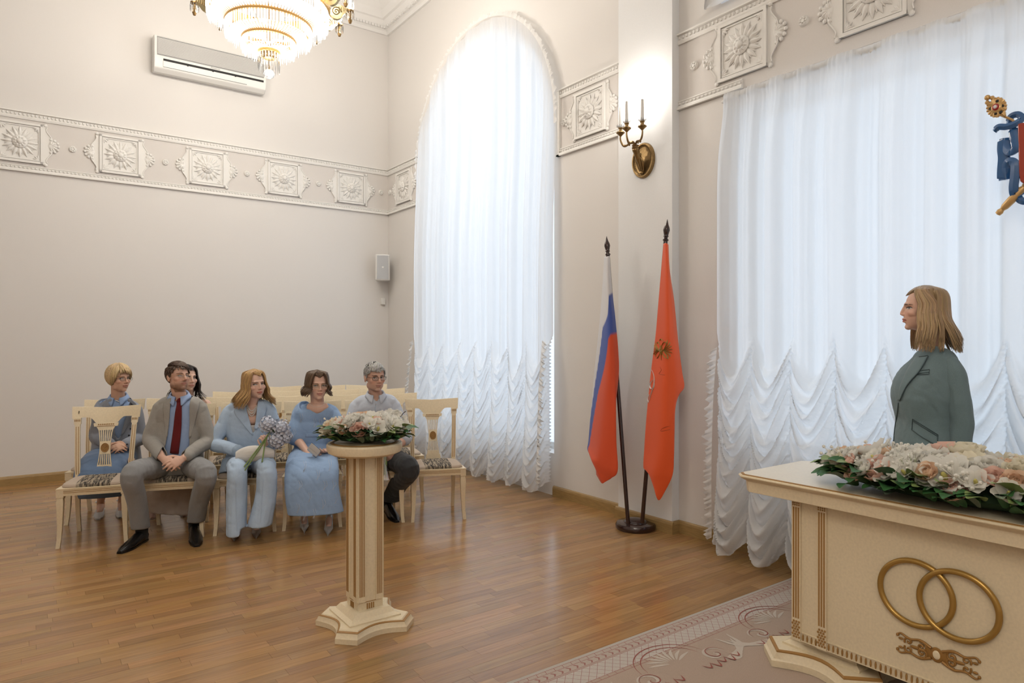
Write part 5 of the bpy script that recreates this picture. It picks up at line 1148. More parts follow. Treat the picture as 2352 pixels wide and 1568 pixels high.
        def lock(pts, r0, r1, c, flat=.42, k=12):
            pts = catmull([s.w(*p) for p in pts], k); rr = np.interp(np.linspace(0, 1, k), [0, .15, .55, 1], [r0*.5, r0, r0*.95, r1])*s.sc; T, U, W = frames(pts)
            Nn = np.array([nrm(p-s.w(0, -.012, .03 if p@s.u > s.o@s.u else (s.loc(p[None])[0][2]))) for p in pts]); rg = []
            cc = circ(6)
            for i in range(k):
                Ui = nrm(Nn[i]-T[i]*(Nn[i]@T[i])); Wi = np.cross(T[i], Ui); rg.append(pts[i]+np.outer(cc[:, 0]*rr[i], Wi)+np.outer(cc[:, 1]*rr[i]*flat, Ui)-org)
            q.loft(rg, col=tuple(c))
        if style == 'short':
            for k in range(n):
                ph = rs.uniform(-PI, PI); th = math.asin(rs.uniform(-.55, .99)); p = s.ellp(ph, th, 1.01); a = abs(ph)
                hl = np.interp(a, [0, .75, 1.15, 1.35, 1.7, 2.1, 3.15], [fringe+.004, fringe, .034, .0, .0, -.03, -.05])
                if p[2] < hl: continue
                top = p[2] > .085; L = (length if top else length*.62)*rs.uniform(.8, 1.2); dphi = .25 if not top else .0
                if top: d = V(side if side else .3, .8, .15)
                else: d = V(-.1*math.sin(ph), -.35 if a > .8 else .1, -1)
                nrm_ = nrm(p-V(0, -.012, .03)); d = nrm(d-nrm_*(d@nrm_)); lift = .005 if top else .003
                lock([p-nrm_*.004, p+d*L*.4+nrm_*lift*.9, p+d*L*.8+nrm_*lift-V(0, 0, .004 if top else 0), p+d*L+nrm_*lift*.5-V(0, 0, .006 if top else 0)], .0040, .0008, tone(), k=7)
        elif style == 'pixie':
            for k in range(n):
                ph = rs.uniform(-PI, PI); a = abs(ph); end = np.interp(a, [0, .55, .95, 1.5, 2.2, 3.15], [.070+.02*math.sin(ph*3), .055, -.012, -.05, -.085, -.095])+rs.uniform(-.02, .02)
                th0 = rs.uniform(.55, 1.45); kk = rs.uniform(1.02, 1.17); pts = []; ph0 = ph*.75+part
                for t in np.linspace(0, 1, 5):
                    th = th0*(1-t)+math.asin(max(-.95, min(.9, (end-.03)/.097)))*t if th0 > 0 else 0; p = s.ellp(ph0*(1-t)+ph*t+.18*t*(1 if ph > 0 else -1)*(1 if a > .6 else 0), th, kk+.03*math.sin(PI*t)); pts.append(p)
                pts[-1] = pts[-1]*V(1.0, 1.0, 1)+V(0, 0, -.004); lock(pts, .0062, .0008, tone(), k=10)
        else:
            for k in range(n):
                ph = rs.choice((-1, 1))*rs.uniform(open_phi, PI); a = abs(ph); sg = 1 if ph > 0 else -1; kk = rs.uniform(1.0, vol); pts = []
                t0 = V(part+rs.uniform(-.006, .006)*1, rs.uniform(-.03, .078) if a < 1.9 else rs.uniform(-.09, -.03), 0); t0[2] = .03+.094*1.01*math.sqrt(max(.05, 1-(t0[0]/.08)**2-((t0[1]+.012)/.099)**2))
                pts.append(t0)
                for t in (.35, .65, 1.):
                    th = 1.15*(1-t)-.08*t; e = s.ellp(ph*(.62+.38*t) if a < 2 else ph, th, kk+.015); pts.append(e)
                Lk = length*rs.uniform(.78, 1.1); m_ = 5; bx, by, bz = pts[-1]; wp = rs.uniform(0, 6.3)
                fx = np.interp(a, [open_phi, 1.4, 2.2, PI], [.012, .02, .02, .0]); 
                for i in range(1, m_+1):
                    t = i/m_; amp = wave*min(1, t*2); ox = sg*(fx*t+flare*t*t*(1 if a < 2.6 else .3))+amp*math.sin(t*7+wp*.15+ph)*sg; oy = (-.012*t if a > 2 else .010*t)+amp*.7*math.cos(t*7+wp*.15+ph)-(flare*t*t if a > 2.2 else 0)
                    pts.append(V(bx+ox, by+oy, bz-Lk*t))
                lock(pts, .0058, .001, tone(), k=20)
        return raw_h('hair', q, parent)
def raw_h(name, q, parent):
    return put(name, mesh(name, q, 'hair', ang=180), parent)
def hand(q, wrist, d, pn, side, curl=(.5, .5, .55, .6), spread=.06, sc=1., thumb=.6, flat=False):
    """d: wrist->knuckles, pn: palm-facing normal, side: unit vector towards the thumb"""
    d = nrm(d); pn = nrm(pn-d*(pn@d)); sd = nrm(np.cross(d, pn)); sd = sd if sd@side > 0 else -sd; k = sc
    q.limb([wrist-d*.03*k, wrist, wrist+d*.03*k], [(.024*k, .02*k), (.025*k, .019*k), (.032*k, .018*k)], n=12, upv=pn)
    kn = wrist+d*.085*k; q.limb([wrist+d*.012*k, wrist+d*.05*k, kn-d*.008*k], [(.028*k, .016*k), (.037*k, .016*k), (.038*k, .012*k)], n=14, upv=pn); q.ell(wrist+d*.035*k+sd*.022*k+pn*.008*k, .017*k)
    for i, (L, r) in enumerate(((.072, .0088), (.080, .009), (.074, .0086), (.058, .0076))):
        b = kn+sd*(.029-.0193*i)*k-d*(.004*abs(i-1)+.006)*k; ang = (.35*curl[i]); pts = [b]; dirv = nrm(d+sd*(1.5-i)*spread); 
        p = b; a = 0
        for sgl, cc in ((.45, .55), (.31, 1.0), (.24, .8)):
            a += curl[i]*cc; dd = dirv*math.cos(a)+pn*math.sin(a); p = p+dd*L*sgl*k; pts.append(p)
        q.limb(pts, [r*k, r*.96*k, r*.88*k, r*.72*k], n=9, sub=12)
    tb_ = wrist+d*.022*k+sd*.026*k+pn*.004*k; t1_ = tb_+(d*.6+sd*.75+pn*.3*thumb)*.036*k; t2_ = t1_+(d*.9+sd*(.35-.3*thumb)+pn*.55*thumb)*.030*k; t3_ = t2_+(d*.95+sd*(.1-.4*thumb)+pn*.7*thumb)*.022*k
    q.limb([tb_, t1_, t2_, t3_], [.0125*k, .0105*k, .0095*k, .0075*k], n=9, sub=12)
def torso(q, sp, hw, hf, r, n=30, e=2.5, hb=None):
    sp = np.asarray(sp, float); m = len(sp); x = np.linspace(0, 1, m); X = np.linspace(0, 1, m*4); P = catmull(sp, m*4); hb = hb or hf
    HW, HF, HB = [np.array(catmull(np.c_[np.array(a_), np.zeros(m), np.zeros(m)], m*4))[:, 0] for a_ in (hw, hf, hb)]; T, _, _ = frames(P); rg = []
    for i in range(len(P)):
        rr = nrm(r-T[i]*(r@T[i])); ff = np.cross(T[i], rr) ; c = circ(n); cx_ = np.sign(c[:, 0])*np.abs(c[:, 0])**(2/e); cy_ = np.sign(c[:, 1])*np.abs(c[:, 1])**(2/e)
        rg.append(P[i]+np.outer(cx_*HW[i], rr)+np.outer(np.where(cy_ > 0, cy_*HF[i], cy_*HB[i]), ff))
    q.loft(rg)
class Person:
    def __init__(s, label, base, n, skin, sc=1., name='person'):
        s.base = np.array([base[0], base[1], 0.]); s.n = nrm(V(n[0], n[1], 0)); s.r = nrm(np.cross(s.n, V(0, 0, 1))); s.root = thing(name, label, 'person', s.base); s.skin = skin; s.q = MB(); s.sc = sc
    def J(s, px, py, d): return onplane(px, py, s.base+s.n*d, s.n)
    def loc(s, v): return np.c_[(v-s.base)@s.r, (v-s.base)@s.n, v[:, 2]]
    def lp(s, px, py, d):
        p = s.J(px, py, d)-s.base; return (p@s.r, p[2])
    def polyl(s, pts, d): return [s.lp(x, y, d) for x, y in pts]
    def bvh(s, v, f): return BVHTree.FromPolygons([tuple(p) for p in v], f)
    def sticky(s, bv, px, py, d, off):
        p = s.J(px, py, d+.5 if False else d); o = p+s.n*.6; h = bv.ray_cast(Vector(o), Vector(-s.n), 1.2); return (V(*h[0])+s.n*off) if h[0] is not None else p+s.n*off
    def patch(s, name, bv, left, right, d, mat, off=.006, thick=.004, nu=8, nv=20, parent=None, bulge=0.):
        Lp = catmull([(x, y, 0) for x, y in left], nv); Rp = catmull([(x, y, 0) for x, y in right], nv); P = np.zeros((nv, nu, 3))
        for i in range(nv):
            for j in range(nu): t = j/(nu-1); a = Lp[i]*(1-t)+Rp[i]*t; P[i, j] = s.sticky(bv, a[0], a[1], d, off+bulge*math.sin(PI*t))
        m_ = MB().grid(P-s.base); return obj(name, m_, mat, parent or s.root, ang=60, solid=thick, off=0)
    def stroke(s, name, bv, lists, d, mat, w_, off=.004, parent=None):
        q = MB()
        for pts in lists:
            P = [s.sticky(bv, x, y, d, off) for x, y, _ in catmull([(a, b, 0) for a, b in pts], 5*len(pts))]; q.tube(np.array(P)-s.base, w_, 5)
        return obj(name, q, mat, parent or s.root)
    def cloth(s, name, q, mat, voxel=.008, sm=4, cut=None, wr=(.0, 1), seed=0):
        v, f, nn = fuse(q, voxel, sm)
        if wr[0]:
            rs = np.random.RandomState(seed); d = np.zeros(len(v))
            for k in range(8):
                w_ = rs.normal(size=3)*V(1, 1, .8); w_ /= np.linalg.norm(w_); ph = v@w_*rs.uniform(12, 30)*wr[1]+rs.uniform(0, 6.3)+1.6*np.sin(v@rs.normal(size=3)*8+rs.uniform(0, 6)); msk = .5+.5*np.sin(v@rs.normal(size=3)*6+rs.uniform(0, 6.3)); d += msk*(.45-(1-np.abs(np.sin(ph)))**2.5)
            v = v+nn*(d*wr[0]*.5)[:, None]
        bv = s.bvh(v, f)
        if cut is not None:
            L = s.loc(v); keep = ~cut(L, nn@s.n); v, f = cutfaces(v, f, keep); v = smooth_border(v, f)
        o = raw(name, v, f, mat, s.root, s.base); return o, bv
    def finish(s, head, skincol=None, voxel=.0042, **kw):
        v, f, nn = fuse(s.q, voxel, 2); v = head.displace(v, nn); c = head.colour(v, s.skin, **kw); s.body = raw('body', v, f, 'skin', s.root, s.base, c); s.bodybv = s.bvh(v, f); return s.body
def shoe(P, heel, toe, mat, w_=.045, h=.05, pointed=False, heelh=.0, up_h=.08, sole='sole_white', name='shoe'):
    """heel/toe: floor points"""
    heel = V(heel[0], heel[1], 0); toe = V(toe[0], toe[1], 0); d = nrm(toe-heel); L = np.linalg.norm(toe-heel); sd = V(-d[1], d[0], 0); q = MB(); rg = []
    T = np.linspace(0, 1, 14)
    for t in T:
        ww = np.interp(t, [0, .1, .3, .65, .85, 1], [.6, .85, .82, 1, .8 if not pointed else .55, .35 if not pointed else .06])*w_
        hh = np.interp(t, [0, .15, .35, .6, .85, 1], [up_h*.9, up_h, up_h*.85, h, h*.72, h*.4] if not pointed else [.055, .045, .018, .024, .034, .016]); zb = np.interp(t, [0, .25, .6, 1], [heelh, heelh*.8, 0, 0]); c = heel+d*L*t; n_ = 12; ring = []
        for k in range(n_):
            a = 2*PI*k/n_; x = math.cos(a); y = math.sin(a); ring.append(c+sd*ww*x*(1 if y < .2 else .8)+V(0, 0, zb+hh*(.5+.5*np.clip(y*1.25, -1, 1))))
        rg.append(ring)
    q.loft(rg); o = obj(name, MB().add(q.V()-P.base, q.f), mat, P.root, ang=60)
    if heelh: obj('heel', MB().tube(np.array([heel+d*.018+V(0, 0, heelh*1.05), heel+d*.012])-P.base, [.012, .005], 8), mat, o)
    elif sole: 
        z = .012; obj('sole', MB().loft([[(heel+d*L*t+sd*w_*1.03*np.interp(t, [0, .1, .3, .65, .85, 1], [.55, .72, .7, 1, .82, .4])*sg-P.base)+V(0, 0, zz) for t, sg in [(t, 1) for t in T]+[(t, -1) for t in T[::-1]]] for zz in (.0005, z)]), sole, o, smooth=False)
    return o
def collar(P, c, rin, mat, parent, gap=.35, tilt=.05, drop=.03, point=.035, tall=.0):
    n_ = 40; G_ = np.zeros((5, n_, 3))
    for j in range(n_):
        a = -PI+gap+(2*PI-2*gap)*j/(n_-1); a += PI; aa = abs((a+PI) % (2*PI)-PI)          # 0 = front
        d = P.n*math.cos(a)+P.r*math.sin(a); zt = -.006+tilt*(1-math.cos(aa))/2+tall; dr_ = drop+point*math.exp(-((aa-gap)/.42)**2)
        for i, (r_, z_) in enumerate(((rin*.96, zt-.022), (rin, zt), (rin+.007, zt+.003), (rin+.017, zt-dr_*.5), (rin+.026+.010*math.exp(-((aa-gap)/.4)**2), zt-dr_))): G_[i, j] = c+d*r_+V(0, 0, z_)-P.base
    return obj('collar', MB().grid(G_), mat, parent, ang=70, solid=.003)
def look(deg, pitch=0, px=1176):
    c_ = nrm(-(fwh+rt*(px-CX)/F)); r_ = nrm(np.cross(c_, V(0, 0, -1))); r_ = r_ if r_@rt > 0 else -r_; a = math.radians(deg); d = c_*math.cos(a)+r_*math.sin(a); return nrm(d*math.cos(math.radians(pitch))+V(0, 0, math.sin(math.radians(pitch))))
def arm(q, a, b, c, r, n=14): q.limb([a, (a+b)/2+0, b, (b+c)/2, c], [r[0], (r[0]+r[1])/2, r[1], (r[1]+r[2])/2, r[2]], n=n, sub=26)
def zv(z): return V(0, 0, z)
def hem(P, q, mat, zl, zr, seed, wr=(.0045, 1.2), name='trousers'):
    o, b = P.cloth(name, q, mat, .008, 4, cut=lambda L, fn: L[:, 2] < np.where(L[:, 0] > 0, zl, zr), wr=wr, seed=seed); o.modifiers.new('s', 'SOLIDIFY').thickness = .004; return o, b
def ank(hl, to, h=.10, t=.05): a, b = onz(*hl), onz(*to); return a+nrm(b-a)*t+zv(h)
def foot(P, hl, to, h): a, b = onz(*hl), onz(*to); P.q.limb([ank(hl, to, h+.02), ank(hl, to, h*.55, .05), a*.45+b*.55+zv(.022)], [.031, .033, .022])
def sock(P, hl, to, h): q = MB(); a = ank(hl, to, .04, .05); q.limb([a, a+zv(h-.03)], [.044, .046]); obj('sock', MB().add(q.V()-P.base, q.f), 'sock_black', P.root)
def seated_core(P, head, sl, sr, el, er, wl, wr_, kl, kr, al, ar, neck, thin=1.):
    """slim continuous body that carries the visible head, neck, forearms and shins"""
    q = P.q; hip = P.base-P.n*.04+zv(.53); q.limb([hip, (hip+neck)/2, neck-zv(.05)], [(.12*thin, .08*thin), (.11*thin, .075*thin), (.10*thin, .06*thin)], upv=P.n, sub=14)
    q.limb([sl, (sl+sr)/2+zv(.015), sr], [.04*thin, .05*thin, .04*thin]); q.limb([neck-zv(.07), neck, head.w(0, -.02, -.055)], [.062*head.sc, .054*head.sc, .052*head.sc], n=16)
    arm(q, sl, el, wl, (.042*thin, .036*thin, .026)); arm(q, sr, er, wr_, (.042*thin, .036*thin, .026))
    for k, a, sg in ((kl, al, 1), (kr, ar, -1)): k = k-zv(.025)-P.n*.03; q.limb([hip+P.r*sg*.09, (hip+P.r*sg*.09+k)/2, k, (k+a)/2+P.n*-.012, a], [.06*thin, .05*thin, .042*thin, .043, .031], sub=28)
# ---------------------------------------------------------------- man in grey suit with red tie
c, n = SEATS[1]; SK = (.69, .43, .325)
P = Person('seated man in grey blazer, blue shirt and dark red tie', c, n, SK); J = P.J
hd = Head(J(409, 865, .05), look(33, 7, 410), 0.05, .99); hd.shape(P.q, 1.1, 1.03)
sl, sr, el, er = J(371, 937, -.02), J(457, 937, -.02), J(345, 1008, .02), J(479, 1010, .02); wl, wr_ = J(374, 1052, .26), J(421, 1052, .26)
kl, kr, al, ar = J(303, 1090, .45), J(474, 1090, .45), ank((334, 1240), (274, 1272), .12), ank((446, 1224), (452, 1256), .12); neck = J(413, 912, .01)
seated_core(P, hd, sl, sr, el, er, wl, wr_, kl, kr, al, ar, neck)
hand(P.q, wl, J(403, 1072, .33)-wl, -P.n*.6+V(0, 0, -.5)+rt*.3, V(0, 0, 1), (.5, .55, .6, .65), .05, 1.05)
hand(P.q, wr_, J(388, 1070, .34)-wr_, -P.n*.6+V(0, 0, -.5)-rt*.3, V(0, 0, 1), (.35, .4, .45, .5), .08, 1.05)
P.finish(hd, beard=((.19, .10, .06), .72), lip=(.45, .2, .17))
hd.face(P.root, P.base, P.bodybv, 'brow_brown', (.004, .002), .0028); hd.glasses(P.root, P.base, P.bodybv, 'metal_gold', .025, .0145, .001)
hd.hair(P.root, P.base, (.085, .05, .032), 'short', 2, 1500, length=.042, fringe=.068, side=-.5)
q = MB(); hip = c-n*.05; torso(q, [hip+zv(.50), hip+zv(.66)-n*.01, hip+zv(.85)+n*.0, J(415, 938, -.01), J(414, 915, .0)], [.17, .165, .185, .16, .07], [.13, .135, .125, .10, .062], P.r)
sh, sb = P.cloth('shirt', q, 'shirt_blue', .008, 4, wr=(.003, 1.0), seed=1)
q = MB(); torso(q, [hip+zv(.47), hip+zv(.60), hip+zv(.74), hip+zv(.88), J(415, 934, -.01), J(414, 910, -.005)], [.20, .19, .19, .195, .165, .085], [.15, .15, .145, .13, .105, .078], P.r)
q.limb([sl+zv(.012), J(390, 926, -.01), J(440, 926, -.01), sr+zv(.012)], [.055, .060, .060, .055]); arm(q, sl, el, wl+(el-wl)*.12, (.066, .058, .046)); arm(q, sr, er, wr_+(er-wr_)*.12, (.066, .058, .046))
po = P.polyl([(391, 880), (391, 915), (389, 952), (384, 1000), (378, 1028), (364, 1064), (426, 1064), (432, 1020), (433, 952), (436, 915), (436, 880)], .12)
jk, jb = P.cloth('jacket', q, 'suit_grey', .0075, 4, cut=lambda L, fn: inpoly(L[:, 0], L[:, 2], po) & (fn > -.1) & (L[:, 1] > -.02), wr=(.0035, 1.1), seed=2)
jk.modifiers.new('s', 'SOLIDIFY').thickness = .004
P.patch('lapel', jb, [(383, 917), (372, 927), (374, 957), (379, 1005)], [(391, 914), (390, 925), (387, 965), (381, 1008)], .12, 'suit_grey', .007, .005, parent=jk); P.patch('lapel', jb, [(436, 914), (434, 928), (433, 965), (432, 1008)], [(443, 917), (454, 927), (449, 955), (436, 1005)], .12, 'suit_grey', .007, .005, parent=jk)
tie = P.patch('tie', sb, [(402, 921), (404, 930), (400, 955), (394, 1000), (388, 1042)], [(419, 921), (416, 930), (416, 955), (413, 1000), (408, 1044)], .12, 'tie_red', .010, .006, nv=26, bulge=.004); obj('knot', MB().ell(P.sticky(sb, 410, 921, .12, .012)-P.base, (.021, .014, .022)), 'tie_red', tie)
collar(P, J(412, 909, .015), .062, 'shirt_blue', sh, .28)
q = MB(); hp = c-n*.06+zv(.52); torso(q, [hp-zv(.05), hp+zv(.04), hp+zv(.12)], [.19, .19, .17], [.15, .15, .13], P.r)
for k, a, sg in ((kl, al, 1), (kr, ar, -1)):
    h = hp+P.r*sg*.09; q.limb([h, (h+k)/2+zv(.015), k, (k*.5+a*.5), a-zv(.07)], [(.10, .095), (.09, .086), (.076, .078), (.067, .07), (.063, .068)], sub=30)
hem(P, q, 'trouser_grey', .115, .115, 3)
sock(P, (334, 1240), (274, 1272), .13); sock(P, (446, 1224), (452, 1256), .13)
shoe(P, onz(334, 1240), onz(274, 1272), 'shoe_black', .048, .06, up_h=.1, sole='shoe_black'); shoe(P, onz(446, 1224), onz(452, 1256), 'shoe_black', .05, .06, up_h=.1, sole='shoe_black')
# ---------------------------------------------------------------- blonde woman in pale blue suit
c, n = SEATS[2]
P = Person('seated blonde woman in pale blue suit with pearl necklace', c, n, (.74, .49, .385)); J = P.J
hd = Head(J(585, 882, .06), look(27, 0, 585), -.06, 1.02); hd.shape(P.q, .92, 1.03, ears=False, nose=.85)
sl, sr, el, er = J(529, 946, -.03), J(617, 942, -.03), J(492, 1018, .02), J(640, 1005, .0); wl, wr_ = J(548, 1036, .24), J(619, 1024, .24)
kl, kr, al, ar = J(545, 1080, .42), J(612, 1076, .42), ank((545, 1212), (537, 1243), .10), ank((590, 1206), (588, 1238), .10); neck = J(577, 926, .01)
seated_core(P, hd, sl, sr, el, er, wl, wr_, kl, kr, al, ar, neck, .9)
P.q.limb([J(563, 938, .04), J(577, 946, .06), J(589, 938, .04)], [.028, .042, .028]); P.q.ell(J(578, 960, .03), (.08, .06, .06))
hand(P.q, wl, J(575, 1040, .30)-wl, V(0, 0, -1)-n*.4, n*.2+V(0, 0, 1)*.2+fwh, (.3, .3, .3, .3), .05, .92)
hand(P.q, wr_, J(607, 1000, .31)-wr_, -rt*.5-n*.8, -rt+V(0, 0, .5), (1.0, 1.05, 1.1, 1.15), .03, .95, thumb=1.)
foot(P, (545, 1212), (537, 1243), .09); foot(P, (590, 1206), (588, 1238), .09); P.finish(hd, lip=(.52, .13, .10)); hd.face(P.root, P.base, P.bodybv, 'brow_brown', (.006, 0), .0022, .0018)
hd.hair(P.root, P.base, (.50, .31, .13), 'long', 4, 800, part=-.012, length=.19, wave=.013, flare=.05, vol=1.14, fringe=.088, open_phi=.86)
hip = c-n*.05; q = MB(); torso(q, [hip+zv(.50), hip+zv(.62), hip+zv(.76), hip+zv(.88)+n*.005, J(576, 942, -.01), J(577, 928, .0)], [.19, .16, .165, .17, .14, .06], [.145, .135, .145, .135, .10, .07], P.r)
q.limb([sl+zv(.012), J(550, 934, -.01), J(600, 932, -.01), sr+zv(.012)], [.052, .054, .054, .052]); arm(q, sl, el, wl+(el-wl)*.1, (.06, .056, .046)); arm(q, sr, er, wr_+(er-wr_)*.12, (.06, .054, .046))
torso(q, [hip+zv(.44)+n*.04, hip+zv(.55)], [.225, .20], [.17, .16], P.r)
po = P.polyl([(561, 900), (563, 930), (571, 962), (580, 998), (584, 985), (588, 950), (591, 920), (591, 900)], .13)
jk, jb = P.cloth('jacket', q, 'suit_sky', .0075, 4, cut=lambda L, fn: inpoly(L[:, 0], L[:, 2], po) & (fn > -.1) & (L[:, 1] > -.02), wr=(.0035, 1.1), seed=5)
jk.modifiers.new('s', 'SOLIDIFY').thickness = .004
P.patch('lapel', jb, [(552, 924), (535, 944), (551, 968), (578, 1000)], [(562, 924), (565, 940), (572, 966), (581, 1000)], .13, 'suit_sky', .008, .005, parent=jk); P.patch('lapel', jb, [(590, 922), (589, 940), (587, 960), (583, 985)], [(603, 922), (610, 940), (604, 962), (588, 988)], .13, 'suit_sky', .008, .005, parent=jk)
q = MB(); torso(q, [hip+zv(.64), hip+zv(.78), hip+zv(.90)+n*.01, J(577, 958, .02)], [.14, .15, .145, .10], [.12, .135, .125, .085], P.r); cm, cb = P.cloth('camisole', q, 'lace_white', .008, 3)
q = MB()
for dy, k_ in ((0, 24), (4, 26), (8, 28)):
    for t in np.linspace(0, 1, k_):
        x = 565+25*t; y = 930+dy*.5+(14+dy)*math.sin(PI*t); h = P.bodybv.ray_cast(Vector(P.J(x, y, .12)+n*.5), Vector(-n), 1.2); p = V(*h[0])+n*.006 if h[0] is not None else P.J(x, y, .07); q.ell(p-P.base, .0042, nu=7, nv=5)
tag(obj('pearl_necklace', q, 'pearl', P.root), 'three strands of white pearls', kind='stuff')
obj('ring', MB().ell(J(618, 1001, .345)-P.base, .007, nu=8, nv=6), 'pearl', P.root)
for w_, nm in ((wl, 'cuff'), (wr_, 'cuff')):
    q = MB(); e_ = el if w_ is wl else er; d = nrm(w_-e_); q.limb([w_-d*.045, w_-d*.005], [.043, .05], n=18); P.cloth(nm, q, 'sleeve_lace', .006, 2, wr=(.004, 2.5), seed=6)
q = MB(); hp = c-n*.05+zv(.50); torso(q, [hp-zv(.04), hp+zv(.04), hp+zv(.10)], [.20, .19, .17], [.15, .15, .13], P.r)
for k, a, sg, out in ((kl, J(542, 1226, .46), 1, -.0), (kr, J(597, 1206, .46), -1, .02)):
    h = hp+P.r*sg*.085; q.limb([h, (h+k)/2+zv(.012), k, k*.55+a*.45+rt*out, a, a-zv(.07)], [(.095, .095), (.085, .085), (.072, .08), (.077, .088), (.070 if sg > 0 else .088, .11), (.070 if sg > 0 else .088, .11)], sub=34, upv=n)
tr, tbv = hem(P, q, 'suit_sky', J(542, 1226, .46)[2], J(597, 1205, .46)[2], 7, (.004, 1.1))
P.stroke('crease', tbv, [[(542, 1100), (543, 1150), (546, 1215)], [(604, 1100), (602, 1150), (600, 1195)]], .5, 'trouser_sky', .003, .001, parent=tr)
shoe(P, onz(545, 1212), onz(537, 1243), 'shoe_taupe', .036, .045, True, .05, .075); shoe(P, onz(590, 1206), onz(588, 1238), 'shoe_taupe', .036, .045, True, .05, .075)
# her hydrangeas and white bag
def fivepetal():
    q = MB()
    for k in range(4): curl_petal(q, PI/2*k, .017, .0105, .15, .001, 0, .35, 4, 3)
    return q
FM['floret'] = mesh('floret', fivepetal(), 'hydrangea', ang=180)
hb = thing('hydrangea_bouquet', 'pale blue hydrangeas held in the blonde woman hand', 'bouquet', J(627, 990, .36)); hb0 = V(*hb.location); rs = random.Random(9)
for ci, (px, py, R_) in enumerate(((616, 975, .062), (645, 983, .062), (636, 1010, .066), (655, 1002, .05))):
    hc = J(px, py, .36-.02*(ci == 3)); hg = obj('hydrangea_head', MB().ell(hc-hb0, R_*.75, nu=12, nv=8), 'hydrangea', hb)
    for k in range(70):
        z = 1-2*(k+.5)/70; a = k*2.39996; d = V(math.sqrt(1-z*z)*math.cos(a), math.sqrt(1-z*z)*math.sin(a), z); put('floret', FM['floret'], hg, hc-hb0+d*R_*rs.uniform(.78, 1.15), aim(d, rs.uniform(0, 6)), rs.uniform(.72, .98))
g0 = J(612, 1002, .37)
for e, t_ in (((553, 1082), (628, 985)), ((560, 1083), (622, 978)), ((602, 1061), (632, 985))):
    e3 = J(e[0], e[1], .47); obj('stem', MB().tube(catmull([J(t_[0], t_[1], .35)-hb0, g0-hb0+V(*np.random.RandomState(e[0]).uniform(-.008, .008, 3)), e3-hb0], 16), np.linspace(.004, .0055, 16), 7), 'stem_green', hb)
for px, py in ((630, 993), (638, 990)): put('leaf', FM['leaf'], hb, J(px, py, .38)-hb0, (0, -.6, rs.uniform(0, 6)), .6)
bg_ = thing('white_handbag', 'soft white handbag lying on the blonde woman lap', 'handbag', J(587, 1045, .38)); b0 = V(*bg_.location)
q = MB(); Lr, Rr = J(541, 1056, .36), J(631, 1046, .36); rg = []
for t in np.linspace(0, 1, 15):
    c_ = Lr*(1-t)+Rr*t; hh = .02+.048*math.sin(PI*(t*.84+.08))**.7*(1.15-.5*t); th_ = .012+.028*math.sin(PI*(t*.86+.07))**.6; o = circ(16); rg.append([c_+zv(hh*.55)+V(0, 0, 1)*(hh*y)+n*(th_*x)-b0 for x, y in o])
q.loft(rg); v, f, nn = fuse(q, .005, 3); raw('pouch', v, f, 'bag_white', bg_, V(0, 0, 0))
P.stroke  # (zip sits on the bag)
obj('zip_line', MB().tube(np.array([J(543, 1048, .405), J(575, 1049, .42), J(610, 1045, .42), J(629, 1040, .40)])-b0, .0016, 5), 'sole_white', bg_)
# ---------------------------------------------------------------- woman in embroidered blue dress
c, n = SEATS[3]
P = Person('seated woman in embroidered mid-blue dress with puff sleeves and glasses', c, n, (.74, .485, .375)); J = P.J
hd = Head(J(729, 884, .06), look(14, -3, 729), .0, 1.04); hd.shape(P.q, .98, 1.05, ears=True, nose=.88)
sl, sr, el, er = J(694, 946, -.03), J(764, 946, -.03), J(680, 1004, .02), J(782, 1004, .02); wl, wr_ = J(707, 1040, .24), J(757, 1033, .24)
kl, kr, al, ar = J(700, 1078, .42), J(757, 1078, .42), ank((699, 1192), (699, 1224), .11), ank((757, 1196), (753, 1231), .11); neck = J(729, 924, .01)
seated_core(P, hd, sl, sr, el, er, wl, wr_, kl, kr, al, ar, neck, .9)
P.q.limb([J(712, 934, .035), J(729, 938, .055), J(747, 934, .035)], [.035, .05, .035]); arm(P.q, sl, el, wl, (.042, .04, .025)); arm(P.q, sr, er, wr_, (.042, .04, .025))
hand(P.q, wl, J(727, 1052, .32)-wl, V(0, 0, 1)+rt*.2, rt*.6-n*.1+fwh*.5, (.5, .55, .6, .6), .05, .92); hand(P.q, wr_, J(735, 1040, .33)-wr_, V(0, 0, 1)-rt*.2, -rt*.2+V(0, 0, .8), (.4, .45, .5, .5), .05, .92)
foot(P, (699, 1192), (699, 1224), .1); foot(P, (757, 1196), (753, 1231), .1); P.finish(hd, lip=(.52, .2, .17)); hd.face(P.root, P.base, P.bodybv, 'brow_brown', (.003, 0), .0024); hd.glasses(P.root, P.base, P.bodybv, 'metal_gold', .0255, .020, .0008, round_=2.1)
hd.hair(P.root, P.base, (.115, .07, .04), 'bob', 12, 750, part=.0, length=.10, wave=.014, flare=.006, fringe=.086, open_phi=.78, vol=1.2)
hip = c-n*.05; q = MB(); torso(q, [hip+zv(.52), hip+zv(.64), hip+zv(.78), hip+zv(.88), J(729, 945, -.01), J(729, 934, -.01)], [.18, .15, .165, .175, .155, .085], [.14, .125, .145, .135, .10, .07], P.r)
q.limb([sl+zv(.01), J(710, 938, -.015), J(748, 938, -.015), sr+zv(.01)], [.045, .045, .045, .045])
for a, b in ((sl, el), (sr, er)): q.limb([a+zv(.0), a*.7+b*.3, a*.35+b*.65, b*1.02-a*.02], [.052, .07, .086, .082], n=20)
torso(q, [hip+zv(.58), hip+zv(.56)+n*.14, hip+zv(.535)+n*.32, hip+zv(.49)+n*.455, hip+zv(.36)+n*.50, J(731, 1205, .45)], [.17, .195, .205, .205, .205, .21], [.10, .10, .095, .085, .085, .10], P.r, e=2.3)
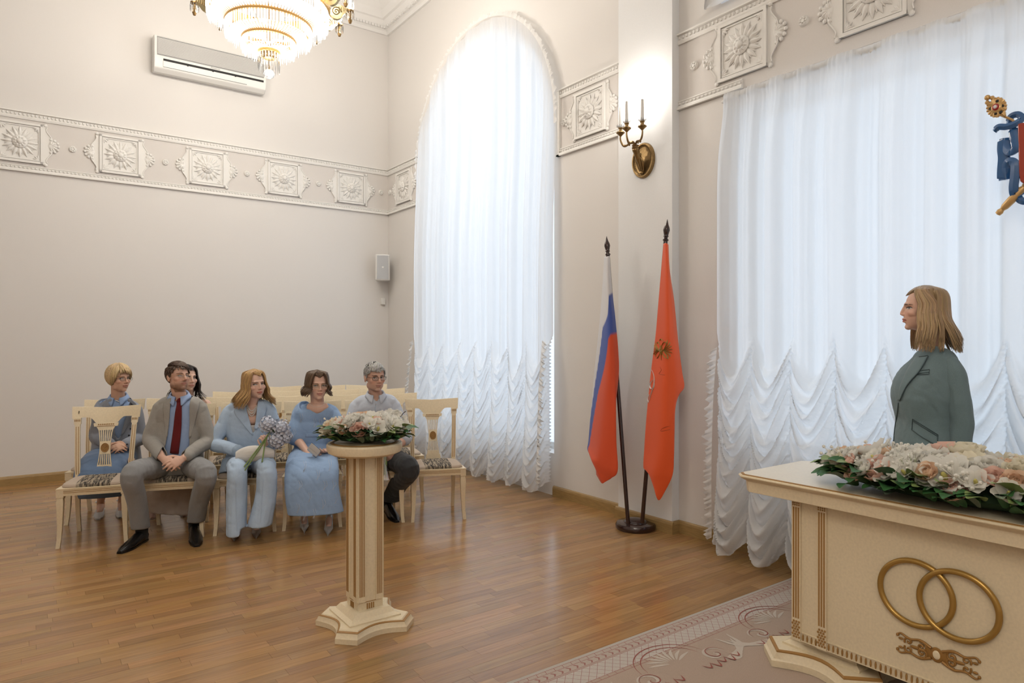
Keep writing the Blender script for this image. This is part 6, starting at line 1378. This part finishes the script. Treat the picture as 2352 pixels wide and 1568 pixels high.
po = P.polyl([(706, 905), (709, 928), (716, 937), (730, 940), (744, 936), (750, 926), (752, 905)], .10)
zh = J(731, 1177, .45)[2]
dr, db = P.cloth('dress', q, 'dress_blue', .008, 4, cut=lambda L, fn: (inpoly(L[:, 0], L[:, 2], po) & (fn > -.6)) | (L[:, 2] < zh), wr=(.004, 1.0), seed=9)
dr.modifiers.new('s', 'SOLIDIFY').thickness = .004
P.patch('waistband', db, [(702, 997), (701, 1006)], [(757, 995), (757, 1005)], .15, 'dress_blue', .003, .005, nu=16, nv=4, parent=dr)
rs = random.Random(4); sts = []
for px, py in ((722, 977), (735, 978), (690, 965), (672, 1000), (700, 1062), (730, 1078), (757, 1060), (765, 1100), (690, 1100), (712, 1125), (742, 1140), (745, 1100), (686, 1150), (770, 1130), (722, 1160), (700, 1165)):
    for k in range(2):
        dx = (k-.5)*5; sts.append([(px+dx, py-9), (px+dx+rs.uniform(1, 4), py), (px+dx*.3, py+7), (px+dx*.5-2, py+12)])
tag(P.stroke('embroidery', db, sts, .3, 'dress_thread', .0013, .002, parent=dr), kind='stuff')
obj('necklace', MB().tube(np.array([P.sticky(P.bodybv, x, y, .1, .003) for x, y in ((709, 918), (712, 928), (720, 934), (729, 935), (738, 933), (746, 926), (749, 917))])-P.base, .0013, 5), 'pearl', P.root)
obj('bracelet', MB().tube([wr_+V(0, 0, 0)+nrm(np.cross(wr_-er, V(0, 0, 1)))*.03*math.cos(a)+zv(.03*math.sin(a))-P.base for a in np.linspace(0, 2*PI, 20)], .004, 6), 'purse_silver', P.root)
for a, hl, to in ((al, (699, 1192), (699, 1224)), (ar, (757, 1196), (753, 1231))):
    s_ = shoe(P, onz(*hl), onz(*to), 'shoe_silver', .036, .045, True, .045, .05); q = MB()
    for zz in (.0, .035): q.tube([a+V(.036*math.cos(t), .036*math.sin(t), .02+zz+.02*math.sin(t*1+zz*40)-.02)-P.base for t in np.linspace(0, 2*PI, 18)], .004, 5)
    obj('strap', q, 'shoe_white', s_)
pu = thing('silver_purse', 'small silver clutch purse in the hands of the blue-dress woman', 'purse', J(721, 1034, .36)); p0_ = V(*pu.location); A = basis(nrm(rt*.75-V(0, 0, .65)), nrm(n+V(0, 0, .3)), nrm(rt*.55+V(0, 0, .75)))
obj('shell', MB().box((0, 0, 0), (.10, .035, .065), A), 'purse_silver', pu, bevel=.008); obj('flap', MB().box(A@V(-.0, .019, .012), (.096, .006, .04), A), 'purse_silver', pu, bevel=.003); obj('frame', MB().box(A@V(0, 0, .034), (.10, .012, .004), A), 'metal_dark', pu); obj('clasp', MB().ell(A@V(-.03, .012, .03), .006, nu=8, nv=6), 'metal_dark', pu)
# ---------------------------------------------------------------- grey-haired man
c, n = SEATS[4]
P = Person('seated grey-haired man in pale blue shirt and dark trousers', c, n, (.68, .42, .315)); J = P.J
hd = Head(J(861, 866, .06), look(23, -3, 861), .0, 1.04); hd.shape(P.q, 1.18, 1.07)
sl, sr, el, er = J(819, 935, -.02), J(903, 932, -.02), J(799, 1000, .02), J(930, 1004, .05); wl, wr_ = J(850, 1040, .25), J(905, 1032, .24)
kl, kr, al, ar = J(858, 1078, .42), J(941, 1078, .40), ank((842, 1185), (838, 1215), .12), ank((888, 1172), (912, 1200), .12); neck = J(863, 908, .01)
seated_core(P, hd, sl, sr, el, er, wl, wr_, kl, kr, al, ar, neck)
arm(P.q, sr, er, wr_, (.045, .045, .030)); arm(P.q, sl, el, wl, (.045, .045, .03))
hand(P.q, wr_, J(886, 1055, .32)-wr_, -rt*.5-n*.5, -rt*.5+V(0, 0, .8), (.7, .8, .85, .9), .04, 1.05); hand(P.q, wl, J(868, 1050, .32)-wl, rt*.5-n*.6, V(0, 0, 1), (.7, .8, .85, .9), .04, 1.05)
P.finish(hd, beard=((.48, .34, .28), .35), lip=(.46, .23, .19)); hd.face(P.root, P.base, P.bodybv, 'brow_brown', (.002, -.001), .003, .0016, .8); hd.glasses(P.root, P.base, P.bodybv, 'metal_dark', .0265, .0155, .0014)
hd.hair(P.root, P.base, (.40, .40, .39), 'short', 14, 1500, length=.04, fringe=.066, side=.4)
hip = c-n*.05; q = MB(); torso(q, [hip+zv(.50), hip+zv(.64), hip+zv(.78), hip+zv(.90), J(862, 930, -.01), J(863, 908, -.005)], [.19, .19, .19, .19, .16, .072], [.165, .17, .15, .13, .105, .068], P.r)
q.limb([sl+zv(.008), J(838, 922, -.01), J(888, 920, -.01), sr+zv(.008)], [.058, .06, .06, .058]); arm(q, sl, el, el*.7+wl*.3, (.066, .062, .056)); arm(q, sr, er, er*.8+wr_*.2, (.066, .062, .058))
po = P.polyl([(850, 880), (851, 902), (858, 914), (866, 922), (872, 912), (877, 900), (878, 880)], .11)
sh, sb = P.cloth('shirt', q, 'shirt_pale', .0075, 4, cut=lambda L, fn: inpoly(L[:, 0], L[:, 2], po) & (fn > -.3), wr=(.0055, 1.0), seed=11)
sh.modifiers.new('s', 'SOLIDIFY').thickness = .003
collar(P, J(863, 906, .02), .066, 'shirt_pale', sh, .34)
P.stroke('placket', sb, [[(865, 922), (862, 950), (861, 985)]], .15, 'suit_sky', .0016, .002, parent=sh)
for py in (930, 950, 970): obj('button', MB().ell(P.sticky(sb, 864, py, .15, .003)-P.base, .0045, nu=8, nv=5), 'sole_white', sh)
q = MB(); hp = c-n*.06+zv(.52); torso(q, [hp-zv(.05), hp+zv(.03), hp+zv(.07)], [.20, .20, .18], [.16, .16, .14], P.r)
for k, a, sg in ((kl, al, 1), (kr, ar, -1)):
    h = hp+P.r*sg*.09; q.limb([h, (h+k)/2+zv(.015), k, (k*.5+a*.5), a-zv(.06)], [(.105, .10), (.098, .092), (.082, .084), (.074, .078), (.072, .076)], sub=30)
hem(P, q, 'trouser_dark', .115, .12, 12)
sock(P, (888, 1172), (912, 1200), .13); sock(P, (842, 1185), (838, 1215), .13)
shoe(P, onz(888, 1172), onz(912, 1200), 'shoe_black', .05, .06, up_h=.1, sole='shoe_black'); shoe(P, onz(842, 1185), onz(838, 1215), 'shoe_black', .05, .06, up_h=.1, sole='shoe_black')
d = nrm(wr_-er); u1 = nrm(np.cross(d, n)); u2 = np.cross(d, u1); obj('wristwatch', MB().tube([wr_-d*.012+u1*.034*math.cos(t)+u2*.031*math.sin(t)-P.base for t in np.linspace(0, 2*PI, 20)], .0095, 7), 'watch_black', P.root)
cdp = J(878, 1045, .37); cd_ = thing('white_card', 'small white card in the grey-haired man hand', 'card', cdp); A = basis(nrm(rt*.8-V(0, 0, .5)), n, nrm(rt*.5+V(0, 0, .8))); obj('sheet', MB().box((0, 0, 0), (.055, .002, .03), A), 'paper_white', cd_, smooth=False); obj('fold', MB().box((0, .0015, -.008), (.05, .0015, .012), A), 'paper_white', cd_, smooth=False)
wb = thing('white_bouquet', 'wrapped white bouquet held by the grey-haired man behind the pedestal flowers', 'bouquet', J(890, 1000, .36)); w0 = V(*wb.location); rs = random.Random(19)
obj('wrap', MB().loft([[p-w0 for p in (J(870, 958, .33)*(1-t)+J(884, 1100, .40)*t)+np.outer(circ(18)[:, 0]*r_, rt)+np.outer(circ(18)[:, 1]*r_, n)] for t, r_ in ((-.02, .12), (.15, .10), (.5, .05), (.75, .03), (1, .05))], cap=False), 'cellophane', wb)
obj('stems', MB().tube([J(876, 985, .35)-w0, J(886, 1060, .40)-w0, J(884, 1090, .40)-w0], [.018, .012, .014], 8), 'stem_green', wb)
for k in range(30):
    px = rs.uniform(858, 936); py = 952+16*((px-898)/40)**2+rs.uniform(-8, 26); d = nrm(-n*-.4+V(0, 0, 1)+rt*(px-895)/60+n*.5); put('blossom', FM['lily_white' if k % 3 else 'rose_white'], wb, J(px, py, .38+rs.uniform(-.05, .05))-w0, aim(d, k), rs.uniform(.55, .8))
for px, py in ((915, 960), (922, 952), (908, 968)): obj('twig', MB().tube([J(px, py, .42)-w0, J(px+10, py-8, .42)-w0], .003, 5), 'button_dark', wb)
# ---------------------------------------------------------------- elderly woman, second row
c = ROW2[5]+drow*.085; n = nrow; SK2 = (.70, .43, .31)
P = Person('elderly woman with short blonde hair and slate-blue coat in the second row', c, n, SK2); J = P.J
hd = Head(J(274, 869, .08), look(36, 0, 274), .0, 1.0); hd.shape(P.q, 1.0, 1.03, ears=False, nose=.92)
sl, sr, el, er = J(236, 942, .0), J(310, 942, .0), J(221, 1002, .02), J(322, 1006, .02); wl, wr_ = J(256, 1022, .25), J(286, 1022, .25)
kl, kr, al, ar = J(240, 1058, .40), J(300, 1058, .40), ank((232, 1168), (225, 1194), .08), ank((280, 1164), (276, 1190), .08); neck = J(271, 914, .03)
seated_core(P, hd, sl, sr, el, er, wl, wr_, kl, kr, al, ar, neck, .62)
hand(P.q, wl, J(276, 1030, .31)-wl, -n+V(0, 0, -.4), V(0, 0, 1), (.5, .5, .6, .6), .04, .95); hand(P.q, wr_, J(266, 1028, .33)-wr_, -n+V(0, 0, -.4), V(0, 0, 1), (.5, .55, .6, .6), .04, .95)
foot(P, (232, 1168), (225, 1194), .06); foot(P, (280, 1164), (276, 1190), .06); P.finish(hd, lip=(.42, .16, .13)); hd.face(P.root, P.base, P.bodybv, 'brow_light', (.004, 0), .0018, .0014, .8); hd.glasses(P.root, P.base, P.bodybv, 'metal_dark', .0255, .0165, .0009)
hd.hair(P.root, P.base, (.60, .44, .24), 'pixie', 16, 900, part=.15, fringe=.06)
hip = c-n*.03; q = MB(); torso(q, [hip+zv(.52), hip+zv(.66), hip+zv(.80), hip+zv(.9), J(271, 938, .01), J(271, 915, .02)], [.17, .165, .17, .165, .14, .066], [.14, .14, .14, .125, .10, .064], P.r)
sh, sb = P.cloth('blouse', q, 'shirt_sky', .009, 3)
q = MB(); torso(q, [hip+zv(.46), hip+zv(.60), hip+zv(.76), hip+zv(.90), J(272, 936, .0), J(272, 912, .01)], [.20, .185, .18, .18, .155, .08], [.16, .155, .15, .135, .108, .076], P.r)
q.limb([sl+zv(.01), J(250, 932, .0), J(295, 932, .0), sr+zv(.01)], [.05, .054, .054, .05]); arm(q, sl, el, wl+(el-wl)*.1, (.062, .056, .048)); arm(q, sr, er, wr_+(er-wr_)*.1, (.062, .056, .048))
po = P.polyl([(253, 885), (254, 915), (257, 945), (262, 990), (270, 1010), (278, 990), (290, 950), (295, 915), (296, 885)], .14)
jk, jb = P.cloth('coat', q, 'coat_slate', .008, 4, cut=lambda L, fn: inpoly(L[:, 0], L[:, 2], po) & (fn > -.1) & (L[:, 1] > -.02), wr=(.004, 1.1), seed=15)
jk.modifiers.new('s', 'SOLIDIFY').thickness = .004
P.patch('lapel', jb, [(246, 918), (231, 930), (246, 957), (262, 1000)], [(254, 914), (255, 930), (258, 955), (264, 1000)], .14, 'coat_slate', .009, .005, parent=jk); P.patch('lapel', jb, [(295, 914), (292, 932), (287, 955), (276, 1000)], [(304, 918), (316, 932), (303, 955), (280, 1000)], .14, 'coat_slate', .009, .005, parent=jk)
collar(P, J(272, 912, .035), .060, 'shirt_sky', sh, .32)
obj('collar_brooch', MB().tube(np.array([P.sticky(sb, x, y, .13, .012) for x, y in ((263, 920), (271, 923), (279, 920))])-P.base, .005, 6), 'purse_silver', sh)
for px, py in ((296, 986), (293, 1001), (262, 1005), (301, 1015)): obj('button', MB().ell(P.sticky(jb, px, py, .14, .004)-P.base, (.008, .006, .008), nu=10, nv=5), 'button_dark', jk)
q = MB(); torso(q, [hip+zv(.50), hip+zv(.53)+n*.16, hip+zv(.51)+n*.34, hip+zv(.46)+n*.455, hip+zv(.34)+n*.49, J(256, 1185, .45)], [.18, .19, .19, .185, .17, .165], [.10, .10, .095, .085, .085, .09], P.r, e=2.3); hem(P, q, 'dress_slate', .27, .27, 17, (.006, 1.0), 'skirt')
for hl, to in (((232, 1168), (225, 1194)), ((280, 1164), (276, 1190))):
    s_ = shoe(P, onz(*hl), onz(*to), 'shoe_white', .040, .028, False, 0, .025); a = onz(*hl); obj('ankle_strap', MB().tube([a+nrow*.02+V(.036*math.cos(t), .04*math.sin(t), .07)-P.base for t in np.linspace(0, 2*PI, 18)], .005, 5), 'shoe_white', s_)
# ---------------------------------------------------------------- dark-haired person hidden behind the suited man
c = ROW2[4]+drow*.13
P = Person('dark-haired person in pale dress almost hidden behind the suited man', c, n, (.72, .47, .365)); J = P.J
hd = Head(J(431, 868, .08), look(24, 0, 431), .0, 1.0); hd.shape(P.q, .92, .96, ears=False)
sl, sr, el, er = J(388, 935, .0), J(474, 930, .0), J(380, 1000, .05), J(482, 1000, .05); wl, wr_ = J(415, 1030, .25), J(445, 1030, .25)
kl, kr, al, ar = J(385, 1060, .42), J(440, 1060, .42), ank((362, 1168), (350, 1193), .09), ank((432, 1164), (424, 1188), .09); neck = J(431, 914, .03)
seated_core(P, hd, sl, sr, el, er, wl, wr_, kl, kr, al, ar, neck, 1.); arm(P.q, sr, er, wr_, (.047, .038, .026)); arm(P.q, sl, el, wl, (.047, .038, .026))
hand(P.q, wl, J(428, 1038, .31)-wl, V(0, 0, -1), n, (.3, .3, .3, .3)); hand(P.q, wr_, J(432, 1038, .33)-wr_, V(0, 0, -1), n, (.3, .3, .3, .3))
P.q.limb([sl, J(431, 928, .0), sr], [.05, .06, .05]); P.finish(hd, voxel=.0055); hd.face(P.root, P.base, P.bodybv, 'lash', (.004, 0))
hd.hair(P.root, P.base, (.022, .014, .011), 'long', 21, 200, part=.0, length=.24, wave=.016, flare=.05, fringe=.07, open_phi=.8)
hip = c-n*.03; q = MB(); torso(q, [hip+zv(.5), hip+zv(.66), hip+zv(.8), hip+zv(.9), J(431, 948, .0)], [.17, .15, .155, .165, .13], [.13, .12, .13, .12, .09], P.r); torso(q, [hip+zv(.5), hip+zv(.53)+n*.16, hip+zv(.51)+n*.34, hip+zv(.46)+n*.455, hip+zv(.3)+n*.48, J(392, 1172, .43)], [.18, .19, .19, .19, .20, .20], [.1, .1, .095, .085, .09, .1], P.r, e=2.3)
P.cloth('dress', q, 'skirt_beige', .009, 4, wr=(.008, 1.0), seed=18)
for hl, to in (((362, 1168), (350, 1193)), ((432, 1164), (424, 1188))): shoe(P, onz(*hl), onz(*to), 'sneaker_pink', .046, .055, False, 0, .075)
# ---------------------------------------------------------------- standing woman in teal blazer
f0 = look(-62, 0, 2140); D0 = 3.45
base = CAM+(fwd+rt*(2140-CX)/F)*D0; base[2] = 0
P = Person('standing blonde woman in grey-teal blazer behind the registry table', base, f0, (.71, .45, .345))
K_ = lambda px, py, d=0.: CAM+ray(px, py)*(D0+d)          # d>0 further from the camera
hd = Head(K_(2119, 714, .02), look(-84, 2, 2119), 0., .98); hd.shape(P.q, .92, .98, ears=False, nose=.85)
q = P.q; neck = K_(2136, 800, .03); q.limb([neck-zv(.08), neck, hd.w(0, -.022, -.055)], [.06, .052, .05], n=16)
hipc = base+zv(1.0); sn, sfar = K_(2186, 846, -.13), K_(2125, 842, .17); en, wn = K_(2208, 962, -.17), K_(2205, 1078, -.18); ef, wf = K_(2120, 975, .22), K_(2095, 1070, .16)
q.limb([hipc, (hipc+neck)/2, neck-zv(.05)], [(.1, .08), (.09, .07), (.07, .055)], sub=14); q.limb([sn, neck-zv(.05), sfar], [.035, .045, .035]); arm(q, sn, en, wn, (.035, .032, .026)); arm(q, sfar, ef, wf, (.035, .032, .026))
for sg in (-1, 1): q.limb([hipc+P.r*sg*.08, base+P.r*sg*.085+zv(.52), base+P.r*sg*.085+zv(.09)], [.06, .05, .035])
hand(q, wn, V(0, 0, -1)+f0*.15, -P.r*-1, f0, (.3, .3, .35, .4), .03, .95); hand(q, wf, V(0, 0, -1)+f0*.2, -P.r, f0, (.3, .3, .35, .4), .03, .95)
P.finish(hd, lip=(.45, .13, .13)); hd.face(P.root, P.base, P.bodybv, 'brow_brown', (0, 0), .0024, .0018)
hd.hair(P.root, P.base, (.38, .26, .14), 'long', 25, 1100, vol=1.12, part=.01, length=.225, wave=.008, flare=.05, fringe=.10, open_phi=1.2)
q = MB(); tz = [(base+f0*.005)+zv(.86), base+f0*.01+zv(.98), base+f0*.015+zv(1.12), base+f0*.025+zv(1.27), base+f0*.0+zv(1.40), K_(2140, 818, .03)]
torso(q, tz, [.20, .185, .16, .175, .15, .08], [.16, .15, .132, .145, .105, .07], P.r, hb=[.14, .135, .115, .12, .10, .075])
q.limb([sn+zv(.012)+fwh*.03, K_(2150, 826, .03), sfar+zv(.0)-fwh*.04], [.05, .058, .05])
bz, bb0 = P.cloth('blazer', q, 'blazer_teal', .0065, 4, wr=(.003, 1.0), seed=22)
vs, fs2 = [], []
for nm, a, b, c_ in (('near', sn, en, wn), ('far', sfar, ef, wf)):
    q = MB(); q.limb([a+zv(.0)+(neck-a)*.10, a*.75+b*.25, b, (b+c_)/2, c_], [.05, .06, .056, .053, .05], sub=28); v, f, nn = fuse(q, .0065, 4)
    for k in range(5): d = (np.abs(np.sin((v@nrm(V(.3, .4*k-.8, 1)))*15+k)))**8; v = v-nn*(.0022*d)[:, None]
    raw('sleeve', v, f, 'blazer_teal', bz, P.base); vs.append(v); fs2 += [tuple(i+sum(len(x) for x in vs[:-1]) for i in q_) for q_ in f]
bb2 = bb0
def camstick(bv, px, py, off): d = Vector(nrm(ray(px, py))); h = bv.ray_cast(Vector(CAM), d, 20); return (V(*h[0])-V(*d)*off) if h[0] is not None else K_(px, py, -.15)
def cpatch(name, left, right, mat, off=.006, nu=7, nv=18, thick=.004):
    Lp = catmull([(x, y, 0) for x, y in left], nv); Rp = catmull([(x, y, 0) for x, y in right], nv); Q = np.array([[camstick(bb2, *(Lp[i]*(1-j/(nu-1))+Rp[i]*j/(nu-1))[:2], off) for j in range(nu)] for i in range(nv)]); return obj(name, MB().grid(Q-P.base), mat, bz, ang=60, solid=thick, off=0)
cpatch('lapel', [(2103, 822), (2085, 850), (2068, 890), (2062, 925)], [(2132, 822), (2112, 856), (2083, 890), (2066, 925)], 'blazer_teal', .008)
def cstroke(name, lists, mat, w_, off=.003):
    q = MB()
    for pts in lists: q.tube(np.array([camstick(bb2, x, y, off) for x, y, _ in catmull([(a, b, 0) for a, b in pts], 5*len(pts))])-P.base, w_, 5)
    return obj(name, q, mat, bz)
cstroke('pocket_flap', [[(2096, 967), (2125, 985), (2154, 1003)], [(2094, 992), (2120, 1010), (2152, 1028)], [(2096, 967), (2094, 992)], [(2154, 1003), (2153, 1028)], [(2098, 972), (2125, 989), (2153, 1006)]], 'teal_seam', .0022)
cstroke('breast_pocket', [[(2094, 866), (2115, 862), (2135, 859)], [(2093, 867), (2115, 865), (2134, 864)], [(2135, 854), (2134, 864)], [(2104, 857), (2120, 855), (2135, 853)]], 'teal_seam', .0016)
cstroke('front_edge', [[(2064, 930), (2061, 955), (2056, 985), (2053, 1020), (2053, 1045)]], 'teal_seam', .0045, .001)
cstroke('lapel_seam', [[(2132, 822), (2112, 856), (2083, 890), (2066, 925)], [(2111, 824), (2122, 823), (2131, 821)]], 'teal_seam', .0022, .012)
q = MB(); torso(q, [base+zv(.80), base+zv(.9), base+zv(1.02)], [.18, .18, .16], [.13, .13, .12], P.r)
for sg in (-1, 1): q.limb([base+P.r*sg*.085+zv(.88), base+P.r*sg*.09+zv(.5), base+P.r*sg*.09+zv(.07)], [.09, .08, .085], sub=20)
P.cloth('trousers', q, 'blazer_teal', .01, 4)
for sg in (-1, 1): b_ = base+P.r*sg*.09; shoe(P, b_-f0*.06, b_+f0*.17, 'shoe_black', .04, .05, True, .05, .07)
P.root.location.z += .011
# ================================================================== small belongings
sb_ = thing('white_bag', 'white bag with chain strap hung behind the left front chair', 'bag', onz(190, 1140)); v0 = V(*sb_.location)
q = MB(); bc = SEATS[0][0]-SEATS[0][1]*.30+drow*-.18; q.limb([bc+zv(.34), bc+zv(.42)], [(.05, .022), (.04, .016)]); obj('pouch', MB().add(q.V()-v0, q.f), 'bag_white', sb_)
s0 = SEATS[0][0]-SEATS[0][1]*.31+drow*-.2+zv(.97); obj('chain_strap', MB().tube([s0-v0, s0-zv(.35)-drow*.03-v0, bc+zv(.42)-v0], .003, 5), 'metal_dark', sb_)
gp_ = thing('bouquet_wrap', 'crumpled paper-wrapped bouquet on the seat between man and blonde woman', 'bouquet', J(0, 0, 0) if False else ROW2[3]+zv(.475)); q = MB(); q.limb([(0, 0, .05), (.1, 0, .06)], [.055, .04]); v, f, nn = fuse(q, .006, 2); v = v+nn*(.012*np.sin(v[:, :1]*90+v[:, 1:2]*70+v[:, 2:]*80)); raw('paper', v, f, 'paper_white', gp_, V(0, 0, 0)); put('blossom', FM['rose_white'], gp_, (.12, 0, .09), (0, .5, 0), .8); put('blossom', FM['rose_peach'], gp_, (.10, .04, .10), (0, .3, 0), .7)
